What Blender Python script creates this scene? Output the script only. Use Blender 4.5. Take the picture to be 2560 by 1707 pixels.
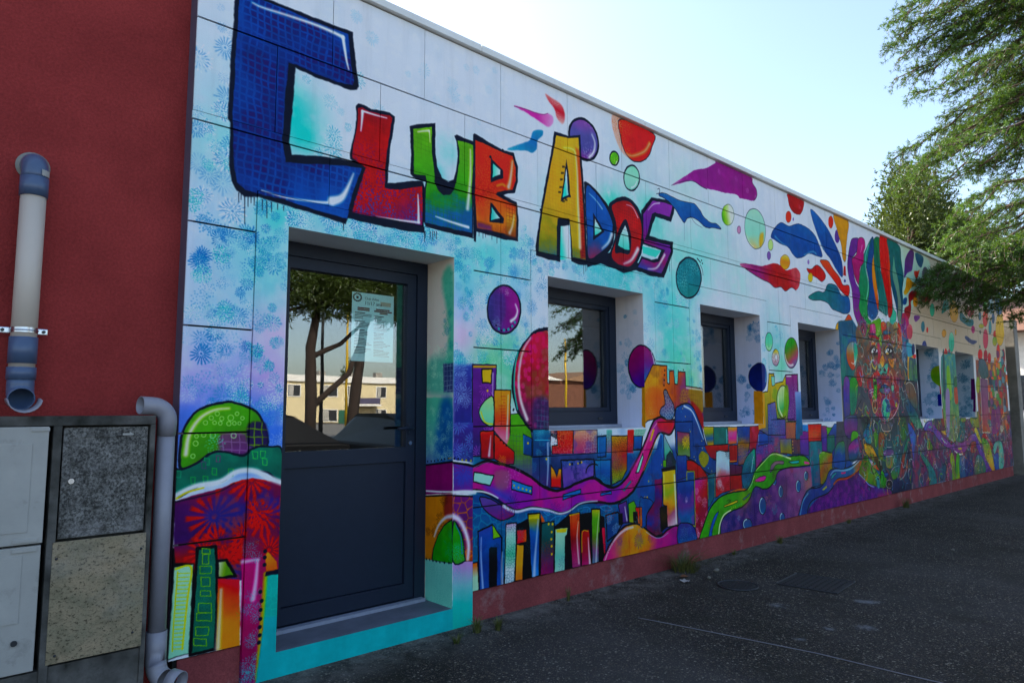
import bpy, bmesh, math, random
from mathutils import Vector, Matrix
sc=bpy.context.scene
for o in list(bpy.data.objects): bpy.data.objects.remove(o)
C=sc.collection
# ---------------------------------------------------------------- camera
cam=bpy.data.cameras.new('camera'); camo=bpy.data.objects.new('camera',cam); C.objects.link(camo); sc.camera=camo
cam.sensor_width=36; cam.lens=24.005; cam.clip_start=.05; cam.clip_end=3000
YAW,PIT,ROL=math.radians(42.464),math.radians(5.729),math.radians(-.1435)
fw=Vector((math.sin(YAW)*math.cos(PIT),math.cos(YAW)*math.cos(PIT),math.sin(PIT))); rt=Vector((math.cos(YAW),-math.sin(YAW),0)); up=rt.cross(fw)
rt,up=rt*math.cos(ROL)+up*math.sin(ROL),up*math.cos(ROL)-rt*math.sin(ROL)
M=Matrix((rt,up,-fw)).transposed().to_4x4(); M.translation=Vector((0,-3.753,1.45)); camo.matrix_world=M
# ---------------------------------------------------------------- sky, sun, exposure
SUN_EL,SUN_AZ=math.radians(37),math.radians(-14)
wd=bpy.data.worlds.new('World'); sc.world=wd; wd.use_nodes=True; nt=wd.node_tree
sky=nt.nodes.new('ShaderNodeTexSky'); sky.sky_type='NISHITA'; sky.sun_disc=False; sky.sun_elevation=SUN_EL; sky.sun_rotation=SUN_AZ%(2*math.pi)
sky.air_density=1.0; sky.dust_density=2.4; sky.ozone_density=1.2
bg=nt.nodes['Background']; bg.inputs[1].default_value=.132; nt.links.new(sky.outputs[0],bg.inputs[0])
sl=bpy.data.lights.new('sun','SUN'); sl.energy=4.4; sl.angle=math.radians(.5); sl.color=(1,.93,.82); so=bpy.data.objects.new('sun',sl); C.objects.link(so)
sdir=Vector((math.sin(SUN_AZ)*math.cos(SUN_EL),math.cos(SUN_AZ)*math.cos(SUN_EL),math.sin(SUN_EL))); so.rotation_euler=sdir.to_track_quat('Z','Y').to_euler(); so.location=(0,0,30)
sc.view_settings.view_transform='Standard'; sc.view_settings.look='None'; sc.view_settings.gamma=1; sc.view_settings.exposure=1.70
sc.cycles.max_bounces=8; sc.cycles.transparent_max_bounces=12
# ---------------------------------------------------------------- mural paint (all strokes in wall millimetres)
import numpy as np
PXM=.28
class Canvas:
    def __init__(s,x0,x1,z0,z1):
        s.x0,s.z0=x0,z0; s.w=int((x1-x0)*PXM); s.h=int((z1-z0)*PXM); s.a=np.zeros((s.h,s.w,3),np.float32)
        s.x1,s.z1=x1,z1
    def win(s,xa,xb,za,zb):
        i0=max(0,int((xa-s.x0)*PXM)); i1=min(s.w,int((xb-s.x0)*PXM)+2); j0=max(0,int((za-s.z0)*PXM)); j1=min(s.h,int((zb-s.z0)*PXM)+2)
        if i1<=i0 or j1<=j0: return None
        X=(np.arange(i0,i1)+.5)/PXM+s.x0; Z=(np.arange(j0,j1)+.5)/PXM+s.z0
        return (slice(j0,j1),slice(i0,i1)),X[None,:].astype(np.float32),Z[:,None].astype(np.float32)
CW=Canvas(1090,18330,-30,4170); CR=Canvas(0,3100,0,2720); CUR=CW
rng=np.random.default_rng(11)
def _fbm(n=512,cells=8):
    out=np.zeros((n,n),np.float32); amp=1.; c=cells
    for o in range(4):
        g=rng.random((c,c)).astype(np.float32); t=np.arange(n)*c/n; i=t.astype(int); f=(t-i); f=f*f*(3-2*f)
        a=g[i%c]; b=g[(i+1)%c]; r=a*(1-f[:,None])+b*f[:,None]
        out+=amp*(r[:,i%c]*(1-f)+r[:,(i+1)%c]*f); amp*=.5; c*=2
    return (out-out.min())/(out.max()-out.min())
NZ=_fbm()
def _vor(n=384,c=12):
    px=rng.random((c,c,2))*.8+.1; t=(np.arange(n)+.5)*c/n; i=t.astype(int)
    f1=np.full((n,n),9.,np.float32); f2=f1.copy()
    for a in(-1,0,1):
        for b in(-1,0,1):
            ii=(i+a); jj=(i+b)
            P0=px[(ii%c)[:,None],(jj%c)[None,:]]
            d=np.hypot(ii[:,None]+P0[...,0]-t[:,None],jj[None,:]+P0[...,1]-t[None,:]).astype(np.float32)
            f2=np.minimum(f2,np.maximum(f1,d)); f1=np.minimum(f1,d)
    return f1,f2-f1
VF,VE=_vor()
def nz(X,Z,s,ox=0):
    k=512/(8*s); return NZ[(np.floor(Z*k).astype(int)+ox)%512,(np.floor(X*k).astype(int)+ox*3)%512]
def vo(T,X,Z,s):
    k=384/(12*s); return T[np.floor(Z*k).astype(int)%384,np.floor(X*k).astype(int)%384]
def hx(c): return np.array([int(c[i:i+2],16) for i in(0,2,4)],np.float32)
def _pts(s): return np.array(s.split(),np.float32).reshape(-1,2)
def _cr(p,n,closed):
    if len(p)<3: return p
    m=len(p); out=[]; t=(np.arange(n)/n)[:,None]
    rngi=range(m) if closed else range(m-1)
    for i in rngi:
        if closed: a,b,c,d=p[i-1],p[i],p[(i+1)%m],p[(i+2)%m]
        else: a,b,c,d=p[max(i-1,0)],p[i],p[i+1],p[min(i+2,m-1)]
        out.append(.5*(2*b+(c-a)*t+(2*a-5*b+4*c-d)*t*t+(3*b-a-3*c+d)*t**3))
    r=np.concatenate(out)
    return r if closed else np.concatenate([r,p[-1:]])
def _sdf(p,X,Z):
    d=np.full((Z.shape[0],X.shape[1]),1e12,np.float32); ins=np.zeros(d.shape,bool)
    q=np.roll(p,-1,0)
    for (ax,az),(bx,bz) in zip(p,q):
        ex,ez=bx-ax,bz-az; L=ex*ex+ez*ez+1e-6
        wx=X-ax; wz=Z-az
        t=np.clip((wx*ex+wz*ez)/L,0,1); d=np.minimum(d,(wx-t*ex)**2+(wz-t*ez)**2)
        if az!=bz:
            c=((az<=Z)!=(bz<=Z)); xc=ax+(Z-az)*ex/ez
            ins^=c&(X<xc)
    d=np.sqrt(d); return np.where(ins,d,-d)
def _mix(sl,m,c):
    A=CUR.a[sl]; m=m[...,None]; A+= (c-A)*m
AA=1/PXM
def _grad(c,X,Z,bb,g):
    if isinstance(c,str): return hx(c)
    if len(c)==1: return hx(c[0])
    cs=np.stack([hx(k) for k in c])
    if g is None: g=((bb[0]+bb[1])/2,bb[3],(bb[0]+bb[1])/2,bb[2])
    dx,dz=g[2]-g[0],g[3]-g[1]
    t=((X-g[0])*dx+(Z-g[1])*dz)/(dx*dx+dz*dz+1e-6)
    t=t+(nz(X,Z,120,7)-.5)*.18
    t=np.clip(t,0,1)*(len(c)-1); i=np.minimum(t.astype(int),len(c)-2); f=(t-i)[...,None]
    return cs[i]*(1-f)+cs[i+1]*f
STAMP={}
def _stamp(kind,v):
    if (kind,v) in STAMP: return STAMP[kind,v]
    r=np.random.default_rng(v*31+ord(kind)); n=96; y,x=np.mgrid[0:n,0:n]; x=(x-47.5)/48; y=(y-47.5)/48; R=np.hypot(x,y); T=np.arctan2(y,x)
    if kind=='b':
        m=int(r.integers(15,24)); ph=T*m/(2*np.pi)+r.random(); k=np.floor(ph).astype(int)%m; L=(.62+.38*r.random(m))[k]; s=np.abs((ph%1)-.5)
        w=.16+.12*R if v%2 else .36-.2*R
        a=np.clip((w-s)*9+.5,0,1)*np.clip((L-R)*8,0,1)*np.clip((R-.14)*12,0,1)
        a=np.maximum(a,np.clip((.11-R)*20,0,1))*(1-.3*R)
    else:
        a=np.zeros((n,n)); cnt=46 if kind=='p' else 34
        for i in range(cnt):
            rr=np.sqrt((i+1.5)/cnt)*.92; t=i*2.39996+r.normal()*.1; cx,cy=rr*np.cos(t),rr*np.sin(t); c,s_=np.cos(t),np.sin(t)
            u=(x-cx)*c+(y-cy)*s_; w=-(x-cx)*s_+(y-cy)*c
            e=(u/(.10 if kind=='p' else .055+.03*rr))**2+(w/(.045 if kind=='p' else .055+.03*rr))**2
            a=np.maximum(a,np.clip((1.25-e)*2.5,0,1)*(1-.35*rr))
    STAMP[kind,v]=a.astype(np.float32); return STAMP[kind,v]
def _put(kind,v,x,z,r,c,al,mask=None,rot=0,msl=None):
    w=CUR.win(x-r,x+r,z-r,z+r)
    if w is None: return
    sl,X,Z=w; u=(X-x)/r; q=(Z-z)/r; cr,sr=np.cos(rot),np.sin(rot)
    a=u*cr-q*sr; b=u*sr+q*cr
    i=np.clip((a*48+47.5),0,95).astype(int); j=np.clip((b*48+47.5),0,95).astype(int)
    m=_stamp(kind,v)[j,i]*al*((np.abs(a)<1)&(np.abs(b)<1))
    m=m*np.clip(nz(X,Z,60,17)*3.2-.3,.25,1)
    if mask is not None:
        full,off=mask; jj=slice(sl[0].start-off[0],sl[0].stop-off[0]); ii=slice(sl[1].start-off[1],sl[1].stop-off[1])
        if jj.start<0 or ii.start<0: 
            cj=max(0,-jj.start); ci=max(0,-ii.start); m=m[cj:,ci:]; sl=(slice(sl[0].start+cj,sl[0].stop),slice(sl[1].start+ci,sl[1].stop)); jj=slice(jj.start+cj,jj.stop); ii=slice(ii.start+ci,ii.stop)
        F_=full[jj,ii]; m=m[:F_.shape[0],:F_.shape[1]]; F_=F_[:m.shape[0],:m.shape[1]]
        if m.size==0: return
        sl=(slice(sl[0].start,sl[0].start+m.shape[0]),slice(sl[1].start,sl[1].start+m.shape[1])); m=m*F_
    _mix(sl,m,hx(c))
def P(s,c,o=None,w=0,g=None,sm=1,soft=0,a=1,tex=()):
    p=_pts(s)
    if sm: p=_cr(p,4,True)
    pad=w+soft+6; bb=(p[:,0].min(),p[:,0].max(),p[:,1].min(),p[:,1].max())
    W_=CUR.win(bb[0]-pad,bb[1]+pad,bb[2]-pad,bb[3]+pad)
    if W_ is None: return
    sl,X,Z=W_; d=_sdf(p,X,Z)+(nz(X,Z,38,23)-.5)*7; sf=max(soft,AA*.8)
    m=np.clip(.5+d/(2*sf),0,1); m=m*m*(3-2*m) if soft>8 else m
    m=(m*a).astype(np.float32); gc=_grad(c,X,Z,bb,g); _mix(sl,m,gc*(1+(nz(X,Z,55,27)-.5)*.26*np.clip(1.5-np.asarray(gc).mean(-1)/110,.08,1))[...,None])
    for t in tex:
        k,tc,ts,ta=t[:4]
        if ta<=0: continue
        ts=max(ts,8); r=None
        if k in('grid','lines','gridl'):
            wob=nz(X,Z,ts*3,3)*.7; u=(X/ts+wob)%1; v=(Z/ts+wob*.6+.05*X/ts)%1
            e=np.maximum(np.abs(u-.5),np.abs(v-.5))
            r=np.clip((.40-e)*12,0,1)*np.clip(nz(X,Z,ts*4,9)*2.2-.35,0,1) if k=='grid' else np.clip((e-.41)*14,0,1)*np.clip(nz(X,Z,ts*3,19)*1.8-.2,.15,1)
        elif k=='cell': r=np.clip((.14-vo(VE,X,Z,ts))*9,0,1)*np.clip(nz(X,Z,ts*5,5)*2.4-.5,0,1)
        elif k in('blob','blobg'):
            r=np.clip((.40-vo(VF,X,Z,ts))*9,0,1)*np.clip(nz(X,Z,ts*3,15)*2-.2,0,1)
            if k=='blobg': r=r*np.clip(1.5*(1-(Z-bb[2])/(bb[3]-bb[2]))-.35,0,1)
        elif k in('spk','spkl'):
            r=np.clip((.36-vo(VF,X,Z*.8,ts*.55))*10,0,1)*np.clip(nz(X,Z,ts*4,25)*3-1,0,1)
            if k=='spkl': r=r*np.clip(1-2.2*(X-bb[0])/(bb[1]-bb[0]),0,1)
        elif k=='noise': r=np.clip((nz(X,Z,ts,int(ts)%50)-.42)*4,0,1)
        if r is not None: _mix(sl,m*r.astype(np.float32)*ta,hx(tc)); continue
        rr=np.random.default_rng(int(bb[0]+bb[2])%9999); n=t[4]
        for i in range(n):
            x=rr.uniform(bb[0],bb[1]); z=rr.uniform(bb[2],bb[3])
            if k=='star': _put('b',int(rr.integers(0,6)),x,z,ts*rr.uniform(.8,1.3),tc,ta,(m,(sl[0].start,sl[1].start)),rr.uniform(0,6))
            elif k=='dots':
                q=np.clip(.5+(ts*.18*rr.uniform(.6,1.3)-np.hypot(X-x,Z-z))/AA,0,1).astype(np.float32); _mix(sl,m*q*ta,hx(tc))
    if o and w:
        q=np.clip(.5+(w*.5*(.85+.3*nz(X,Z,90,31))-np.abs(d))/AA,0,1)*a; _mix(sl,q.astype(np.float32),hx(o))
def S(s,c,w,w2=None,soft=0,a=1):
    a=1 if a is None else a
    p=_cr(_pts(s),5,False); w2=w if w2 is None else w2; soft=soft or 0; n=len(p)-1
    pad=max(w,w2)+soft+6
    W_=CUR.win(p[:,0].min()-pad,p[:,0].max()+pad,p[:,1].min()-pad,p[:,1].max()+pad)
    if W_ is None or n<1: return
    sl,X,Z=W_; best=np.full((Z.shape[0],X.shape[1]),-1e9,np.float32)
    for i in range(n):
        (ax,az),(bx,bz)=p[i],p[i+1]; ex,ez=bx-ax,bz-az; L=ex*ex+ez*ez+1e-6
        t=np.clip(((X-ax)*ex+(Z-az)*ez)/L,0,1); dd=np.hypot(X-ax-t*ex,Z-az-t*ez)
        best=np.maximum(best,.5*(w+(w2-w)*(i+t)/n)-dd)
    sf=max(soft,AA*.6); m=np.clip(.5+best/(2*sf),0,1)
    if soft: m=m*m*(3-2*m)
    _mix(sl,(m*a).astype(np.float32),hx(c))
def D(s,c,r):
    for x,z in _pts(s):
        W_=CUR.win(x-r-5,x+r+5,z-r-5,z+r+5)
        if W_: sl,X,Z=W_; _mix(sl,np.clip(.5+(r-np.hypot(X-x,Z-z))/AA,0,1).astype(np.float32),hx(c))
def ST(s,n,c,r0,r1,kind,al,seed):
    p=_pts(s); rr=np.random.default_rng(seed+5); k=0; bb=(p[:,0].min(),p[:,0].max(),p[:,1].min(),p[:,1].max())
    for _ in range(n*6):
        x,z=rr.uniform(bb[0],bb[1]),rr.uniform(bb[2],bb[3])
        if _sdf(p,np.array([[x]],np.float32),np.array([[z]],np.float32))[0,0]<0: continue
        _put(kind,int(rr.integers(0,6)),x,z,rr.uniform(r0*.6,r1*1.1)*(1.0 if kind=='b' else 1.05),c,al*rr.uniform(.3,1.15),None,rr.uniform(0,6)); k+=1
        if k>=n: break
def BG(c): CUR.a[:]=hx(c)
def BL(x,z,r,c,al):
    W_=CUR.win(x-r*1.6,x+r*1.6,z-r*1.6,z+r*1.6)
    if W_:
        sl,X,Z=W_; q=np.exp(-1.6*((X-x)**2+(Z-z)**2)/(r*r))*np.clip(.35+1.3*nz(X,Z,90,13),0,1); _mix(sl,(q*al).astype(np.float32),hx(c))
def CLOUD(al):
    sl,X,Z=CUR.win(CUR.x0,CUR.x1,CUR.z0,CUR.z1); _mix(sl,np.clip((nz(X,Z,170,40)-.4)*3,0,1)*al,hx('9ab8d8')); _mix(sl,np.clip((nz(X,Z,60,80)-.55)*4,0,1)*al*.8,hx('ffffff'))
def SEED(n): pass
def onR(f):
    def q(*a,**k):
        global CUR
        CUR=CR; f(*a,**k); CUR=CW
    return q
PR,SR,DR,STR,BGR=onR(P),onR(S),onR(D),onR(ST),onR(BG)

def PUT(k,v,x,z,r,c,a): _put(k,v,x,z,r,c,a,None,x*.37)
BG('cedaf0')
BL(1300,3200,500,'b4d4ec',0.625)
BL(1250,2500,450,'b0c8ee',0.625)
BL(1300,2200,260,'c0b0e6',0.2625)
BL(1350,1700,400,'9fb8ee',0.75)
BL(1200,1550,260,'d08ad8',0.375)
BL(1400,1350,300,'3a7fe0',1)
BL(1150,1400,200,'5a70e0',0.75)
BL(1560,2300,250,'8ad0e0',0.625)
BL(1580,1900,200,'e0a8dc',0.375)
BL(1580,1600,220,'d890d8',0.45)
BL(1590,1350,220,'4a78e0',1)
BL(1590,2560,160,'50c8d0',0.75)
BL(2000,2640,300,'58c8d8',0.75)
BL(2500,2620,300,'60c8dc',0.75)
BL(2850,2620,200,'70d0dc',0.625)
BL(1650,3200,240,'40c8c8',1)
BL(1750,3080,120,'40c8c8',1)
BL(2200,3350,150,'d2dcef',1)
BL(2960,2200,200,'a0b8ec',0.75)
BL(2960,1950,150,'e0a8e0',0.4125)
BL(2960,1650,200,'48a8c8',0.75)
BL(3000,1450,250,'4040a0',0.875)
BL(3200,2550,260,'70d4dc',0.875)
BL(3450,2400,260,'a0c4ea',0.75)
BL(3300,2000,200,'d8b4e0',0.3)
BL(3400,1900,260,'60c8b0',0.75)
BL(3200,1750,220,'70c8a0',0.875)
BL(3500,1650,220,'60c0a0',0.875)
BL(2700,3080,120,'50c8cc',0.875)
BL(2820,3280,120,'70d0d4',0.75)
BL(3100,3330,120,'80d0d8',0.625)
BL(3420,3250,150,'a8d8e4',0.625)
BL(4650,3250,220,'58ccc4',1)
BL(4900,3250,250,'80d4d8',0.75)
BL(5200,3300,250,'58ccc4',0.875)
BL(5350,3100,200,'70d0d0',0.625)
BL(5700,2900,400,'90d8d8',0.875)
BL(6100,3050,400,'98dce0',0.75)
BL(5500,2400,400,'7cd4dc',1)
BL(5650,2000,350,'80d8d0',1)
BL(5700,1700,300,'70cca0',0.875)
BL(5300,2400,200,'68b8d8',0.625)
BL(4300,2650,300,'70c0dc',0.75)
BL(4800,2650,350,'50c0c8',0.875)
BL(5200,2640,200,'70c8d8',0.75)
BL(6400,3300,350,'a0d4dc',0.625)
BL(6800,2850,350,'b0dce4',0.75)
BL(7500,2600,300,'b8d8ea',0.75)
BL(7600,2200,350,'90ccdc',1)
BL(7700,1950,250,'80d0c0',0.875)
BL(8600,2850,300,'c0d8e8',0.625)
BL(5000,3750,400,'b0d0e0',0.625)
BL(5800,3700,400,'b4d8e0',0.625)
BL(1300,2900,300,'7cd0dc',0.6)
BL(1400,2350,250,'80d0e0',0.5)
BL(1350,2050,250,'7cc8e4',0.5)
BL(1580,2150,160,'70c8d8',0.5)
BL(2960,2450,150,'70ccdc',0.6)
BL(2980,2300,150,'60c4d4',0.5)
BL(3450,2620,250,'60ccd4',0.6)
BL(3350,2250,200,'88d4dc',0.5)
BL(4100,2900,350,'98d8e4',0.4)
BL(3900,3150,250,'90d8e0',0.4)
BL(5500,2150,300,'60ccd0',0.6)
BL(5450,1850,250,'60c8c0',0.6)
BL(5250,1700,160,'58b8d0',0.5)
BL(5700,2600,250,'70d0d8',0.6)
BL(6000,2850,300,'80d8dc',0.5)
BL(4500,2620,300,'48c0cc',0.6)
CLOUD(.10)
P('12050 2450 18400 2450 18400 4160 12050 4160','b6b2ae',sm=0,soft=120)  # warm bounce and dimmer light of the far upper wall, put into the colour
SEED(3)
ST('1130 2500 1480 2500 1480 3700 1130 3700',33,'3f86c4',45,85,'b',0.675,31)
ST('1130 2500 1480 2500 1480 3700 1130 3700',15,'ffffff',45,80,'p',0.81,31)
ST('1130 1750 1480 1750 1480 2500 1130 2500',30,'1f6fb8',40,70,'b',1,57)
ST('1130 1400 1480 1400 1480 2500 1130 2500',27,'3a8cc8',35,60,'d',0.81,95)
ST('1130 1350 1480 1350 1480 1800 1130 1800',21,'2a8ac0',40,65,'b',0.81,45)
ST('1130 1350 1480 1350 1480 1700 1130 1700',12,'c8e0f4',50,80,'p',1,45)
ST('1490 1300 1665 1300 1665 2680 1490 2680',39,'1f6fb8',38,62,'b',1,90)
ST('1490 1300 1665 1300 1665 2680 1490 2680',30,'3fb0b8',30,55,'p',0.945,90)
ST('1490 1300 1665 1300 1665 2680 1490 2680',24,'2a70c0',30,50,'d',0.945,90)
ST('1490 1250 1665 1250 1665 1700 1490 1700',15,'d8e8f8',35,60,'p',1,40)
ST('1660 2530 2900 2530 2900 2700 1660 2700',51,'1f78bc',40,70,'b',1,85)
ST('1660 2530 2900 2530 2900 2700 1660 2700',39,'f0f4fc',35,60,'p',1,85)
ST('2890 1500 3050 1500 3050 2680 2890 2680',27,'1f6fb8',35,60,'b',1,2)
ST('2890 1500 3050 1500 3050 2680 2890 2680',27,'2f9cb0',30,55,'p',0.81,2)
ST('3070 1900 3640 1900 3640 2560 3070 2560',33,'2a7cc0',40,70,'b',0.8775,13)
ST('3070 1700 3640 1700 3640 2560 3070 2560',39,'40a8b8',35,60,'p',0.7425,7)
ST('3070 1500 3640 1500 3640 2560 3070 2560',21,'f0f6fc',40,60,'p',0.945,1)
ST('3640 1900 3820 1900 3820 2680 3640 2680',21,'3f86b8',35,60,'p',0.81,26)
ST('3640 2520 5250 2520 5250 2720 3640 2720',39,'3a90c0',30,55,'p',0.81,64)
ST('3640 2520 5250 2520 5250 2720 3640 2720',33,'f4f8fc',30,55,'p',1,64)
ST('3640 2520 4300 2520 4300 2700 3640 2700',15,'3a86c0',35,55,'b',0.81,64)
ST('3330 2580 3640 2580 3640 2900 3330 2900',15,'2f7cc0',40,65,'b',0.945,88)
ST('5070 1400 5500 1400 5500 2700 5070 2700',42,'2f86b4',35,60,'p',0.675,30)
ST('5070 1400 5500 1400 5500 2700 5070 2700',21,'f0f6fc',35,55,'p',0.81,30)
ST('5230 1500 6000 1500 6000 2700 5230 2700',24,'2f8cb8',40,65,'b',0.675,86)
ST('5800 1400 6000 1400 6000 2650 5800 2650',21,'2f8cc0',35,55,'b',0.7425,96)
ST('7240 1900 7960 1900 7960 2500 7240 2500',18,'3a98c0',35,60,'b',0.54,6)
ST('1680 3000 2300 3000 2300 3560 1680 3560',15,'2f9cc0',45,75,'b',0.675,16)
ST('1680 3000 2300 3000 2300 3560 1680 3560',15,'f0f8fc',45,75,'p',0.675,16)
ST('2000 3400 3300 3400 3300 4100 2000 4100',15,'7ab8dc',45,70,'b',0.4725,37)
ST('4500 3050 5200 3050 5200 3500 4500 3500',18,'f0fafc',35,60,'p',0.81,18)
ST('9400 1200 9600 1200 9600 2350 9400 2350',15,'2070b0',40,60,'p',0.81,70)
ST('1130 1500 1480 1500 1480 3000 1130 3000',39,'2a9ac4',26,50,'d',0.8775,1)
ST('1130 1500 1480 1500 1480 3000 1130 3000',39,'eef8fc',28,52,'p',0.945,1)
ST('1130 1500 1480 1500 1480 3000 1130 3000',19,'38b4c0',28,48,'p',0.81,1)
ST('1490 1300 1665 1300 1665 2680 1490 2680',39,'2a9ac4',26,50,'d',0.8775,90)
ST('1490 1300 1665 1300 1665 2680 1490 2680',39,'eef8fc',28,52,'p',0.945,90)
ST('1490 1300 1665 1300 1665 2680 1490 2680',19,'38b4c0',28,48,'p',0.81,90)
ST('1660 2520 2900 2520 2900 2720 1660 2720',60,'2a9ac4',26,50,'d',0.8775,75)
ST('1660 2520 2900 2520 2900 2720 1660 2720',60,'eef8fc',28,52,'p',0.945,75)
ST('1660 2520 2900 2520 2900 2720 1660 2720',30,'38b4c0',28,48,'p',0.81,75)
ST('2890 1500 3050 1500 3050 2680 2890 2680',39,'2a9ac4',26,50,'d',0.8775,2)
ST('2890 1500 3050 1500 3050 2680 2890 2680',39,'eef8fc',28,52,'p',0.945,2)
ST('2890 1500 3050 1500 3050 2680 2890 2680',19,'38b4c0',28,48,'p',0.81,2)
ST('3070 1700 3640 1700 3640 2900 3070 2900',51,'2a9ac4',26,50,'d',0.8775,7)
ST('3070 1700 3640 1700 3640 2900 3070 2900',51,'eef8fc',28,52,'p',0.945,7)
ST('3070 1700 3640 1700 3640 2900 3070 2900',25,'38b4c0',28,48,'p',0.81,7)
ST('3640 2520 5250 2520 5250 2720 3640 2720',54,'2a9ac4',26,50,'d',0.8775,64)
ST('3640 2520 5250 2520 5250 2720 3640 2720',54,'eef8fc',28,52,'p',0.945,64)
ST('3640 2520 5250 2520 5250 2720 3640 2720',27,'38b4c0',28,48,'p',0.81,64)
ST('5070 1500 5990 1500 5990 2700 5070 2700',60,'2a9ac4',26,50,'d',0.8775,33)
ST('5070 1500 5990 1500 5990 2700 5070 2700',60,'eef8fc',28,52,'p',0.945,33)
ST('5070 1500 5990 1500 5990 2700 5070 2700',30,'38b4c0',28,48,'p',0.81,33)
ST('7240 1900 7960 1900 7960 2500 7240 2500',18,'2a9ac4',26,50,'d',0.8775,6)
ST('7240 1900 7960 1900 7960 2500 7240 2500',18,'eef8fc',28,52,'p',0.945,6)
ST('7240 1900 7960 1900 7960 2500 7240 2500',9,'38b4c0',28,48,'p',0.81,6)
P('3051 867 3330 791 3701 667 4411 634 5988 787 5918 -479 3055 76','0f4a86',sm=0)
P('3056 1400 3640 1350 3640 1100 9600 1100 9600 205 3056 205','123f80',sm=0,soft=60,a=.95,tex=[('noise','0a7a90',260,.6),('noise','5a2a90',200,.5)])
S('1376 2654 1378 2602','10182e',5,w2=3)
S('1389 2653 1390 2618','10182e',5,w2=3)
S('1409 2651 1415 2485','10182e',5,w2=3)
S('1428 2649 1430 2588','10182e',5,w2=3)
S('1445 2647 1446 2612','10182e',5,w2=3)
S('1463 2646 1464 2602','10182e',5,w2=3)
S('1507 2642 1509 2580','10182e',5,w2=3)
S('1533 2639 1537 2541','10182e',5,w2=3)
S('1560 2637 1562 2583','10182e',5,w2=3)
S('1597 2634 1598 2602','10182e',5,w2=3)
S('1634 2630 1634 2603','10182e',5,w2=3)
S('2018 2595 2019 2556','10182e',6,w2=3)
P('1317 3844 1918 3854 2058 3860 2081 3675 2110 3516 2094 3485 2050 3469 1965 3473 1800 3475 1684 3490 1672 3243 1662 3061 1657 3022 1677 2951 1854 2989 2061 3012 2171 2999 2109 2815 2059 2667 2034 2596 1925 2612 1776 2625 1633 2638 1489 2653 1411 2641 1363 2666 1332 2715 1320 2800 1313 3044 1302 3067 1302 3325 1309 3580','10182e',sm=0,soft=4)
P('1341 3832 1903 3828 2026 3835 2046 3663 2076 3540 2066 3506 1954 3494 1780 3499 1691 3512 1638 3508 1624 3275 1616 3039 1639 2895 1767 2919 1926 2951 2041 2972 2143 2983 2077 2798 2044 2634 1924 2640 1775 2653 1632 2670 1506 2670 1409 2680 1366 2714 1346 2789 1331 3005 1328 3084 1330 3335 1333 3589',['0b4a9c', '0a3f8c', '0a3c88', '0a5cae'],sm=0,tex=[('grid', '2a2066', 43, 0.9), ('noise', '0a55aa', 282, 0.5)],g=(1412, 3806, 2026, 2709))
S('1413 3788 1467 3783 1615 3796 1791 3808 1914 3807 1989 3800','dce6f5',6,w2=25,soft=12)
S('1989 3800 2005 3719 2019 3653 2034 3603','dce6f5',24,w2=8,soft=8)
S('1505 2697 1632 2684 1774 2693 1907 2709 1973 2737','dce6f5',5,w2=20,soft=9)
S('1942 2726 1993 2751 2024 2787 2054 2852 2085 2933','dce6f5',58,w2=6,soft=14)
P('2093 3379 2110 3400 2152 3402 2204 3390 2285 3406 2343 3410 2381 3393 2373 3294 2349 3165 2340 3033 2335 2930 2430 2954 2531 2991 2614 3005 2636 2943 2629 2825 2624 2647 2496 2633 2299 2632 2114 2635 2043 2638 2152 2979 2056 3022 2059 3072 2083 3195 2096 3300','10182e',sm=0,soft=3)
P('2108 3367 2134 3384 2190 3371 2275 3381 2343 3391 2361 3379 2346 3269 2324 3141 2316 3019 2312 2889 2431 2907 2552 2951 2606 2968 2615 2822 2613 2698 2395 2692 2204 2681 2077 2681 2170 2992 2073 3034 2080 3128 2104 3260',['8e1436', 'aa1236', 'b4142f', '6a2a68'],sm=0,tex=[('lines', 'c42a50', 29, 0.35), ('grid', '3a4aa0', 22, 0.0), ('blobg', '34509c', 21, 0.75)],g=(2227, 3408, 2416, 2627))
S('2139 3360 2228 3361 2319 3366','dce6f5',14,w2=7,soft=7)
S('2139 3355 2136 3295 2130 3225','dce6f5',22,w2=7,soft=8)
S('2251 2690 2395 2696 2587 2712','dce6f5',5,w2=15,soft=7)
S('2574 2903 2579 2815 2582 2714','dce6f5',7,w2=21,soft=7)
P('2500 3361 2567 3396 2711 3445 2715 3243 2731 3137 2776 3065 2832 3051 2877 3080 2899 3160 2913 3257 2904 3349 2880 3400 2903 3416 2991 3406 3075 3405 3087 3341 3063 3200 3058 3007 3056 2680 2925 2681 2758 2684 2639 2694 2618 2734 2624 2914 2636 3006 2536 3014 2510 3030 2515 3156','10182e',sm=0,soft=3)
P('2526 3351 2610 3384 2682 3409 2687 3236 2704 3113 2713 3023 2744 2967 2788 2944 2844 2961 2883 3002 2905 3096 2928 3223 2927 3299 2907 3374 2979 3379 3060 3377 3054 3245 3040 3051 3047 2910 3047 2721 2925 2718 2757 2720 2636 2720 2637 2916 2646 3008 2635 3051 2539 3037 2539 3162',['7cb81c', '66a818', '5aa414', '4a9a1c', '17649c', '145a9a'],sm=0,tex=[('lines', '4c7e10', 33, 0.55)],g=(2784, 3429, 2857, 2697))
S('2568 3342 2610 3359 2658 3375','dce6f5',13,w2=18,soft=9,a=0.8)
S('2661 3376 2666 3340 2669 3295','dce6f5',13,w2=7,soft=7,a=0.8)
S('3027 3334 3030 3191 3022 3047 3005 2892','dce6f5',15,w2=29,soft=15,a=0.85)
S('2724 2781 2845 2768 3012 2757','dce6f5',6,w2=22,soft=9)
S('2624 2656 2625 2585','10182e',5,w2=3)
S('2631 2657 2632 2613','10182e',5,w2=3)
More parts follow.
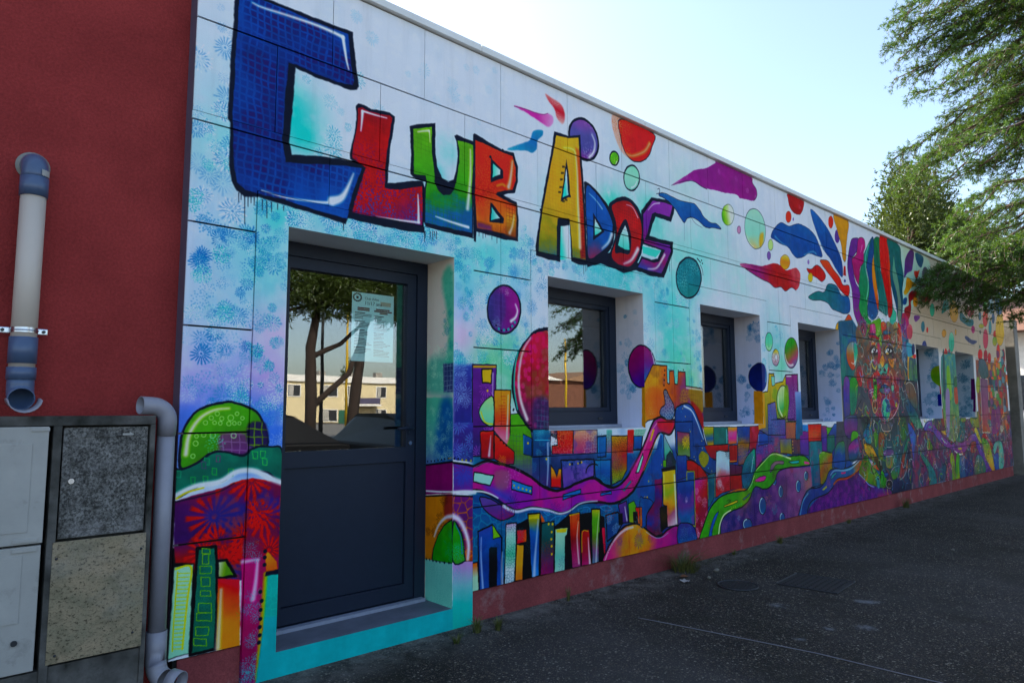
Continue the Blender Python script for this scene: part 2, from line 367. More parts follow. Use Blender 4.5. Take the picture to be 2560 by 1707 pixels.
S('2672 2664 2672 2611','10182e',5,w2=3)
S('2693 2668 2694 2605','10182e',5,w2=3)
S('2709 2671 2709 2635','10182e',5,w2=3)
S('2725 2673 2726 2620','10182e',5,w2=3)
P('3053 3457 3068 3471 3185 3445 3338 3416 3456 3422 3499 3325 3498 3203 3469 3111 3389 3086 3350 3065 3488 3039 3508 2902 3500 2736 3350 2725 3223 2733 3089 2738 3083 2661 3060 2665 3054 3044 3063 3200 3051 3389','10182e',sm=0,soft=3)
P('3075 3420 3185 3415 3325 3398 3443 3393 3476 3310 3476 3208 3442 3130 3357 3103 3286 3076 3273 3053 3350 3035 3468 3015 3484 2898 3474 2766 3337 2772 3223 2771 3095 2767 3074 3010 3075 3202',['c84a12', 'c8480f', 'bc4210', 'c88020', '8a3a30'],sm=0,tex=[('lines', 'e0b020', 30, 0.0), ('spk', 'd8a028', 30, 0.25)],g=(3136, 3412, 3414, 2736))
P('3376 3016 3481 3013 3480 2762 3375 2764',['d06010', 'c89a20', '8a5030'],sm=0,soft=20,tex=[('lines', '7a1c10', 30, 0.8)])
S('3443 3352 3432 3269 3416 3184 3402 3141','dce6f5',14,w2=34,soft=18,a=0.8)
S('3461 2933 3441 2840 3415 2786','dce6f5',10,w2=26,soft=14,a=0.7)
S('3286 3125 3337 3147 3363 3142','e8c8a0',10,w2=16,soft=14,a=0.7)
P('3095 2815 3236 2812 3236 2769 3095 2767','5a2a70',sm=0,soft=19,a=0.8)
P('3223 3337 3242 3317 3344 3258 3350 3199 3223 3135','10182e',sm=0)
P('3246 3288 3318 3256 3318 3217 3242 3179',['50c8c0', 'd8e4f0'],sm=0,g=(3242, 3243, 3325, 3243))
P('3223 2984 3236 2982 3356 2888 3350 2848 3211 2832','10182e',sm=0)
P('3236 2948 3318 2881 3229 2850',['50c0c0', 'd8e4f0'],sm=0,g=(3229, 2869, 3324, 2877))
D('3220 3331 3335 3220 3344 3413','10182e',12)
S('3113 2756 3113 2709','10182e',5,w2=3)
S('3149 2756 3150 2699','10182e',5,w2=3)
S('3174 2755 3174 2712','10182e',5,w2=3)
S('3236 2754 3236 2706','10182e',5,w2=3)
S('3286 2753 3286 2685','10182e',5,w2=3)
S('3324 2753 3324 2704','10182e',5,w2=3)
P('4448 3843 4467 3764 4447 3684 4393 3619 4316 3583 4233 3582 4158 3614 4108 3674 4089 3750 4107 3827 4158 3891 4232 3930 4316 3935 4394 3904',['8a58a8', '5a5aa0', '54549c', '7a3a90'],tex=[('spk', 'c8c8e8', 46, 0.4)],w=23,o='10182e')
S('4383 3827 4419 3768 4406 3684 4346 3617','dce6f5',9,w2=23,soft=16)
P('4279 2739 4652 2830 4979 2786 5415 2775 5401 2699 5188 2690 4977 2715 4790 2660 4683 2680 4476 2702 4301 2649','10182e',sm=0)
P('3912 3723 3996 3730 4074 3729 4231 3784 4239 3629 4263 3411 4286 3104 4294 2884 4301 2666 4197 2651 4100 2669 4094 2850 4085 3000 4016 2976 3985 2960 3976 2830 3966 2644 3819 2643 3691 2655 3689 2731 3721 2890 3751 3041 3796 3239 3849 3442 3889 3613','10182e',sm=0,soft=3)
P('3938 3697 4073 3711 4206 3752 4214 3611 4239 3360 4256 3098 4265 2879 4278 2706 4119 2704 4106 2852 4086 3021 3956 3007 3932 2929 3929 2686 3719 2690 3735 2831 3765 3023 3818 3222 3872 3448 3911 3598',['e0b414', 'd8aa10', 'd0a810', 'b0a020', '3a6a80'],sm=0,tex=[('lines', 'b08208', 32, 0.5)],g=(4042, 3710, 3936, 2655))
P('4167 3655 4215 3645 4261 3099 4278 2717 4214 2707 4205 3088',['c86a10', 'b83a14', 'a02a20', '70203a'],sm=0,soft=11,a=0.95,tex=[('lines', 'f0c030', 27, 0.5)])
S('4025 3617 4119 3631 4166 3599 4187 3415 4191 3195 4203 2978 4208 2804','eee0d8',15,w2=38,soft=20,a=0.85)
P('3977 2947 4069 2975 4083 2848 4096 2679 3966 2660',['58d0cc', 'c8e8ec', 'dce8f4'],sm=0,g=(3968, 2829, 4091, 2850))
P('3941 2999 4086 3010 4080 2966 3977 2942 3966 2681 3929 2686','10182e',sm=0)
P('4055 3521 4084 3391 4097 3219 3980 3146 4013 3309','10182e',sm=0)
P('4053 3438 4067 3321 4073 3225 4004 3186 4028 3313',['58d0cc', 'e0e8f4'],sm=0,g=(4021, 3311, 4075, 3323))
D('4092 3218 3751 3030','10182e',13)
P('4001 3456 4035 3464 4035 3447 4001 3439','2a2a30',sm=0,a=0.8)
P('3988 3399 4022 3407 4022 3389 3988 3381','2a2a30',sm=0,a=0.8)
P('3977 3342 4011 3350 4010 3332 3977 3325','2a2a30',sm=0,a=0.8)
P('3968 3275 4002 3283 4002 3265 3968 3258','2a2a30',sm=0,a=0.8)
P('3953 3229 3986 3236 3986 3219 3952 3212','2a2a30',sm=0,a=0.8)
P('3997 3163 4031 3170 4031 3153 3997 3146','2a2a30',sm=0,a=0.8)
P('4028 3180 4062 3188 4062 3170 4028 3163','2a2a30',sm=0,a=0.8)
P('4283 3387 4390 3361 4507 3295 4609 3213 4673 3098 4670 2994 4618 2859 4477 2747 4310 2678 4298 2885 4286 3104 4274 3324','10182e')
P('4307 3354 4406 3325 4506 3261 4591 3175 4641 3081 4635 2988 4583 2887 4453 2788 4319 2729 4307 2942 4295 3161',['0a5aa8', '0a58a4', '0c5aa6', '7a3a60'],tex=[('grid', '0a4a8c', 29, 0.0)],g=(4390, 3350, 4360, 2729))
S('4336 3293 4421 3254 4505 3192','dce6f5',6,w2=14,soft=9,a=0.7)
S('4496 2839 4584 2910 4630 2987','dce6f5',11,w2=39,soft=18,a=0.85)
P('4385 3134 4534 2993 4380 2893','10182e',sm=0)
P('4406 3088 4497 2992 4401 2936',['d8e8f4', '50ccc4'],sm=0,g=(4418, 3084, 4414, 2938))
P('4592 3233 4665 3306 4793 3362 4923 3360 5025 3297 5089 3188 5094 3043 5059 2894 4979 2774 4883 2708 4755 2696 4649 2721 4589 2786 4673 2971 4651 3117','10182e')
P('4636 3236 4709 3292 4819 3332 4921 3324 5005 3256 5059 3158 5060 3026 5021 2900 4951 2794 4875 2736 4774 2727 4685 2743 4625 2803 4700 2976 4687 3124',['a01030', 'b4102c', 'a8142e', '90204a'],tex=[('grid', '781436', 28, 0.4)],g=(4737, 3309, 4829, 2729))
S('4846 3299 4939 3291 5013 3210','dce6f5',6,w2=12,soft=7,a=0.85)
S('4793 2747 4905 2799 5003 2914','dce6f5',12,w2=42,soft=19,a=0.9)
P('4823 3162 4886 3079 4911 2988 4878 2854 4759 2841 4670 2838 4720 3026','10182e')
P('4822 3102 4865 3028 4880 2889 4815 2879 4716 2903 4755 3009',['dce8f4', '60ccc8'],sm=0)
P('5063 3286 5227 3446 5423 3471 5620 3478 5588 3358 5541 3270 5291 3273 5237 3191 5183 3071 5365 3065 5565 3074 5560 2972 5480 2834 5401 2699 5189 2696 4958 2712 5058 2857 5214 2845 5306 2871 5371 2961 5219 2967 5072 2974 5078 3137','10182e',sm=0,soft=4)
P('5071 2955 5360 2953 5276 2878 5078 2885','60ccc8',sm=0)
P('5096 3262 5246 3418 5422 3439 5570 3438 5522 3314 5283 3313 5231 3289 5144 3076 5112 3023 5302 3030 5509 3033 5528 2979 5438 2841 5361 2737 5170 2736 4997 2747 5067 2835 5253 2820 5335 2850 5427 2970 5381 2975 5101 2990 5088 3042',['8a44a8', '7c3c9c', '6a3494', '8a2a6a', '3a50a8'],sm=0,tex=[('lines', '5a2a80', 30, 0.3)],g=(5422, 3452, 5130, 2712))
S('5172 3314 5255 3386 5358 3420','dce6f5',6,w2=13,soft=8,a=0.8)
S('5151 2751 5292 2783 5421 2925','dce6f5',7,w2=27,soft=12,a=0.85)
S('4253 2670 4251 2582','10182e',5,w2=3)
S('4277 2673 4276 2607','10182e',5,w2=3)
S('4293 2675 4292 2621','10182e',5,w2=3)
S('5355 2829 5353 2791','10182e',6,w2=4)
S('5501 2850 5498 2774','10182e',6,w2=4)
P('4750 3708 4743 3678 4724 3651 4697 3632 4668 3625 4643 3631 4625 3649 4620 3675 4627 3704 4645 3731 4672 3750 4701 3758 4726 3752 4744 3734','62ac20',tex=[('spk', 'e8f4d8', 29, 0.4)],w=14,o='10182e')
S('4720 3671 4701 3642','dce6f5',10,w2=5,soft=7)
P('5049 3596 5035 3541 5000 3492 4952 3458 4899 3446 4853 3459 4823 3493 4813 3541 4826 3595 4859 3644 4907 3678 4959 3691 5007 3680 5039 3646',['90d4c4', 'a0d8d0', '90ccc8'],w=15,o='10182e')
S('5008 3555 5002 3541 4994 3528 4985 3515 4975 3504 4964 3495 4952 3487 4939 3481 4926 3477','dce6f5',6,w2=12,soft=7)
P('4668 4091 4787 4090 4791 3916 4842 3786 4954 3741 4805 3770 4716 3866 4665 3977','e0a090',sm=1,a=0.6,soft=10,tex=[('spk', 'b84818', 24, 0.8)])
P('4787 4090 5282 4090 5267 3972 5192 3839 5070 3756 4935 3739 4833 3795 4781 3914',['c84414', 'c43c10', 'c04018'],tex=[('spkl', 'e8d8d0', 30, 0.6)],w=10,o='10182e')
S('4861 3778 4955 3784 5133 3873 5217 3971','f0d8d0',12,w2=32,soft=22,a=0.7)
P('6044 2783 6016 2689 5949 2610 5857 2560 5758 2549 5673 2578 5617 2641 5600 2725 5625 2815 5688 2894 5778 2946 5877 2961 5966 2935 6026 2871',['1c7a8c', '1a788a', '2a8a90'],tex=[('cell', 'a8dce0', 34, 0.75)],w=18,o='10182e')
S('5984 2972 6041 2941','10182e',13,w2=11)
S('6040 2914 6072 2866 6081 2814','10182e',8,w2=5)
D('6061 2964 6076 2935','10182e',9)
P('6742 3572 6725 3518 6686 3470 6633 3438 6576 3428 6527 3441 6495 3475 6486 3523 6501 3575 6539 3623 6591 3656 6648 3668 6699 3656 6732 3621',['5ea824', 'a8d080', 'd8e0e4', 'ccdce0'],w=7,o='506a50',g=(6494, 3535, 6733, 3568))
P('6876 3429 6871 3409 6859 3392 6843 3381 6826 3378 6811 3384 6801 3397 6799 3415 6804 3435 6816 3452 6832 3463 6849 3466 6864 3461 6874 3447','b890b8',w=6,o='503060')
P('3465 3804 3581 3819 3694 3821 3781 3831 3840 3854 3899 3845 3899 3791 3838 3741 3751 3758 3665 3775 3553 3794',['c050a8', 'b84aa4', 'd8a8d8'],soft=9,g=(3471, 3800, 3914, 3817))
S('3465 3801 3581 3815 3694 3818 3781 3829 3840 3857','60305a',5,w2=3)
P('3812 4014 3901 3999 3992 3983 4038 3931 4037 3853 4005 3816 3945 3848 3915 3916 3841 3969',['d09098', 'b83a4c', 'd8a8b0'],soft=11,tex=[('spk', 'e8d0d8', 22, 0.4)])
P('3390 3432 3483 3490 3579 3542 3635 3578 3664 3649 3707 3677 3779 3692 3772 3647 3713 3588 3706 3523 3656 3478 3579 3474',['2a8ab8', '1a70b0', '3a9ac0'],soft=6,tex=[('spkl', 'd0e4f0', 21, 0.5)])
P('5564 3640 5842 3810 5996 3902 6198 3968 6387 4068 6460 4096 7112 4110 7187 4030 7264 3978 7271 3896 7198 3828 7011 3806 6882 3792 6807 3817 6559 3783 6370 3770 6254 3754 6097 3751 5968 3771 5882 3760',['b070b0', '8a2a8c', '8a248a', '8c2288', '842a80'],soft=4,tex=[('star', 'd0b0dc', 34, 0.6, 7), ('noise', '7a1c80', 158, 0.4)],g=(5569, 3662, 7242, 4043))
S('5564 3640 5713 3707 5882 3760 5989 3770 6097 3751 6208 3744','10182e',4,w2=7)
S('7112 4110 7187 4030 7269 3972 7271 3896 7193 3827','10182e',4,w2=7)
P('5349 3496 5427 3536 5623 3520 5745 3521 5870 3529 5977 3533 6061 3488 6135 3428 6256 3395 6371 3403 6462 3363 6322 3353 6162 3327 6033 3372 5905 3384 5819 3356 5765 3303 5676 3364 5618 3412 5502 3471',['1a68ac', '0c5aa0', '0a5298'],tex=[('spkl', 'c8e0f0', 22, 0.7)],w=7,o='10182e')
S('5884 3392 5966 3335 6095 3312','10182e',4,w2=2)
S('5311 3500 5359 3522 5361 3563 5332 3551','10182e',6)
S('5772 3310 5766 3118','304868',2,w2=1)
P('7445 3556 7434 3450 7376 3354 7284 3288 7177 3265 7077 3289 7002 3353 6966 3445 6976 3548 7029 3642 7117 3709 7224 3736 7327 3716 7407 3652',['a8d4cc', 'a0d4d0', '98d4cc', 'c8c498'],w=8,o='3a4a58')
P('7304 3445 7390 3488 7383 3389 7321 3310 7282 3331','d0a850',soft=20,a=0.8)
S('7152 3286 7128 3288 7106 3293 7085 3302 7067 3313 7051 3327 7037 3344 7026 3364 7018 3385','dce6f5',11,w2=5,soft=11,a=0.6)
P('7616 3379 7608 3349 7589 3323 7563 3306 7536 3302 7513 3311 7498 3331 7495 3359 7503 3389 7522 3415 7547 3432 7574 3437 7598 3428 7613 3407','b8d8a0',w=7,o='506060')
P('7550 3242 7544 3220 7530 3201 7511 3188 7490 3185 7473 3192 7462 3207 7459 3228 7465 3250 7479 3269 7498 3282 7519 3285 7536 3278 7548 3263','7a60a8',w=6,o='403860')
P('8033 3235 8016 3194 7977 3157 7923 3132 7866 3124 7817 3135 7785 3161 7776 3198 7792 3239 7829 3275 7882 3300 7939 3309 7990 3300 8023 3273',['e0d0a0', 'e0901c', 'd8a820'],w=6,o='805018')
P('8192 3800 8189 3790 8183 3781 8175 3775 8166 3774 8159 3777 8154 3784 8153 3793 8156 3803 8162 3812 8170 3818 8179 3820 8186 3817 8191 3810','7a68b0')
P('8578 3315 8573 3301 8564 3289 8551 3281 8537 3280 8526 3284 8518 3293 8517 3306 8521 3320 8531 3332 8543 3340 8557 3342 8569 3337 8576 3328','8a78b8')
P('8066 4095 8471 4106 8459 3981 8358 3893 8197 3884 8091 3937 8054 4033',['a0142e', '9a1630'],tex=[('star', 'e0c0c8', 31, 0.5, 4)],w=6,o='50141e')
P('8124 3817 8114 3784 8090 3755 8058 3735 8025 3729 7996 3737 7977 3758 7973 3788 7983 3821 8006 3850 8038 3870 8071 3876 8101 3868 8119 3847','c8500e',w=5,o='703010')
P('9372 3984 9360 3945 9334 3910 9300 3888 9264 3881 9234 3892 9215 3918 9212 3954 9224 3993 9249 4027 9283 4050 9319 4057 9350 4046 9369 4020','c44a10',w=5,o='703010')
P('9568 3822 9555 3778 9526 3740 9489 3715 9451 3709 9419 3722 9399 3751 9395 3792 9409 3835 9437 3873 9473 3898 9512 3905 9545 3893 9565 3863','5a4090')
P('7572 3470 7653 3577 7840 3690 8053 3685 8313 3763 8609 3749 8807 3675 8948 3510 8958 3441 8781 3430 8576 3429 8403 3357 8238 3317 8115 3350 7997 3419 7787 3428 7672 3452',['0e5a9c', '08509a', '0a4e94'],tex=[('noise', '0a60a4', 151, 0.4)],w=8,o='0a2c58')
S('7675 3495 7818 3448 7967 3422','c8dcf0',15,w2=6,soft=18,a=0.6)
S('8439 3385 8682 3468 8784 3453','c8dcf0',9,w2=19,soft=19,a=0.6)
P('8689 4027 8944 3967 9185 3852 9357 3720 9530 3569 9609 3416 9577 3251 9387 3336 9214 3456 9006 3551 8817 3770 8727 3894',['1a68b0', '0a4a90', '0a4c94'],w=7,o='0a2c58')
S('8718 3877 8846 3713 9041 3541','d0e0f0',16,w2=10,soft=16,a=0.7)
P('9401 4096 9881 4096 9824 3866 9759 3671 9742 3535 9683 3480 9623 3533 9604 3696 9491 3891',['c89a08', 'c09408', 'b88c10'],w=7,o='504008')
P('6829 3040 7115 3075 7303 3081 7444 3115 7618 3161 7764 3161 7909 3117 8065 3153 8193 3185 8299 3126 8270 2989 8166 2903 8044 2925 7886 2863 7770 2899 7622 2874 7483 2913 7346 2930 7159 2960 7004 2985',['b070a0', '8a3080', 'a01840', 'a01634', 'c07080'],soft=3,tex=[('spk', 'd07a30', 43, 0.25)],g=(6828, 3020, 8311, 3083))
S('6954 3005 7159 2957 7346 2927 7483 2913 7622 2871 7770 2896 7886 2860 8043 2922 8166 2900','10182e',8,w2=6)
P('8488 3219 8623 3230 8768 3304 8906 3293 9040 3217 9015 3151 8903 3106 8750 3140 8581 3156',['a81830', 'b01c28', 'b04050'],w=6,o='10182e')
P('8653 3127 8643 3101 8622 3078 8594 3064 8563 3060 8537 3068 8521 3085 8517 3110 8526 3136 8547 3159 8575 3173 8605 3178 8632 3170 8649 3152','c8b828',a=0.9,w=5,o='707010')
P('8899 3385 9135 3412 9274 3336 9490 3237 9595 3144 9795 3160 9786 3027 9676 3007 9470 3072 9327 3151 9117 3251 8963 3324',['c86010', 'c8480c', 'c44008'],w=8,o='10182e')
P('8500 2856 8765 2958 8977 2975 9099 3091 9322 3111 9431 3068 9537 2991 9773 2993 9790 2805 9584 2745 9394 2759 9208 2773 9070 2837 8858 2853 8649 2831',['0a7a80', '0a6c80', '08589a'],w=8,o='10182e',g=(8520, 2885, 9797, 2864))
P('9648 3413 9708 3422 9710 3282 9612 3285','a01830',sm=0)
P('9698 3214 9693 3204 9682 3194 9667 3188 9651 3186 9637 3189 9628 3196 9626 3205 9630 3216 9641 3225 9656 3232 9673 3234 9686 3231 9696 3224','2a3a88')
P('9272 2497 9341 2599 9460 2633 9580 2649 9685 2727 9760 2749 9840 2701 9842 2621 9782 2537 9703 2486 9581 2472 9490 2495',['d8a80c', 'd8a00c', 'd86a10', 'c84a10'],w=8,o='10182e',g=(9312, 2549, 9842, 2621))
P('7509 2224 7496 2177 7468 2138 7431 2115 7392 2113 7359 2132 7338 2167 7333 2213 7345 2260 7372 2299 7409 2322 7449 2325 7483 2307 7504 2271',['68c8b4', '70ccb4', '98d49c'],w=7,o='10182e')
S('7470 2183 7460 2167 7448 2154 7434 2145 7419 2141 7405 2141 7391 2145 7379 2153 7370 2165','dce6f5',7,w2=12,soft=7,a=0.7)
P('7659 2050 7646 2008 7618 1973 7580 1953 7540 1952 7506 1968 7484 2000 7478 2041 7491 2083 7518 2117 7556 2138 7596 2140 7631 2124 7653 2091',['d0c840', 'd8d0d0', 'd8c8e0', 'a890b0'],tex=[('blob', '4a3a20', 20, 0.5)],w=7,o='10182e')
P('7605 2051 7601 2037 7592 2025 7580 2018 7568 2017 7557 2023 7551 2034 7549 2049 7553 2063 7562 2075 7573 2082 7586 2083 7596 2077 7603 2066','e8e0f0',w=3,o='403048')
P('8143 2131 8117 2049 8061 1983 7986 1945 7908 1942 7842 1974 7800 2034 7790 2111 7814 2191 7868 2257 7941 2297 8020 2302 8088 2272 8132 2210',['3c9410', '3a9010', '7a7a40', 'a85078', '5a68a0'],w=9,o='141c28',g=(7896, 2280, 8031, 1952))
S('7992 1981 7958 1972 7925 1970 7892 1976 7864 1989 7840 2008 7822 2032 7811 2061 7807 2092','e4e4f0',29,w2=17,soft=12,a=0.85)
P('7342 1811 7322 1741 7279 1684 7221 1652 7159 1651 7107 1681 7074 1735 7066 1803 7085 1872 7126 1929 7184 1962 7245 1965 7299 1936 7334 1881',['0a2a70', '0a2c74', '2a70b4'],w=6,o='101c40',g=(7222, 1856, 7352, 1836))
S('7303 1947 7330 1868 7313 1762','8ab8e0',5,w2=15,soft=8)
P('3524 2210 3506 2128 3459 2059 3391 2019 3318 2014 3253 2043 3209 2102 3193 2177 3208 2257 3253 2324 3318 2367 3392 2376 3460 2348 3507 2289',['3a3a80', '5a3484', '7a2a84', '8a2488'],tex=[('gridl', '302060', 50, 0.0)],w=15,o='10182e',g=(3217, 2170, 3497, 2197))
P('3217 2265 3355 2309 3355 2117 3217 2105','3a3a7c',soft=19,a=0.5,tex=[('lines', '6a5ab0', 42, 0.7)])
ST('3304 2360 3445 2368 3419 2316 3317 2304',5,'d8d0ec',25,39,'p',0.8,1)
ST('3230 2125 3342 2116 3329 2048 3267 2052',6,'8ac0d0',23,34,'p',0.8,2)
S('3471 2244 3491 2197 3471 2146 3425 2113','dce6f5',10,w2=23,soft=12)
D('3304 2046 3354 2040 3399 2049 3438 2076 3464 2107','2a9aa8',11)
D('3279 2068 3329 2034 3380 2042 3418 2065','10182e',7)
P('3988 2069 3841 2096 3714 2078 3638 2038 3543 1948 3476 1857 3437 1740 3427 1626 3449 1518 3487 1423 3559 1342 3639 1283 3804 1259 3976 1295','10182e')
P('3987 2027 3841 2070 3714 2052 3637 2018 3556 1939 3496 1848 3463 1741 3453 1627 3475 1523 3513 1433 3579 1356 3646 1302 3804 1284 3977 1325',['c02a60', 'b42050', 'a82848', '702a50', '4a2a5a'],tex=[('blob', 'd84a90', 62, 0.7), ('noise', '5a8030', 98, 0.35)],g=(3700, 2047, 3666, 1292))
S('3496 1896 3463 1760 3456 1608 3487 1456','3aa0a0',13,w2=13)
S('3630 2002 3549 1899 3509 1762 3501 1628 3527 1504 3586 1380','f0e4f0',10,w2=29,soft=14,a=0.9)
P('3654 1524 3821 1525 3818 1298 3680 1311','2a2a60',soft=29,a=0.7,tex=[('lines', '5aa0b0', 39, 0.7)])
D('3679 2049 3721 2071 3774 2083 3813 2081','10182e',13)
P('5225 1847 5202 1762 5142 1693 5060 1655 4972 1653 4895 1687 4844 1751 4828 1831 4850 1913 4905 1981 4985 2023 5073 2028 5154 1995 5208 1931',['8a1a6a', '6a2a80', '3a50a0', '3a80a8'],tex=[('spk', 'd0682a', 46, 0.35)],w=12,o='10182e')
S('5172 1980 5213 1876 5197 1770 5141 1698','c8dcf0',9,w2=26,soft=12)
D('5086 2020 5143 1996 5190 1957 5222 1906','10182e',8)
P('3050 1336 2884 1339 2883 1755 3051 1773',['3a50a8', '3a3088', '2a3080'],sm=0,soft=22,tex=[('star', '8ab0e0', 71, 0.5, 7)])
P('3048 1773 3281 1779 3273 1586 3254 1521 3254 1121 3050 1130',['5a3088', '5a2c84', '4a2878', '2a2868'],sm=0,tex=[('star', 'a058c0', 82, 0.75, 9)],w=7,o='0a0c14')
S('3063 1757 3267 1764','b89a28',15)
P('3139 1743 3236 1747 3226 1643 3146 1647','d0b418',sm=0,w=11,o='0a0c14')
S('3245 1715 3242 1558','c8c0e8',15,w2=9,soft=7,a=0.7)
D('3194 1589','d0b020',9)
P('3257 1595 3420 1596 3409 1177 3353 1216 3257 1301',['d8a014', 'd89414', 'c85a30', 'd86a90', 'e09ab0'],sm=0,tex=[('spk', 'a03030', 22, 0.2)],w=8,o='0a0c14')
S('3394 1560 3389 1410 3381 1242','f0d8e0',13,w2=17,soft=9,a=0.8)
S('3322 1549 3366 1550','a02a28',3)
S('3332 1527 3366 1527','a02a28',3)
S('3342 1505 3366 1505','a02a28',3)
S('3302 1482 3366 1483','a02a28',3)
S('3312 1460 3366 1460','a02a28',3)
S('3322 1438 3366 1438','a02a28',3)
S('3332 1416 3366 1415','a02a28',3)
S('3342 1393 3366 1393','a02a28',3)
S('3302 1372 3366 1371','a02a28',3)
S('3312 1349 3366 1348','a02a28',3)
P('3248 1541 3176 1522 3125 1470 3117 1421 3158 1362 3248 1342',['a8d0a0', '88ccb0', '78c4b0'],w=8,o='0a0c14')
S('3132 1439 3170 1366 3242 1349','c8c820',9,w2=9)
P('3417 1419 3494 1426 3559 1351 3625 1293 3638 1235 3571 1189 3416 1176',['5aa418', '5a9c18', '6a8a40'],sm=0,w=6,o='0a0c14')
D('3449 1456 3445 1449','10182e',8)
P('3319 1053 3415 1271 3552 1285 3641 1219 3645 962 3729 883 3575 976',['5aa030', '5a8a40', '4a5a70', '5a3080'],sm=0,soft=11,tex=[('lines', '3a2a70', 36, 0.4)])
P('3642 1293 3841 1288 3836 857 3730 892 3639 945',['1a4a80', '143a70', '2a3a70', '4a2a70'],sm=0,soft=6,tex=[('star', '3a8ab0', 55, 0.5, 5)])
P('3546 1272 3641 1230 3638 1100 3551 1122',['1a5a9c', '123a70'],sm=0,w=5,o='0a0c14')
S('3552 1258 3551 1131','5ab8e0',5,w2=4,soft=3)
D('3596 1202 3690 1194 3788 1172 3791 1074','c8b820',9)
P('3128 1295 3150 1302 3256 1303 3256 1100 3134 1111',['d85a20', 'a01634', '9a1638', '8a1a40'],sm=0,w=9,o='0a0c14')
S('3227 1267 3219 1197 3211 1128','dce6f5',5,w2=23,soft=9,a=0.8)
P('3260 1283 3319 1238 3379 1196 3458 1144 3451 1055 3354 1051 3260 1100',['d85a12', 'd04a10', 'b83a30', '8a3060'],sm=0,w=8,o='0a0c14')
D('3319 1233 3349 1210 3376 1192','0a0c14',7)
P('3648 1302 3841 1298 3839 1100 3647 1099',['3a7aa0', '1a4a80', '203a70'],sm=0,tex=[('blob', 'c8dce8', 28, 0.0), ('star', '5ab0c8', 56, 0.6, 4)],w=5,o='0a0c14')
S('3667 1223 3826 1218','5ab8e0',6)
S('3806 1195 3808 1026 3796 878','a8c0e8',19,w2=11,soft=9,a=0.8)
ST('3814 1293 3923 1291 3908 1172 3840 1175',7,'e0ecf4',21,34,'p',0.9,3)
P('3910 1291 4101 1287 4088 1098 3852 1107 3853 1174 3915 1177',['c85a40', 'c03a30', 'b03a58'],sm=0,tex=[('cell', 'e8b890', 42, 0.6), ('spk', 'e08ab0', 29, 0.3)],w=8,o='0a0c14')
P('4101 1287 4395 1286 4391 1094 4098 1097',['d0a890', 'b06878', 'a0407a'],sm=0,tex=[('cell', 'e8e0e0', 30, 0.7), ('noise', '5a4a98', 59, 0.5)],w=6,o='0a0c14')
P('4394 1230 4514 1232 4503 1059 4390 1059',['2a6ab4', '1a4a98'],sm=0,w=14,o='0a0c14')
S('4409 1210 4406 1094','6ac0f0',4,w2=4)
P('4515 1281 4586 1280 4581 1086 4510 1089',['60b0a8', 'a05070'],sm=0,tex=[('cell', 'e8f0f0', 25, 0.7)])
P('4577 1230 4797 1225 4779 931 4706 852 4574 821',['c8a020', 'c05a28', 'a83a48', '8a8a30', '3a9080'],sm=0,tex=[('spk', '3a2a20', 23, 0.6), ('spk', 'e0c040', 19, 0.5)],w=9,o='0a0c14')
P('4798 1275 4890 1276 4876 1073 4789 1077',['c83a28', 'a02048'],sm=0,tex=[('spk', 'e0c0b0', 21, 0.4)])
P('4885 1222 5012 1224 4990 1101 4876 1100',['2a6ab0', '1a4080'],sm=0,w=13,o='0a0c14')
P('4890 1276 5068 1277 5030 1218 4888 1222','78b0a8',sm=0,tex=[('cell', 'f0f4f4', 24, 0.8)])
P('3839 1109 4391 1094 4389 1044 4355 906 4174 870 3973 837 3836 857',['3a4a80', '1a3060', '20305a'],sm=0)
P('3838 1025 3878 985 3905 927 3926 991 3954 990 3952 843 3836 857',['d8b820', 'd89a20', 'c83028', 'c04068'],sm=0,tex=[('lines', '902018', 24, 0.4)],w=8,o='0a0c14')
P('3955 1056 4346 1046 4343 907 4249 894 4101 856 3973 832',['3a6ab0', '5a4aa0', '6a50a8', '4a3a90'],sm=0,tex=[('star', '1a2a60', 68, 0.8, 7), ('blob', '8a70c8', 49, 0.4)],w=12,o='0a0c14')
D('4082 1021 4177 1027','0a0c14',11)
D('4054 1020 4151 1022 4195 1029','c8b820',9)
P('4361 1036 4563 1031 4558 817 4478 828 4417 877 4358 896',['2a7ab0', '1a4a90', '1a6a90'],sm=0,tex=[('cell', '5ab8d0', 26, 0.6)],w=10,o='0a0c14')
S('4247 943 4250 961 4260 977 4275 990 4295 1000 4318 1006 4342 1007 4367 1003 4390 995','0a0c14',12)
P('3057 866 3168 848 3330 756 3474 699 3702 694 3970 630 4412 663 4667 650 4498 366 4401 202 3060 205',['154a8c', '0a5a90', '0a5a88', '10508a'],sm=0,tex=[('cell', '2a90b0', 73, 0.6)])
S('3819 599 3887 629 3984 628 3997 599 3914 580 3819 599','5a9ad8',4)
S('4141 660 4259 668 4289 626 4199 606 4141 660','5a9ad8',4)
S('4411 654 4506 655 4569 618 4473 618 4411 654','5a9ad8',4)
S('3754 680 3820 664 3807 647 3754 680','5a9ad8',4)
P('3129 847 3260 806 3354 754 3456 700 3401 671 3318 665 3214 716 3152 773',['5a50a0', '5a3a88', '6a2a78'],w=8,o='0a0c14')
P('5189 1861 5410 1861 5413 1703 5443 1691 5449 1812 5522 1821 5531 1694 5579 1689 5591 1811 5714 1815 5718 1679 6032 1655 6013 1300 5558 1452 5390 1405 5269 1382 5093 1350 4997 1305 5008 1635',['d0a020', 'c87828', 'b8683a', '8a4060', '7a3a70', '5a3a80'],sm=0,tex=[('spk', 'a03a30', 29, 0.3), ('noise', '7a4a98', 108, 0.4)],w=10,o='0a0c14',g=(5226, 1804, 5910, 1514))
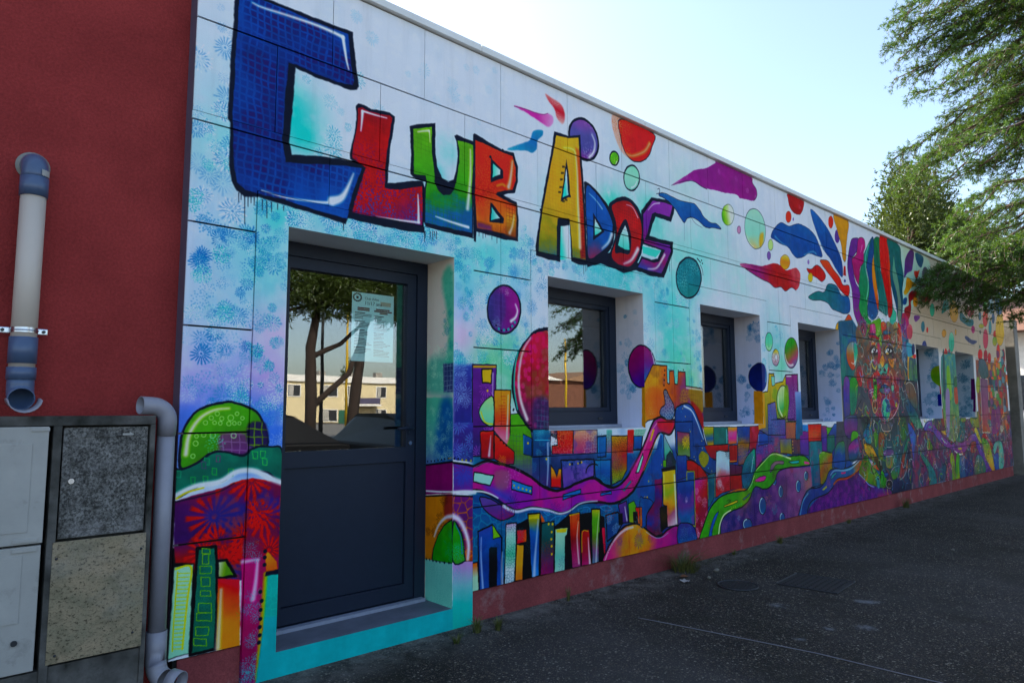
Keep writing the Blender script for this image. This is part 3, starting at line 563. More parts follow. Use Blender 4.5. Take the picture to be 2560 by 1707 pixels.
P('5761 1649 6019 1629 6008 1426 5839 1452','a08a30',soft=18,a=0.8,tex=[('lines', '5a3a28', 43, 0.7)])
P('5652 1647 5760 1625 5732 1513 5603 1525','8a5a50',soft=17,a=0.8,tex=[('cell', 'd8b820', 32, 0.8)])
S('5728 1661 6008 1644','d8e8e8',18,w2=13,soft=10,a=0.8)
P('5799 1526 5908 1477 6012 1376 6006 1263 5877 1327','9a1c30',soft=20,a=0.9)
P('5084 1637 5299 1641 5332 1476 5250 1406 5113 1372 5040 1453','d07050',soft=23,a=0.7,tex=[('spk', 'f0d8c8', 26, 0.5)])
D('5377 1815 5369 1773 5363 1725 5357 1677','0a0c14',10)
D('5476 1825 5445 1824 5596 1823 5682 1833','0a0c14',7)
P('5390 1637 5438 1572 5507 1488 5509 1392 5428 1351 5338 1370 5280 1417 5302 1464 5364 1500 5357 1571 5348 1618',['5a5a68', '6a5a88', '3a6a98'],tex=[('cell', 'e0e8ec', 31, 0.7)],w=11,o='0a0c14')
P('2969 1071 3062 1059 3145 1080 3214 1087 3319 1064 3402 1042 3525 997 3639 940 3756 870 3876 829 4001 833 4130 866 4264 891 4355 891 4447 840 4573 798 4672 811 4774 868 4880 967 4990 1090 5084 1217 5162 1325 5220 1369 5315 1381 5411 1344 5520 1354 5497 1274 5425 1219 5348 1232 5262 1234 5203 1180 5134 1084 5038 937 4945 825 4838 733 4701 682 4570 667 4412 691 4260 705 4142 697 4041 658 3943 649 3807 689 3637 723 3524 715 3450 722 3354 768 3260 828 3168 872 3062 895 2970 906',['a82a8c', 'b02c90', 'a82a90', 'b0309a', 'a8287c', 'c03a60'],tex=[('noise', '4a3ab0', 214, 0.45)],w=22,o='0a0c14',g=(2991, 988, 5292, 1278))
P('3168 925 3330 878 3450 780 3330 800 3214 879','2a4ab8',soft=43,a=0.75)
P('3260 1013 3402 1005 3390 891 3283 890','8a6a70',soft=26,a=0.6)
P('4827 938 5008 1089 5103 1227 5217 1302 5244 1268 5136 1117 5001 907 4874 798','cc50a0',soft=26,a=0.5)
P('5238 1346 5490 1343 5446 1241 5291 1256','c83a48',soft=23,a=0.8)
S('2970 901 3062 889 3146 880 3225 856 3295 822','dce6f5',14,w2=10,soft=5)
S('3348 763 3401 732 3487 708 3637 716 3807 685 3929 648 4041 656 4156 699 4260 709 4382 704','c8d4f0',24,w2=9,soft=7)
S('3067 1050 3145 1073 3214 1080','c0a0dc',5,w2=3,soft=3,a=0.7)
S('4915 965 5007 1068 5092 1184 5160 1270 5227 1324','f0b0d8',7,w2=15,soft=11,a=0.6)
S('5019 916 5134 1062 5203 1169 5261 1223','d07a20',9,w2=5)
P('3073 1020 3258 983 3221 915 3065 955',['a0d4d0', '98ccd0'],sm=0,w=9,o='0a0c14')
P('3432 939 3638 876 3632 820 3424 873','2a80c0',sm=0,w=9,o='0a0c14')
D('3453 899 3497 881 3539 869 3578 858 3616 846','c0c030',8)
P('3970 790 4181 816 4183 782 3972 750','2a70b8',sm=0,w=8,o='0a0c14')
P('4422 762 4565 771 4564 748 4421 744','2a68b8',sm=0,w=7,o='0a0c14')
P('4712 764 4828 844 4844 822 4737 753','2a68a0',sm=0,w=4,o='8a4a20')
P('4904 900 5010 1064 5020 1029 4948 897','a0d8d4',sm=0,w=9,o='0a0c14')
P('5110 1167 5169 1275 5193 1269 5138 1171','c8a820',sm=0)
P('3474 619 3701 667 3753 597 3886 564 4040 632 4170 619 4319 623 4472 568 4463 203 4295 204 3697 209 3329 208','0a0c14',sm=0)
P('3053 402 3103 403 3122 202 3054 202',['c86a40', 'a8d0c0', 'a0d0c8'],sm=0,w=7,o='0a0c14')
P('3107 610 3237 642 3330 541 3329 204 3120 204',['3a4aa0', '1a4a98', '1a3c88', '1a4a98'],sm=0,w=11,o='0a0c14')
S('3138 565 3136 432 3153 222','a8c0f0',7,w2=18,soft=8,a=0.8)
S('3336 437 3329 327 3335 216','a8c0f0',10,w2=26,soft=10,a=0.8)
P('3239 647 3322 546 3246 541','7cb818',sm=0,w=5,o='0a0c14')
P('3209 480 3226 490 3287 482 3285 203 3209 205','0a0c14',sm=0)
P('3371 631 3476 630 3455 213 3355 207',['d0a0d8', 'a0d0d0', '60b8a0', 'c8d8e8', 'b0c8e0'],sm=0,tex=[('cell', '0a5a60', 21, 0.75)],w=9,o='0a0c14')
P('3476 475 3550 461 3536 212 3455 213',['d89a10', 'd8a018', 'c87a18'],sm=0,w=11,o='0a0c14')
P('3480 575 3579 574 3578 475 3479 477',['d82a50', 'c8304a', 'd86a20'],sm=0,w=9,o='0a0c14',g=(3480, 531, 3579, 519))
P('3547 474 3629 473 3623 210 3533 211','0a0c14',sm=0)
P('3592 678 3717 674 3704 214 3624 213',['c0b020', '1a5aa0', '1a4a98', '2a60b0', '3a80c8'],sm=0,tex=[],w=12,o='0a0c14')
P('3599 657 3708 659 3705 632 3637 644 3601 643','c8c010',sm=0)
S('3698 631 3680 488 3660 330 3652 225','b0c8f0',7,w2=30,soft=13,a=0.85)
P('3727 664 3773 604 3733 601','d86a10',sm=0)
P('3733 598 3873 598 3862 205 3717 214',['0a5a60', '1a4a50', '4a3058', '7a2468'],sm=0,tex=[('spk', '8a3a28', 22, 0.5)],w=9,o='0a0c14')
D('3810 582 3853 577 3843 519 3838 466 3841 413 3841 354','c8b818',10)
P('3879 542 4025 535 3986 208 3866 207',['a8d4c4', '98ccc0', '70b8b4', '98ccc8'],sm=0,tex=[('spk', '3a9a98', 18, 0.3)],w=12,o='0a0c14')
P('3890 531 4013 526 4003 499 3899 507','d0c018',sm=0)
P('3989 468 4010 480 4076 469 4065 210 3983 207','0a0c14',sm=0)
P('4040 629 4167 633 4171 210 4066 210',['d86a18', 'b84a20', '8a2a38', 'a03868', '8a3a70'],sm=0,tex=[('cell', 'c89ab0', 21, 0.35)],w=12,o='0a0c14')
S('4147 564 4130 432 4148 240','e8d0e0',8,w2=17,soft=8,a=0.8)
S('4047 624 4155 630','d8b820',8)
P('4175 496 4280 491 4298 208 4177 211',['a81a38', 'a01838', '8a1a40', 'a03a70'],sm=0,w=12,o='0a0c14')
S('4186 320 4193 477 4263 475','d8b020',7)
S('4262 425 4270 318 4280 216','f0d8e8',6,w2=23,soft=8,a=0.9)
P('4307 644 4417 638 4395 211 4305 210',['c8c020', '5a9a18', '5a8a28', '7a5080', '5a80a0'],sm=0,tex=[],w=13,o='0a0c14')
S('4403 615 4376 450 4355 219','c8d8e8',6,w2=16,soft=8,a=0.8)
P('4388 449 4469 454 4451 215 4386 210','0a0c14',sm=0)
P('4431 488 4478 483 4477 290 4460 213',['d03a60', 'a02048'],sm=0,w=6,o='0a0c14')
P('4485 579 4649 590 4712 502 4628 410 4498 366',['1a5a90', '1a3a70', '2a4a90'],sm=0,tex=[('star', '8ab0d8', 60, 0.7, 3)],w=13,o='0a0c14')
P('4651 649 4764 672 4792 483 4696 494',['5a3a88', '3a2a70'],sm=0,w=9,o='0a0c14')
S('4741 622 4766 506','dce6f5',10,w2=14,soft=8,a=0.8)
P('4648 570 4706 574 4712 482 4654 478','0a0c14',sm=0)
P('4789 644 4870 662 4903 607 4890 472 4796 482',['5aa018', '6a9a18', '8aa020'],sm=0,w=8,o='0a0c14')
P('4885 603 4981 601 4984 435 4919 458',['c8281a', 'd05a18', 'd07018'],sm=0,w=8,o='0a0c14')
P('4850 570 4915 569 4925 452 4855 471','0a0c14',sm=0)
P('5171 829 5289 834 5272 332 5160 324 5040 392 5050 529 5172 635',['7a2060', '3a2a80', '5a2058', '2a3a90', '5a1c3a'],sm=0,tex=[('noise', '7a2048', 86, 0.5)],w=9,o='0a0c14')
P('4447 205 4497 297 4594 384 4711 451 4829 470 4950 450 5054 390 5160 328 5253 316 5368 362 5525 369 5536 184 5065 193 4720 196',['b04088', 'c88a40', 'c89a30', '9a4080', '7a2a80'],tex=[('star', '5a2078', 63, 0.7, 9), ('noise', 'c83a90', 167, 0.4)],w=17,o='0a0c14',g=(4482, 338, 5519, 258))
S('4466 212 4528 302 4627 385 4744 432 4845 441','f0d0e0',8,w2=24,soft=10)
S('5036 377 5160 314 5271 305 5367 332','8ac0e8',4,w2=4)
P('4961 797 5044 888 5129 980 5217 1100 5279 1223 5329 1221 5335 1112 5305 988 5284 823 5178 822 5171 635 5080 579 4955 623',['0a4a98', '0a4a94', '104a8c'],sm=0,tex=[('dots', 'c0b030', 49, 0.9, 9)])
S('5287 1235 5314 1209 5318 1138 5301 1072 5306 1013','5a98e0',8,w2=4,soft=3)
P('4956 670 5009 674 5090 659 5143 614 5072 556 5037 504 5027 425 4949 450',['1a4a88', '0a4a90'],tex=[('dots', 'c0b030', 32, 0.9, 3)],w=7,o='0a0c14')
P('4954 599 4980 601 4977 431 4948 434','d86a10',sm=0,w=6,o='0a0c14')
P('5334 1230 5391 1152 5461 1065 5501 961 5367 918 5334 1003',['b8a0c8', '60b0a0', '1a4a50'],sm=0,w=7,o='0a0c14')
P('5371 1027 5432 1075 5516 969 5506 910 5359 910','1a3038',sm=0,tex=[('cell', '4a7a80', 22, 0.7)],w=5,o='0a0c14')
P('5312 988 5363 989 5360 922 5310 925','5a9818',sm=0,w=4,o='0a0c14')
P('5530 1441 5616 1493 5742 1511 5835 1467 5895 1386 5971 1277 6022 1150 6082 1039 6171 953 6221 942 6214 819 6062 822 5933 885 5824 953 5716 989 5756 1009 5549 1018 5520 1217',['2a5098', '1a4488', '1a4484', '10407c'],tex=[('dots', '5ab0e0', 35, 0.9, 30), ('dots', 'c0b030', 32, 0.9, 22)],w=14,o='0a0c14')
S('5678 1484 5802 1440 5892 1332 5952 1232 5998 1159','c8dcf4',20,w2=7,soft=9)
P('5552 1246 5756 1224 5760 995 5686 1012 5552 1018',['8a3a70', '7a5a60', '5a7a40', '6a8a70'],sm=0,tex=[('star', 'd0c050', 78, 0.9, 2)],w=7,o='0a0c14')
P('5534 1019 5694 1016 5694 812 5530 789',['2a4a90', '14307c', '1a3480'],sm=0,tex=[('cell', '5a8ac0', 15, 0.4)],w=6,o='0a0c14')
P('5907 1002 5975 1043 6072 1003 6077 940 5999 881 5928 930','8a8a20',soft=5,a=0.9,tex=[('cell', 'd8c820', 20, 0.9)])
P('5702 970 5808 955 5926 903 6028 821 6056 788 5831 781 5822 856 5697 873',['a81420', 'a01420', '98182c'],sm=0,w=9,o='0a0c14')
P('5823 782 6057 793 6036 434 5952 337 5898 231 5813 194',['b03a98', 'b03088', 'a81850', '981838', '8a2048'],sm=0,tex=[('star', 'e8c0dc', 52, 0.8, 8)],w=8,o='0a0c14',g=(5830, 768, 6048, 575))
P('5694 864 5822 856 5812 336 5670 386',['1a4a88', '1a3a80'],sm=0,w=9,o='9aa018')
P('5530 772 5807 779 5796 355 5655 388 5526 377',['1a4a90', '2a3a88', '5a3a88', '2a5a98', '1a6a98'],sm=0,tex=[('noise', '8a3a90', 102, 0.5)],w=6,o='0a0c14')
ST('5577 667 5699 657 5679 573 5573 582',3,'d8c8ec',20,34,'p',0.9,5)
P('5526 373 5655 389 5761 352 5818 284 5813 190 5532 192',['3a3a88', '2a3a88', '1a5a98'],tex=[('spk', '6ab0d0', 22, 0.5)],w=10,o='0a0c14')
P('6052 806 6188 818 6169 582 6042 478',['0a5a80', '0a4a70', '1a6a78'],sm=0,w=6,o='0a0c14')
S('6053 735 6051 575','c8b020',5)
S('6186 789 6174 582','c8c030',4)
P('5301 888 5506 901 5519 386 5358 383 5352 570 5296 591',['c8b820', 'c8b020', '90a840', 'd0a020', 'b05a80', 'c8b8d0'],sm=0,w=9,o='0a0c14')
S('5488 843 5493 623 5498 413','e8ecf0',25,w2=18,soft=12,a=0.85)
S('5321 854 5323 638','d8e0d0',13,w2=10,soft=8,a=0.7)
P('5281 914 5514 926 5513 892 5286 885','0a0c14',sm=0)
P('5241 564 5267 578 5345 574 5358 383 5250 349','0a0c14',sm=0)
P('6004 1281 6190 1275 6182 1091 6069 1096 6017 1204',['c0b020', '8a9a40', '2a5a98', 'c8a020'],sm=0,w=5,o='0a0c14')
P('6190 1275 6457 1270 6452 1097 6182 1093',['0a6a68', '0a6468'],sm=0,w=6,o='0a0c14')
S('6434 1240 6434 1109','a0d8e8',15,w2=13,soft=9,a=0.8)
P('6463 1270 6650 1266 6629 1092 6464 1093',['c8a81c', 'c8609a', 'c04a98', 'c87a50'],sm=0,w=6,o='0a0c14')
P('6651 1269 6920 1269 6897 1093 6819 873 6648 872',['1a4a98', '1a4488', '8a6a30', '3a4a80', '8a5a50'],sm=0,tex=[('cell', 'c8a040', 35, 0.7)],w=8,o='0a0c14')
P('6920 1269 7147 1270 7098 1156 7026 1019 6887 1015',['a01a30', '98183c', '8a2038'],sm=0,tex=[('star', 'd08a90', 59, 0.5, 4)],w=7,o='0a0c14')
P('6011 1096 6460 1091 6464 1014 6227 1033 6213 951 6121 974 6057 1031',['a81830', '8a1a38', '7a2048'],sm=0,w=5,o='0a0c14')
P('6474 1079 6647 1082 6624 902 6475 901',['98182c', '8a1430', '801838'],sm=0,w=8,o='0a0c14')
S('6481 917 6613 916','c8a018',8)
P('6474 891 6722 859 6706 764 6466 770',['4a2a58', '5a2038'],sm=0,w=6,o='0a0c14')
P('6466 772 6706 766 6715 621 6475 626',['98182c', '8a1a34'],sm=0,w=6,o='0a0c14')
P('6226 1026 6297 1039 6384 1022 6477 1018 6475 621 6323 613 6185 572',['a8c8dc', 'b0d0e4', 'a8bcd8', 'a83a50', '981a38', 'a02a40'],sm=0,tex=[('cell', 'c0a8a0', 24, 0.35), ('star', 'c8d8e8', 55, 0.8, 5)],w=8,o='0a0c14',g=(6348, 1019, 6339, 586))
P('6899 1034 7018 1039 7003 823 6889 772',['5a2040', '4a2a60'],sm=0)
P('7010 1012 6976 747 6848 615 6753 623 6708 716 6730 839 6804 931 6905 990',['1a8a78', '0a6a78', '0a5078', '1a6080'],w=10,o='0a0c14')
S('6982 962 6947 885 6920 789','b8e0e8',10,w2=16,soft=10,a=0.8)
D('6974 987 6981 952 6969 914 6972 874','2ab080',9)
P('7026 1019 7101 1196 7347 1416 7744 1414 7745 927 7396 969 7180 903 7015 813',['2a5aa0', '2a4a90', '4a3a80', '7a3a68'],sm=0,tex=[('cell', '5a90d0', 41, 0.5), ('noise', 'a83a80', 81, 0.5), ('dots', '8ab0d0', 30, 0.7, 10)],w=7,o='0a0c14')
P('7090 1186 7312 1189 7312 1069 7079 1052',['2a58a8', '1a4088'],sm=0,w=7,o='0a0c14')
S('7099 1171 7091 1067','dce6f5',10,w2=5,soft=5,a=0.7)
P('7754 1276 8012 1288 8001 1099 8101 1096 8084 923 7883 927 7878 1113 7763 1117',['8a4a50', '7a4a50', '5a3a50', '3a3a50'],sm=0,tex=[('spk', 'c86a40', 21, 0.4)],w=7,o='0a0c14')
P('7589 1113 7873 1113 7872 930 7591 955',['5a6a90', '6a7a58', '8a7a30'],sm=0,tex=[('spk', 'c8b030', 23, 0.4)],w=7,o='0a0c14')
D('7902 1075 7901 1038 7902 1000 7901 963','c8b020',9)
P('8001 1369 8104 1369 8089 1096 7981 1094',['8a90d8', '4a6aa8', '1a5a78'],sm=0,w=5,o='0a0c14')
P('8099 1194 8324 1183 8309 889 8084 921',['8a2a88', '5a3a98', '4a3a80'],sm=0,w=7,o='0a0c14')
P('8106 1265 8327 1261 8319 1183 8099 1194','3a80c8',sm=0,soft=7)
P('8323 1267 8702 1266 8671 1056 8319 1058',['c83a18', 'd8581c', 'd06018', 'b83428'],sm=0,tex=[('lines', '8a3010', 40, 0.7)],w=8,o='0a0c14')
P('8687 1244 8861 1235 8825 919 8673 925',['8a3a68', '4a3a98', '5a2a78'],sm=0,w=7,o='0a0c14')
P('8846 1226 8982 1215 9091 1237 9077 1119 8861 1117',['5aa818', '5a9c18'],sm=0,w=8,o='0a0c14')
P('9086 1261 9404 1262 9373 1015 9065 967 8860 1113',['3a70b8', '2a4a90', '2a3a70', '4a3a60'],sm=0,tex=[('dots', 'a83a80', 47, 0.8, 4)],w=8,o='0a0c14')
P('8856 1119 9077 1118 9070 961 8987 895 8838 918',['1a6a60', '1a5a60'],sm=0,w=7,o='0a0c14')
P('8327 1061 8687 1058 8691 919 8586 520 8325 512',['1a7888', '1a6a80', '0a4a78'],sm=0,tex=[('noise', '8a5070', 67, 0.5)],w=8,o='0a0c14')
S('8347 845 8350 702 8341 549','5aa0d0',11,w2=17,soft=11,a=0.7)
P('8590 889 8705 929 8986 892 8971 687 8713 527 8595 524',['5a9818', '7a9020', 'a06020', '8a7020', '4a8020'],sm=0,w=10,o='0a0c14',g=(8595, 889, 8768, 540))
S('8606 866 8629 910 8756 910','b8d8b0',14,w2=11,soft=9,a=0.8)
P('8972 698 9024 858 9121 959 9301 1021 9401 997 9362 687',['5a8a60', '1a4a88', '1a4a80', '1a5a80'],tex=[('cell', '5a90a0', 28, 0.5)],w=11,o='0a0c14')
S('9027 835 9118 936 9269 1001','c0d8c8',7,w2=12,soft=7,a=0.8)
P('6227 181 6269 302 6360 374 6673 435 6871 522 6976 620 7155 586 7434 656 7506 743 7731 771 8350 757 8363 520 8199 489 8051 346 7989 193 7247 192',['2a2a70', '3a2a74', '4a2a70', '6a4078', '8a5888'],sm=0,tex=[('spk', '20184a', 30, 0.5), ('noise', '8a5a90', 89, 0.4), ('spk', 'a878a0', 24, 0.25)],g=(6478, 260, 8076, 718))
P('7208 399 7197 359 7172 329 7140 314 7106 318 7077 339 7058 373 7054 413 7065 453 7088 483 7120 498 7155 495 7184 475 7203 440',['3a4a80', '2a5a90'],w=8,o='0a0c14')
S('7135 325 7110 328 7088 343 7072 368 7065 398 7068 430 7081 458 7101 478 7125 488','b8d8ec',5,w2=14,soft=5)
P('7618 519 7610 491 7593 469 7570 458 7546 461 7525 475 7512 499 7509 528 7517 556 7534 578 7557 589 7581 587 7602 573 7616 549',['3a4a80', '2a5a90'],w=8,o='0a0c14')
S('7567 466 7549 468 7533 479 7522 496 7517 517 7519 540 7529 560 7543 575 7561 582','b8d8ec',5,w2=14,soft=5)
P('8061 546 8052 516 8033 494 8007 482 7980 485 7957 500 7942 525 7939 555 7948 584 7967 607 7993 618 8020 616 8044 601 8058 576',['3a4a80', '2a5a90'],w=8,o='0a0c14')
S('8003 490 7983 492 7965 503 7953 521 7948 544 7951 567 7961 588 7977 603 7997 611','b8d8ec',5,w2=15,soft=5)
P('8270 652 8262 629 8245 611 8222 602 8198 604 8178 616 8165 635 8162 659 8170 682 8186 700 8209 709 8233 708 8254 696 8267 676',['3a4a80', '2a5a90'],w=9,o='0a0c14')
S('8219 608 8201 610 8186 619 8175 633 8170 650 8172 669 8181 685 8195 697 8212 703','b8d8ec',5,w2=15,soft=5)
P('6888 237 6877 213 6849 196 6810 189 6767 194 6730 209 6706 232 6699 259 6710 283 6737 300 6776 307 6818 303 6855 287 6881 264',['3a4a80', '2a5a90'],w=8,o='0a0c14')
S('6803 196 6771 200 6743 211 6723 228 6713 248 6715 268 6729 285 6752 296 6782 300','b8d8ec',5,w2=13,soft=5)
P('7632 229 7624 208 7606 192 7580 185 7553 188 7530 200 7514 219 7510 242 7518 263 7536 279 7562 286 7589 283 7613 271 7628 252',['3a4a80', '2a5a90'],w=8,o='0a0c14')
S('7576 191 7556 193 7538 202 7525 216 7519 233 7521 250 7531 265 7546 276 7566 280','b8d8ec',5,w2=14,soft=5)
P('7474 648 7467 629 7451 614 7430 607 7407 608 7388 619 7375 635 7371 655 7378 675 7394 689 7415 697 7438 695 7458 685 7471 668',['3a4a80', '2a5a90'],w=8,o='0a0c14')
S('7427 612 7410 613 7395 621 7384 633 7379 648 7381 663 7389 677 7402 687 7418 692','b8d8ec',5,w2=14,soft=5)
P('8168 191 8250 274 8540 379 8835 410 9099 539 9729 605 9967 727 10520 621 11599 364 11552 93 9645 157',['1a1430', '4a1c6a', '5a2480', '4a2a80'],sm=0,tex=[('spk', '24104a', 43, 0.6), ('blob', '3a1460', 36, 0.7), ('noise', '8a3a98', 71, 0.4)])
P('6250 557 6429 606 6612 624 6800 614 6779 592 6427 583 6266 547','b86a10',soft=3)
P('5888 197 5951 320 6075 474 6250 566 6428 597 6610 601 6799 605 6901 674 6989 785 7157 874 7307 927 7395 964 7525 958 7698 909 7928 909 8167 898 8308 836 8307 779 7963 777 7686 777 7506 741 7434 656 7279 585 7155 585 7036 618 6976 618 6913 565 6829 485 6673 433 6488 414 6343 374 6268 300 6224 190',['4a9a0c', '4a920c', '428a0c', '4a9010'],sm=1,w=14,o='0a0c14',g=(5967, 318, 7973, 885))
S('7013 793 7177 868 7329 936 7437 950 7610 928 7832 879','d0f0d0',6,w2=20,soft=10)
S('6219 200 6255 304 6335 390 6471 425','d8f0d8',22,w2=13,soft=7)
S('6838 602 6910 654 6975 737','c0e8f0',8,w2=12,soft=6,a=0.8)
P('6991 692 7125 722 7231 718 7186 671 7020 673',['a83a98', 'c85090'],w=8,o='0a0c14')
P('7325 759 7363 833 7473 868 7649 861 7641 826 7481 832 7368 762',['8a7080', '5a5070'],w=6,o='0a0c14')
P('7779 847 8046 851 8033 816 7850 820','2ab0b0',sm=0,w=7,o='0a0c14')
P('8172 832 8311 814 8309 790 8181 797','c85a98',sm=0)
P('6713 512 6890 570 6836 533 6735 503','1a70a8',sm=0,w=6,o='0a0c14')
P('6336 481 6604 514 6614 491 6345 465','c8c018',sm=0,w=6,o='0a0c14')
P('6040 204 6082 305 6154 395 6239 436 6173 357 6114 275 6093 207','0a60b0',w=7,o='0a0c14')
D('6610 460 6647 463 6685 467','3ab880',8)
D('6490 443 6527 449 6563 450','a0b820',7)
S('6396 521 6451 535 6431 504 6477 528 6457 497','0a0c14',4)
P('7964 186 8036 316 8144 434 8298 497 8579 498 8744 564 8864 670 9061 695 9346 679 9558 700 9812 760 10019 875 10113 846 9995 701 9729 605 9390 561 9101 557 8922 454 8753 400 8488 378 8307 339 8226 271 8163 181',['2a4a90', '2a3c84', '2a4a88', '2a6090', 'c86a18'],w=15,o='0a0c14',g=(8058, 292, 10013, 825))
S('8982 502 9128 549 9419 550 9731 617 10002 750','c05a18',24,w2=19,soft=14,a=0.9)
S('8014 212 8101 363 8244 447','8ac8e8',11,w2=19,soft=8,a=0.8)
S('8900 622 9030 669 9343 653 9585 675 9877 769','a8d8f0',12,w2=19,soft=12,a=0.8)
P('8893 565 8970 629 9083 639 8993 593','1a8a98',w=6,o='0a0c14')
P('8640 460 8764 501 8783 477 8665 451','a8b020',sm=0)
P('9224 634 9370 633 9352 611 9236 614','c03a78',sm=0)
P('7123 1633 7342 1650 7389 1854 7510 1858 7485 1740 7720 1775 7790 1852 8104 1870 8099 1297 7800 1257 7727 1155 7303 1166 7120 1227',['c0b020', 'b8a820', '8a8a50', '4a5090'],sm=0,tex=[('noise', '5a9a60', 117, 0.5)],w=10,o='0a0c14')
P('7109 1633 7268 1635 7266 1252 7106 1227',['c89c10', 'c8a018'],sm=0)
P('7790 1852 8104 1870 8067 1313 7805 1316',['8a3a80', '6a3a88', '5a3a80'],sm=0,tex=[('spk', 'b89ac8', 36, 0.5)],w=12,o='0a0c14')
S('7821 1838 7935 1842','dce6f5',12)
P('7852 1539 7829 1456 7780 1390 7716 1354 7649 1355 7593 1391 7557 1456 7550 1537 7571 1618 7618 1684 7682 1722 7749 1724 7807 1688 7844 1622',['c8d8b0', 'a8d0a0', '5ab078', '8a9a40'],w=12,o='0a0c14')
S('7595 1596 7599 1464 7669 1376','e8f4d8',12,w2=21,soft=9)
P('7762 1717 7856 1689 7812 1390 7720 1420','6a9a30',soft=12,a=0.8,tex=[('spk', 'd8e080', 30, 0.5)])
P('7331 1507 7513 1537 7543 1348 7743 1331 7727 1155 7317 1166',['6a6aa0', '4a5a98', '3a5090'],sm=0,tex=[('cell', '8ab0d8', 43, 0.5), ('spk', 'b05a90', 35, 0.4)],w=9,o='0a0c14')
P('7441 1826 7523 1829 7523 1726 7453 1718','8ac8c0',sm=0,w=7,o='0a0c14')
P('7756 1302 7999 1298 7980 1104 7739 1111',['a0685a', '8a5a58'],sm=0,tex=[('spk', 'd89060', 30, 0.5)],w=7,o='0a0c14')
P('8017 1661 8202 1664 8168 1144 8016 1133',['8aa0d8', '3a6aa0', '1a5a80'],sm=0,soft=12)
P('1090 1413 1122 1468 1660 1468 1672 1105 1103 1122','4a78dc',sm=0,soft=38,a=0.6)
P('1136 1156 1131 1266 1140 1348 1177 1421 1238 1468 1320 1493 1406 1493 1496 1458 1548 1399 1576 1328 1582 1259 1524 1221 1407 1217 1293 1231 1214 1179',['5aa018', '58a018', '4a9020', '5a4a80'],tex=[('dots', 'a8dca0', 42, 0.0, 10)],w=13,o='10182e',g=(1255, 1487, 1435, 1225))
P('1331 1325 1461 1321 1465 1214 1340 1229','6a3a78',soft=13,a=0.8,tex=[('lines', 'a080b8', 44, 0.8)])
P('1474 1380 1570 1378 1579 1259 1483 1262','241c50',soft=10,a=0.9,tex=[('lines', '7ab020', 45, 1)])
S('1159 1228 1172 1329 1222 1412 1294 1454 1369 1463','e8f8e8',23,w2=9,soft=13)
S('1320 1435 1317 1427 1309 1423 1301 1427 1297 1435 1300 1443 1308 1446 1316 1443 1320 1435','a8e0b0',4)
S('1290 1413 1287 1405 1279 1402 1271 1405 1268 1413 1270 1421 1278 1424 1286 1421 1290 1413','a8e0b0',4)
S('1344 1409 1341 1401 1333 1397 1325 1401 1322 1409 1325 1417 1332 1420 1341 1417 1344 1409','a8e0b0',4)
S('1396 1412 1391 1401 1381 1397 1370 1401 1365 1412 1369 1423 1380 1428 1391 1423 1396 1412','a8e0b0',4)
S('1423 1434 1420 1427 1413 1424 1406 1427 1403 1434 1406 1441 1413 1444 1420 1441 1423 1434','a8e0b0',4)
S('1453 1409 1450 1403 1444 1400 1437 1403 1433 1410 1436 1417 1443 1419 1450 1416 1453 1409','a8e0b0',4)
S('1261 1388 1258 1380 1251 1377 1243 1380 1239 1388 1242 1396 1250 1399 1258 1396 1261 1388','a8e0b0',4)
S('1306 1387 1303 1380 1297 1378 1290 1381 1287 1387 1289 1394 1296 1397 1303 1394 1306 1387','a8e0b0',4)
S('1336 1384 1333 1377 1327 1374 1320 1377 1317 1384 1319 1391 1326 1394 1333 1391 1336 1384','a8e0b0',4)
S('1383 1381 1380 1373 1372 1370 1364 1373 1360 1382 1363 1390 1371 1393 1380 1389 1383 1381','a8e0b0',4)
S('1410 1383 1408 1376 1401 1373 1394 1376 1391 1383 1393 1390 1400 1393 1407 1390 1410 1383','a8e0b0',4)
S('1436 1382 1434 1376 1428 1374 1422 1376 1419 1383 1421 1389 1427 1391 1434 1389 1436 1382','a8e0b0',4)
S('1218 1281 1214 1272 1206 1269 1197 1273 1193 1282 1196 1291 1205 1295 1214 1290 1218 1281','a8e0b0',4)
S('1217 1318 1215 1312 1208 1309 1202 1312 1199 1319 1201 1325 1208 1328 1214 1325 1217 1318','a8e0b0',4)
S('1255 1325 1252 1317 1244 1314 1236 1317 1233 1325 1236 1333 1243 1336 1251 1333 1255 1325','a8e0b0',4)
S('1304 1321 1300 1311 1290 1307 1280 1311 1276 1321 1280 1331 1289 1335 1299 1331 1304 1321','a8e0b0',4)
S('1205 1217 1202 1209 1195 1206 1187 1210 1184 1218 1187 1225 1194 1228 1202 1225 1205 1217','a8e0b0',4)
S('1413 1317 1409 1307 1400 1304 1390 1308 1386 1318 1389 1327 1399 1331 1408 1327 1413 1317','a8e0b0',4)
ST('1262 1317 1308 1316 1311 1250 1265 1251',2,'68c8b8',47,57,'p',0.9,4)
P('1110 1149 1136 1152 1214 1179 1284 1227 1349 1234 1436 1211 1470 1214 1494 1237 1543 1255 1605 1248 1668 1235 1669 1065 1589 1110 1488 1126 1410 1121 1346 1078 1228 1063 1116 1013',['0a7868', '0a6a60', '0a685c'],tex=[('noise', '0a5a58', 86, 0.5)],w=11,o='10182e')
P('1293 1152 1319 1148 1318 1113 1296 1116','0a7060',sm=0,w=4,o='4ab060')
P('1249 1112 1274 1109 1274 1074 1252 1077','0a7060',sm=0,w=4,o='3aa060')
P('1186 1112 1211 1108 1211 1074 1190 1077','0a7060',sm=0,w=4,o='3aa060')
P('1377 1142 1404 1139 1403 1102 1380 1106','0a7060',sm=0,w=4,o='4a9a50')
P('1502 1227 1530 1224 1530 1187 1505 1190','0a7060',sm=0,w=4,o='5ac070')
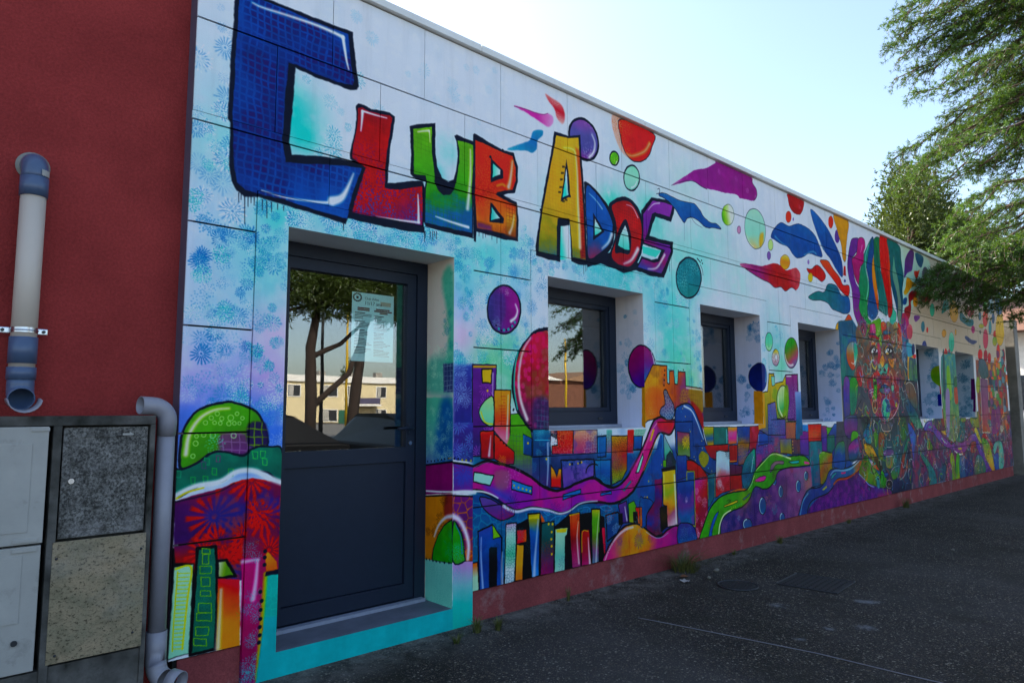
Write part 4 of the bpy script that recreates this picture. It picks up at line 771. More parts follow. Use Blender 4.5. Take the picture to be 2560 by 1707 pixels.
P('1545 1230 1574 1227 1573 1190 1548 1193','0a7060',sm=0,w=4,o='5ac070')
P('1557 1190 1585 1187 1585 1150 1560 1153','0a7060',sm=0,w=4,o='5ac070')
P('1115 1148 1140 1145 1139 1111 1118 1114','0a7060',sm=0,w=4,o='1a9a80')
P('1254 1205 1280 1202 1279 1166 1257 1170','0a7060',sm=0,w=4,o='1a9a70')
P('1309 1217 1335 1214 1334 1178 1312 1181','0a7060',sm=0,w=4,o='7a3a70')
P('1237 1187 1262 1184 1262 1149 1240 1152','0a7060',sm=0,w=4,o='5a4a70')
P('1115 995 1229 1022 1338 1041 1450 1080 1509 1086 1674 1045 1669 553 1588 546 1470 547 1230 586 1124 639',['8a1c40', '4a1c60', '3a1a60', 'a02430', '4a1c50'],sm=0,tex=[('star', 'd83a18', 141, 0.9, 9), ('noise', '1a3a98', 151, 0.5)])
S('1118 1013 1132 1030 1219 1064 1336 1078 1410 1119 1468 1129 1528 1119 1600 1080 1670 1050','dce8f8',25,w2=30,soft=11)
S('1125 1008 1176 1035 1255 1052','c8c820',9,w2=7)
S('1117 991 1230 1008 1338 1027 1413 1064','10182e',7,w2=4,soft=4)
P('1114 764 1123 763 1132 690 1222 673 1249 236 1117 223','0a0c14',sm=0)
P('1129 669 1217 667 1214 235 1117 227',['a8d8c8', '98d0c0', '90ccc0'],sm=0)
S('1136 659 1209 657 1198 502 1183 260','c8d010',9,w2=7)
S('1145 644 1138 426 1136 261','c8d010',5,w2=5)
S('1145 635 1202 629','c0cc20',3)
S('1145 616 1201 610','c0cc20',3)
S('1145 596 1200 590','c0cc20',3)
S('1145 577 1199 571','c0cc20',3)
S('1145 558 1199 551','c0cc20',3)
S('1145 538 1198 532','c0cc20',3)
S('1145 519 1197 512','c0cc20',3)
S('1145 500 1197 493','c0cc20',3)
S('1145 481 1196 474','c0cc20',3)
S('1144 461 1195 454','c0cc20',3)
S('1144 442 1195 435','c0cc20',3)
S('1144 423 1194 416','c0cc20',3)
S('1144 404 1193 397','c0cc20',3)
S('1144 385 1193 377','c0cc20',3)
S('1144 365 1192 358','c0cc20',3)
S('1144 346 1191 339','c0cc20',3)
S('1144 327 1190 320','c0cc20',3)
S('1144 308 1190 301','c0cc20',3)
S('1144 289 1189 282','c0cc20',3)
S('1144 270 1188 263','c0cc20',3)
P('1236 747 1326 744 1343 568 1347 222 1223 224 1229 497',['0a6a60', '0a685c', '08645a'],sm=0,w=15,o='0a0c14')
P('1259 743 1298 738 1299 712 1260 718','0a665c',sm=0,w=4,o='8ab838')
P('1263 713 1292 709 1294 661 1265 665','0a665c',sm=0,w=4,o='8ab838')
P('1252 655 1309 646 1311 609 1253 618','0a665c',sm=0,w=4,o='8ab838')
P('1259 600 1306 593 1308 545 1261 553','0a665c',sm=0,w=4,o='8ab838')
P('1260 531 1311 522 1312 496 1261 505','0a665c',sm=0,w=4,o='8ab838')
P('1251 471 1316 459 1318 412 1253 425','0a665c',sm=0,w=4,o='8ab838')
P('1245 423 1317 409 1319 372 1247 387','0a665c',sm=0,w=4,o='8ab838')
P('1243 355 1307 342 1309 299 1245 313','0a665c',sm=0,w=4,o='8ab838')
P('1236 300 1300 286 1302 250 1238 265','0a665c',sm=0,w=4,o='8ab838')
P('1339 669 1385 667 1440 575 1342 581',['c8d8d0', '5a8a20'],sm=0,w=15,o='0a0c14',g=(1340, 632, 1391, 624))
P('1345 576 1460 558 1473 210 1352 216',['c88a10', 'd08a18', 'c86018', 'c83a50'],sm=0,g=(1353, 293, 1472, 509))
S('1363 518 1362 382 1359 228','f0dcd8',13,w2=27,soft=13,a=0.85)
P('1467 773 1683 766 1709 -40 1480 20',['7a1c48', 'a01c68', '8a1c60', '7a2468'],sm=0,soft=10)
P('1466 660 1554 657 1557 437 1548 2 1480 20',['b0247c', 'a81c70', '8a1a58', '7a2060'],sm=0)
S('1550 638 1544 534 1532 442','f0c0e8',15,w2=27,soft=11,a=0.9)
S('1471 645 1555 647','d0d8f0',19,w2=11,soft=11,a=0.8)
P('1494 961 1661 966 1666 651 1594 661 1561 742 1483 733',['3a2a80', '6a1c50', '8a1c40'],sm=0,soft=19,tex=[('star', 'd84018', 126, 0.9, 4)])
ST('1482 498 1560 484 1567 4 1485 26',26,'48b8c0',28,42,'p',0.85,7)
ST('1472 753 1541 745 1545 649 1476 658',5,'48b8c0',29,43,'p',0.8,8)
P('1597 564 1679 561 1713 -166 1582 -129 1589 242',['20b0b0', '18a8a8', '10a0a0', '10a0a0'],sm=0,tex=[('cell', '60d0c0', 34, 0.4)])
S('1597 564 1589 384 1579 244 1570 59 1569 -33','a8c030',23,w2=17,soft=11,a=0.8)
P('1594 661 1604 679 1657 623 1664 563 1597 564',['d8a018', 'c86018'],sm=0)
P('1597 578 1674 576 1674 552 1593 550','10182e',sm=0)
D('1590 685 1589 652 1589 613 1571 473 1580 424 1576 377 1576 330 1574 288 1575 245 1572 208','10182e',11)
P('1560 -20 3070 -20 3070 150 2885 150 1668 150 1668 330 1600 330','02a4b4',sm=0,soft=6,tex=[('noise','0298a8',300,.35)])
P('2882 426 3055 422 3060 -57 2885 -20',['b88ad0', '80b8c8', '38b4b4', '14a8a8'],sm=0,tex=[('spk', '50a8c8', 25, 0.35)])
S('2882 442 3052 423','0a0c14',11)
P('2878 876 3053 861 3055 422 2882 437',['6a2a78', '5a2a70', '6a2a58', 'a04a30'],sm=0,tex=[('cell', 'd88a20', 64, 0.8)])
P('2884 700 2928 663 2970 583 2984 475 2985 427 2882 442',['3a8a10', '3a9010', '4a9850'],tex=[],w=11,o='10182e')
ST('2885 573 2956 564 2957 447 2886 457',4,'3ab0a8',38,53,'p',0.85,9)
S('2884 737 2941 704 2990 624 3019 534 3012 439','e0d4f0',36,w2=24,soft=15)
S('2907 676 2949 597 2963 478','2a6ab8',6)
P('2884 1090 3055 1064 3056 877 2885 886',['7a2a80', '4a3a98', '6a2a80'],sm=0,tex=[('star', '3a4ab0', 98, 0.6, 3)])
S('2885 896 2982 892 3081 880','dce6f5',22,w2=26,soft=9)
S('2883 1095 2981 1079 3059 1061','0a0c14',15)
S('2885 875 3053 855','0a0c14',11)
P('2881 1366 3054 1363 3055 1086 2883 1116',['3a3a90', '3a2a80', '2a3a88'],sm=0,tex=[('star', '6a8ad8', 88, 0.6, 4), ('spk', '3aa0b0', 26, 0.3)])
D('2960 1110 2995 1105 3037 1100','a0a030',8)
D('2890 1122 2925 1117','10182e',8)
BGR('d0cfd2')
PR('381 2511 63 2512 54 1574 372 1580','cfcdd0',sm=0)
PR('193 2383 62 2412 49 1757 146 1762 110 2020','48b09c',soft=32,a=0.75)
STR('220 2387 69 2413 62 1758 198 1765',40,'2a9080',19,32,'p',1,11)
STR('163 2121 66 2127 63 1859 160 1866',7,'1a7a90',32,48,'b',1,12)
PR('348 1797 186 1828 56 1765 54 1574 372 1580','50a89c',soft=48,a=0.8)
STR('364 1920 70 1899 66 1574 358 1580',70,'c8ece0',19,32,'p',0.78,13)
PR('172 1771 56 1773 54 1574 163 1576','2a2a6a',sm=0,soft=8,a=0.8,tex=[('lines', 'a8c8d8', 34, 1)])
PR('385 1540 59 1535 55 1086 377 1060',['68b8a8', '60b0a8', '6aa8b0', '5a78b0'],sm=0,soft=9,tex=[])
PR('200 1494 59 1493 55 1094 252 1084','1a4a98',soft=50,a=0.8)
STR('376 1461 72 1460 69 1094 370 1077',80,'a8dcd0',20,34,'p',0.78,14)
PR('377 1060 55 1103 53 890 373 853',['7a1a68', '80186c', '701a68'],sm=0)
SR('359 880 192 888 53 899','dce6f5',13,w2=13,soft=4)
SR('377 1060 194 1083 55 1101','0a0c14',12)
SR('373 841 53 877','0a0c14',12)
DR('347 1087 303 1091 263 1095 223 1102 183 1108 145 1115 107 1120','10182e',7)
DR('96 1121 76 1125','b0a030',6)
PR('373 836 53 873 48 430 365 409',['c88a18', 'c08418', 'b07a20'],sm=0,tex=[])
PR('135 866 53 873 51 727 147 716','7a2a48',soft=20,a=0.8)
STR('350 804 135 841 132 612 346 584',6,'40201c',58,75,'b',1,15)
PR('285 409 272 494 216 593 147 667 58 714 48 426',['4a9810', '3a9010', '3a9420'],sm=0,w=9,o='10182e')
STR('160 616 50 630 48 462 158 445',8,'3aa8a0',29,40,'p',1,16)
SR('259 579 210 660 133 718 51 739','e0d8f0',16,w2=28,soft=12)
PR('365 409 48 426 44 35 358 -35',['80c0c0', '78bcbc', '80c8c4', '88c0c0'],sm=0,tex=[('spk', '4a9a9c', 19, 0.25)])
DR('351 411 311 413 273 412 235 414 192 415 141 419 91 425','10182e',8)
PR('882 2518 547 2512 552 1272 879 1290',['c4c6d2', 'c0c8e0', 'bccaf0'],sm=0)
STR('839 2366 551 2382 570 1409 846 1408',16,'1a6a9c',38,61,'b',1,21)
STR('826 2292 561 2289 576 1455 831 1408',6,'4a80a8',28,47,'d',0.78,22)
PR('440 1834 456 1753 499 1689 558 1654 625 1656 685 1695 725 1764 739 1849 721 1933 677 1998 615 2031 549 2026 490 1985 452 1917',['8a1a6a', '7a1878', '4a2090'],w=12,o='10182e',g=(685, 1946, 604, 1709))
PR('589 1651 549 1649 559 1284 598 1306','b88a18',sm=0)
PR('1379 2506 1052 2505 1075 1142 1378 1134',['b8bcce', 'b4bede', 'b0c0ee'],sm=0)
STR('1186 2400 1049 2387 1055 2016 1193 2024',8,'1a5a90',49,77,'b',1,23)
STR('1324 2048 1166 2039 1193 1378 1350 1377',7,'1a5a90',49,77,'b',1,24)
STR('1322 1654 1096 1649 1113 1236 1303 1232',5,'1a5a90',44,64,'b',0.975,25)
PR('929 1803 946 1735 987 1681 1046 1652 1111 1654 1169 1686 1208 1743 1220 1814 1203 1884 1159 1938 1099 1966 1034 1963 977 1929 940 1872',['0a1c50', '0a2468', '0a2a70'],w=6,o='0a1430')
PR('1164 1659 1058 1648 1066 1142 1175 1171',['c08a10', 'c09010'],sm=0)
PR('1870 2498 1555 2495 1573 1081 1893 1072',['b4bacc', 'b0bcdc', 'b0c0ee'],sm=0)
STR('1737 2345 1567 2332 1565 1988 1782 1998',9,'1a5a90',48,77,'b',1,26)
STR('1808 2057 1563 2045 1571 1684 1816 1689',8,'1a5a90',43,72,'b',1,27)
STR('1816 1689 1571 1684 1587 1174 1821 1170',10,'1a5a90',43,71,'b',0.975,28)
PR('2398 2546 2033 2493 2075 1044 2396 1037',['a8b4c8', 'a8b8d8', 'a0b4dc'],sm=0)
STR('2291 2484 2064 2469 2091 1163 2341 1159',26,'1a5a80',60,101,'b',0.975,29)
PR('2198 2098 2140 2177 2056 2193 1990 2116 2005 1851 2053 1839 2121 1881 2188 1963',['7a8a10', '5a8a18', '6a8a18'],soft=5)
PR('2076 1846 2005 1844 2013 1705 2078 1706','a02a20',sm=0)
PR('2113 1707 2001 1711 2014 1500 2119 1500','1a2080',sm=0)
PR('2863 2564 2555 2484 2606 993 2890 987',['98a8bc', '98acc8', '98b0d0'],sm=0)
STR('2805 2438 2571 2425 2649 1125 2869 1122',24,'1a5070',68,113,'b',0.975,30)
PR('2620 2036 2543 2033 2582 1393 2620 1393 2606 1631 2644 1632','4a1c58',sm=0)
P('11913 4064 12492 4095 13295 4070 13386 3865 12981 3427 12657 3348 11817 2665 11845 3158',['b8d0c8', 'a0d0d0', 'a8d4d8', 'b0d8e0'],soft=42,a=0.8)
P('9370 2621 9848 2688 10188 2482 12088 2618 11747 657 9075 793',['1a5a80', '3a5060', '4a4a58', '3a4a60'],sm=0,soft=18)
P('9999 3860 10224 3898 10193 3749 10034 3626 9950 3560 9966 3439 10027 3245 10146 3154 10173 3025 10113 2904 10184 2779 10307 2701 10315 2596 10274 2460 10162 2453 10053 2619 9923 2781 9903 2952 9883 3123 9798 3286 9778 3456 9843 3640 9925 3786',['6a3a90', '5a3088', '6a3a94', '7a3488', '7a3a60'],w=8,o='101820')
P('10224 3898 10432 3933 10462 3819 10392 3726 10382 3570 10234 3477 10177 3300 10132 3214 10015 3314 9969 3457 9950 3560 10127 3667',['b03a88', 'a02a78', '98246c'],w=8,o='101820')
S('10348 3819 10317 3760 10277 3708','e0a8d8',22,w2=9,soft=13,a=0.8)
P('10560 3854 10719 3982 10664 3843 10532 3656 10461 3482 10529 3309 10533 3173 10436 2972 10430 2765 10539 2721 10362 2608 10309 2710 10165 2803 10113 2904 10179 3069 10142 3207 10257 3480 10370 3569 10399 3691',['2a9090', '1a7a78', '1a8068', '108060', '2a8a5a', '3a9a60'],w=8,o='101820')
S('10609 3871 10468 3692 10437 3506 10498 3332 10490 3195 10411 3042','a8dcd8',13,w2=26,soft=13,a=0.85)
P('10719 3982 10817 3999 10780 3740 10684 3568 10694 3311 10780 3082 10827 2911 10791 2835 10637 2757 10498 2763 10418 2845 10464 3011 10533 3173 10533 3336 10477 3511 10593 3757',['1a5078', '0a4888', '104a80', '1a4a88', '1a5488'],tex=[('cell', '3a80b0', 28, 0.35)],w=8,o='101820')
S('10445 2874 10478 2779 10590 2753','b0c8e0',9,w2=13,soft=7,a=0.7)
P('10764 3714 10784 3601 10823 3374 10856 3192 10874 2981 10830 2930 10739 3132 10677 3355 10694 3560',['c89a10', 'c89010', 'c88018', 'c05038'],w=8,o='101820')
P('10842 4003 11069 4042 11060 3735 11021 3559 11100 3418 11189 3183 11244 3047 11205 2873 11043 2886 10948 2905 10854 2933 10892 3103 10823 3374 10784 3601 10806 3838',['2a7050', '2a6a58', '1a6068', '1a7070', '1a6a70'],w=9,o='101820')
S('11035 3486 11108 3306 11159 3151','8ac0b0',6,w2=12,soft=8,a=0.7)
S('10955 4022 10921 3715 11021 3559','0a1c20',7,w2=5)
S('10921 3960 10947 3888','5ab02a',14,w2=6,soft=6)
P('11075 4081 11395 4097 11420 3838 11447 3676 11418 3575 11426 3383 11449 3116 11421 2940 11317 2854 11242 2867 11244 3047 11189 3183 11100 3418 11038 3590',['c83a08', 'c03a08', 'b8300c', 'a81c18', 'a01c24'],w=9,o='101820')
S('11383 4017 11418 3828 11406 3671 11371 3530 11393 3341 11402 3149','e8a898',8,w2=20,soft=12,a=0.8)
P('11395 4097 11913 4064 11959 3840 12027 3578 11935 3366 11929 3167 11822 2861 11773 2730 11633 2864 11608 3036 11505 3218 11429 3403 11418 3575 11450 3696 11428 3888',['0a6868', '08606c', '0a5068', '1a4a70'],w=9,o='101820')
P('11636 3871 11662 3697 11764 3494 11812 3292 11845 3079 11798 2878 11802 2742 11633 2864 11690 3044 11672 3267 11545 3466 11528 3610',['5a9a90', '6a9890', '708a88', '6a8a80'],w=6,o='101820')
S('11479 3467 11578 3343 11632 3184 11635 3038','1a3a78',14,w2=20)
S('11509 3490 11607 3357 11663 3207','a0c0d0',4,w2=6,a=0.7)
P('11454 3068 11495 2996 11592 2937 11546 2817 11378 2750 11292 2776 11314 2835 11421 2940',['60a8a0', '50b0a0', '60b8a8'],w=9,o='101820')
P('12431 4086 12605 4061 12503 3827 12428 3733 12212 3663 12052 3561 12096 3738 12167 3901',['4a2a60', '5a3078', '4a3080'],soft=8)
P('12683 4073 13068 4058 12972 3883 12842 3854 12702 3929',['1a5a70', '204a70'],soft=9)
P('12563 3742 12733 3765 12832 3799 12753 3704 12663 3630 12565 3669',['c04a20', 'a83c20'],soft=9)
P('12148 3543 12242 3591 12424 3548 12626 3511 12377 3449 12215 3349 12060 3281 11982 3312 12082 3404',['c09010', 'c09010', 'c8b080'],soft=8)
P('12457 3397 12671 3422 12751 3358 12908 3376 13076 3427 13373 3374 13138 3253 12948 3254 12797 3280 12657 3348 12493 3268 12305 3207 12302 3105 12236 2978 12104 2876 11980 2894 11960 3021 12026 3077 12192 3134 12206 3297 12335 3373',['7a1434', '801830', '8a1c34', '8a2040'],soft=8)
P('11964 3210 12125 3243 12079 3143 11935 3118',['1a4a80'],soft=8)
P('14078 3395 14341 3446 14349 3310 14505 3348 14525 3270 14304 3271 14035 3189 13887 3153 13941 3247',['2a8080', '3a9090'],soft=9)
P('15326 3372 15940 3494 15997 3376 15800 3271 15588 3264',['8a2838', '902c3c'],soft=10)
P('15020 3259 15185 3286 15449 3203 15872 3216 15891 3119 15622 3061 15298 3082 14993 3139',['2a6a78', '2a7080'],soft=10)
P('12426 2980 12713 2991 12514 2891 12412 2902',['6a4088'],soft=8)
P('13268 3795 13242 3740 13190 3691 13122 3660 13052 3651 12994 3666 12959 3702 12954 3752 12979 3807 13030 3855 13097 3887 13167 3897 13226 3882 13262 3846',['4a4a60', '6a5a78'],soft=15)
P('12636 3232 12617 3194 12578 3161 12526 3140 12472 3134 12427 3146 12398 3171 12393 3206 12411 3243 12450 3276 12501 3298 12555 3304 12602 3293 12630 3267',['c08a18', 'c89a20'],w=4,o='705010')
P('13500 3182 13477 3130 13434 3086 13378 3059 13321 3054 13275 3072 13248 3108 13245 3157 13267 3208 13310 3251 13366 3279 13422 3285 13470 3268 13497 3231',['48a898', '58b8a8'],w=7,o='2a6a68')
P('14912 3302 14885 3206 14809 3124 14699 3072 14579 3059 14471 3087 14397 3151 14370 3238 14396 3331 14469 3412 14576 3466 14696 3482 14807 3455 14884 3391',['c8b078', 'c8ac70', 'c0a060'],w=6,o='8a7040')
P('12916 2836 12899 2796 12867 2762 12826 2742 12784 2739 12750 2754 12730 2783 12728 2821 12744 2861 12776 2895 12817 2916 12859 2919 12894 2905 12914 2875',['3a7a90', '2a6a80'],w=5,o='1a3a50')
P('13082 2794 13073 2773 13056 2755 13035 2744 13014 2743 12996 2750 12986 2766 12985 2786 12994 2808 13010 2825 13031 2836 13053 2838 13071 2830 13081 2814','b03030')
P('15976 3028 15955 2994 15912 2965 15856 2947 15797 2943 15749 2953 15719 2976 15714 3007 15735 3041 15777 3070 15833 3088 15892 3093 15941 3083 15971 3059',['a02a78'],soft=12)
P('13763 3461 13743 3421 13701 3385 13648 3363 13592 3357 13546 3369 13518 3396 13514 3433 13534 3474 13574 3509 13627 3532 13683 3538 13730 3527 13759 3499',['4a9a28', '3a8a20'],soft=11)
P('11867 2963 12135 2888 12053 2584 11745 2562',['a02858', 'a82a80', '8a2880'],soft=10)
P('12291 2701 12268 2646 12221 2600 12161 2572 12100 2568 12049 2588 12018 2628 12014 2680 12036 2734 12082 2779 12141 2808 12203 2813 12256 2794 12287 2753',['b85a70', 'a84a60'],w=5,o='d08a98')
S('12070 2763 12174 2787 12255 2758','e8b8c8',4)
P('14083 2813 14065 2786 14024 2761 13970 2746 13913 2742 13864 2750 13833 2769 13826 2794 13844 2822 13884 2846 13938 2862 13995 2866 14045 2858 14076 2840',['c09c20'],soft=16)
P('9456 2453 9801 2490 10100 2379 10221 2189 9905 1776 9332 1764',['0a5a90', '1a5a88', '2a6070', '2a7068'],sm=0,soft=11,tex=[('noise', '3a8a78', 114, 0.5)])
P('9984 2590 10596 2687 11431 2756 11784 2526 11785 2203 11629 1815 9876 1776 9986 2177',['7a5a50', '6a5a50', '5a4a48', '5a4a50', '6a4048'],soft=18,tex=[('noise', '3a5a60', 98, 0.6), ('noise', 'a05a40', 74, 0.4), ('spk', 'c8b8a0', 25, 0.35)])
P('9587 2212 9625 2298 9714 2354 9843 2379 9952 2346 9990 2257 9961 2147 9884 2047 9820 1994 9750 1985 9660 2038 9601 2113',['6a8aa0', '8a9080', 'a06a48', 'b05a40', 'a84a48'],tex=[],w=6,o='1a1818')
P('9855 2363 9951 2341 9981 2245 9937 2129 9854 2034 9843 2113',['3aa098', '40a890', 'a8c8d0'],soft=5)
S('9735 2085 9817 2072 9879 2115','dce6f5',10,w2=23,soft=10,a=0.8)
P('9920 2003 9998 2052 10084 2044 10130 1954 10114 1838 10031 1757 9936 1800 9900 1900',['8a5060', 'a03438', '903840'],w=6,o='1a1818')
S('10162 2076 10119 1982 10122 1896 10154 1805','c8d0d8',9,w2=7,soft=3)
P('10056 2700 10325 2724 10339 2606 10262 2483 10125 2560 10052 2561',['6a4a88', '7a4a68', '8a4060'],soft=6)
P('10307 2486 10486 2678 10700 2756 10928 2776 10911 2443 10869 2380 10800 2460 10698 2526 10675 2694 10427 2584',['5a9a18', '6aa018', '68a020', '8aa828'],soft=4)
P('10484 2660 10675 2694 10688 2561 10483 2546',['a02868', 'c87aa8', 'a02860'],w=5,o='1a1818',g=(10478, 2617, 10698, 2635))
D('10671 2663 10671 2639 10672 2615 10673 2591','dce6f5',7)
P('10450 2532 10639 2552 10759 2506 10838 2499 10770 2470 10583 2488 10456 2467',['2a4a78', 'a01c40', '8a2038'],w=5,o='1a1818')
P('10931 2739 11106 2754 11124 2650 11004 2628 10946 2568 10921 2622',['c05030', 'b84838', 'a84a50'],w=5,o='1a1818')
P('11066 2720 11059 2708 11042 2698 11018 2692 10993 2690 10971 2693 10957 2700 10953 2710 10960 2722 10977 2732 11000 2739 11026 2741 11048 2738 11062 2730',['c86a40'],w=4,o='d0a080')
P('10991 2596 11087 2628 11239 2634 11303 2607 11197 2581 11061 2564',['3a6088', '2a5078'],w=5,o='1a1818')
P('11027 2562 11229 2570 11293 2544 11219 2507 11030 2476 10987 2516',['a83048', '982038'],w=5,o='1a1818')
S('11015 2481 11133 2495 11221 2520','d8d0d0',9,w2=4,soft=3)
P('11157 2759 11278 2769 11259 2654 11158 2652',['8a9a70', '7a6a80'],w=4,o='1a1818')
P('11301 2809 11548 2830 11486 2774 11394 2747 11312 2772','48a8a0',soft=4)
P('11429 2744 11613 2797 11618 2611 11524 2471 11472 2582',['a09060', '7a7060', '8a9a90'],w=5,o='1a1818')
P('11650 2800 11777 2701 11787 2539 11708 2392 11569 2416 11582 2609',['b83a18', 'b84028', 'a85040', '9a6a50'],w=5,o='1a1818')
S('11679 2764 11727 2619 11686 2481','e0b090',4,w2=9,soft=7,a=0.7)
P('11821 2854 11990 2869 11995 2573 11784 2526',['7a2a70', '6a3a80', '3a7a98'],soft=7)
P('10802 2312 10777 2278 10717 2248 10636 2229 10548 2225 10472 2235 10423 2258 10408 2289 10432 2323 10489 2352 10569 2371 10657 2377 10735 2367 10787 2344',['3a2a28', '2a2424'],soft=14,a=0.9)
P('10472 2255 10511 2310 10609 2346 10700 2321 10744 2299 10661 2271 10551 2265','e4e4ec',w=7,o='0a0a0c')
P('10678 2311 10669 2294 10648 2280 10621 2271 10591 2270 10566 2275 10549 2287 10545 2303 10554 2320 10574 2334 10602 2343 10631 2344 10657 2339 10674 2327',['1a1c24'],w=2,o='000000')
P('10614 2313 10610 2306 10604 2300 10594 2297 10584 2296 10576 2299 10571 2304 10570 2311 10573 2317 10580 2323 10589 2327 10599 2327 10607 2325 10612 2320','dce6f5')
P('11382 2345 11355 2309 11290 2279 11202 2259 11108 2254 11026 2265 10973 2288 10957 2321 10983 2355 11045 2386 11131 2406 11226 2412 11310 2402 11366 2378',['3a2a28', '2a2424'],soft=15,a=0.9)
P('11026 2285 11068 2342 11174 2380 11272 2354 11319 2332 11229 2302 11111 2295','e4e4ec',w=8,o='0a0a0c')
P('11248 2343 11238 2326 11216 2311 11186 2302 11154 2301 11127 2307 11109 2319 11105 2335 11115 2352 11136 2367 11166 2376 11198 2378 11226 2372 11243 2360',['1a1c24'],w=3,o='000000')
P('11179 2346 11175 2338 11168 2332 11158 2329 11147 2328 11138 2331 11133 2336 11131 2343 11135 2350 11142 2356 11152 2360 11163 2361 11172 2358 11178 2353','dce6f5')
S('10474 2373 10556 2408 10649 2402 10718 2334','c8b050',8,w2=13,soft=4)
P('10505 2381 10588 2416 10666 2415 10647 2390','c86a30',soft=5)
S('11034 2340 11082 2380 11152 2403','c8a018',19,w2=10,soft=4)
P('11069 2293 11170 2299 11149 2273 11081 2269','c8a868',soft=5)
P('10746 2420 10836 2378 10854 2281 10787 2157 10731 2106 10669 2116 10736 2245 10718 2334',['a8386a', 'a83060', 'a82848', '982840'],soft=5)
P('10915 2254 10971 2196 10969 2129 10885 2061 10808 2085 10785 2145 10826 2201',['c88a10', 'c89018', 'd0b890'],w=6,o='1a1818')
S('10830 2123 10888 2077','e8d8c8',12,w2=5,soft=6,a=0.7)
P('11121 2203 11256 2204 11451 2232 11422 2161 11321 2076 11206 2102',['b87a18', 'c0882a', 'c89aa0'],w=5,o='1a1818',g=(11152, 2186, 11438, 2156))
S('11395 2210 11346 2120','d8d0e8',19,w2=9,soft=9,a=0.8)
S('10478 2190 10475 2113 10520 2056 10594 2029 10647 2073','c8c070',20,w2=24,soft=4)
P('10552 2170 10650 2198 10691 2152 10650 2091 10558 2099',['7a2848', 'a04a78', '8a3a58'],soft=5)
P('10728 2082 10797 2115 10885 2058 11008 2118 11094 2134 11097 2048 11020 1978 10906 1986 10804 1953 10729 1986',['5aa098', '58a898', '4a9a98'],w=5,o='1a1818')
P('10830 2026 10823 2015 10806 2005 10783 2000 10759 1999 10738 2003 10724 2011 10720 2022 10727 2033 10744 2042 10766 2048 10791 2049 10812 2045 10826 2037','2a3034')
P('11015 2033 11008 2020 10991 2009 10969 2003 10946 2002 10926 2007 10913 2016 10910 2029 10917 2042 10933 2053 10955 2059 10978 2060 10999 2055 11012 2046','2a3034')
P('11080 2048 11149 2063 11135 1865 11068 1864','a83a30',soft=5)
P('11181 2052 11353 2058 11472 1937 11382 1809 11159 1804',['8a5a40', '8a4a50', '6a3a60'],soft=7)
P('10556 1980 10670 2014 10771 1946 10701 1794 10375 1787 10420 1893',['b83a30', 'a83a30', 'a82a38'],soft=6)
P('10466 1895 10610 1923 10701 1902 10678 1853 10566 1838 10466 1789 10420 1788',['3a8a10', '4a9018'],w=5,o='0a0c0c')
P('10767 1916 10880 1919 10887 1859 10772 1844',['3a8a18'],soft=5)
P('11982 2278 12022 2293 12235 2317 12227 2270 12053 2255 12000 1953 11944 1951',['c8b018', 'c89018'],soft=3)
P('12053 2255 12245 2265 12362 2270 12365 1853 12007 1888',['3a5070', '3a5a60', '2a6068'],soft=7,tex=[('noise', '5a8a58', 80, 0.6)])
P('12236 2324 12373 2331 12363 2277 12246 2271',['c03a18', 'c04018'],soft=4)
P('11983 2500 12261 2465 12235 2317 11984 2291','4898b8',soft=7)
P('11796 2488 11940 2471 11925 2275 11796 2165 11722 2265',['5a6a98', '4a7098', '4a6078'],soft=7)
S('11945 2445 11922 2307','a8c0d0',7,w2=5,soft=4)
P('12350 2417 12334 2375 12307 2341 12272 2321 12237 2320 12209 2336 12194 2367 12193 2408 12208 2449 12236 2483 12270 2503 12305 2505 12333 2489 12349 2457',['0a3a68', '1a2a60'],soft=5)
P('12717 2520 12800 2580 12905 2587 12950 2493 12721 2486',['1a3a88', '1a2a70'],soft=4)
S('11031 2033 11052 1981','6aa0a0',6,w2=2,soft=2,a=0.7)
S('10264 2054 10246 2034','2a2a30',5,w2=2,soft=2,a=0.7)
S('10034 2385 10019 2345','a8b0b8',7,w2=2,soft=2,a=0.7)
S('10664 2148 10696 2130','a8b0b8',4,w2=2,soft=2,a=0.7)
S('10043 2090 9997 2056','2a2a30',4,w2=2,soft=2,a=0.7)
S('11631 2364 11623 2344','c8c8c0',4,w2=2,soft=3,a=0.7)
S('10789 1949 10745 1920','c8c8c0',7,w2=2,soft=2,a=0.7)
S('10563 1909 10550 1888','a85a48',4,w2=2,soft=2,a=0.7)
S('10448 2191 10450 2175','c8a868',5,w2=2,soft=2,a=0.7)
S('10839 2120 10812 2068','6aa0a0',5,w2=2,soft=2,a=0.7)
S('11129 2114 11132 2081','a85a48',6,w2=2,soft=2,a=0.7)
S('10646 2086 10689 2075','6aa0a0',5,w2=2,soft=2,a=0.7)
S('10859 2152 10825 2100','6aa0a0',6,w2=2,soft=2,a=0.7)
S('11406 2250 11351 2219','a8b0b8',7,w2=2,soft=3,a=0.7)
S('10570 2186 10574 2150','c8c8c0',6,w2=2,soft=2,a=0.7)
S('10080 2332 10096 2315','a85a48',6,w2=2,soft=2,a=0.7)
S('10254 2331 10207 2300','c8a868',7,w2=2,soft=2,a=0.7)
S('10767 1948 10767 1911','c8c8c0',4,w2=2,soft=2,a=0.7)
S('10146 1946 10113 1929','c8c8c0',7,w2=2,soft=2,a=0.7)
S('11400 2540 11414 2504','a85a48',4,w2=2,soft=3,a=0.7)
S('11412 2226 11387 2189','3a2a28',4,w2=2,soft=3,a=0.7)
S('11602 2222 11545 2178','6aa0a0',5,w2=2,soft=3,a=0.7)
S('11097 2041 11138 1994','2a2a30',6,w2=2,soft=2,a=0.7)
S('10206 2199 10233 2170','a8b0b8',6,w2=2,soft=2,a=0.7)
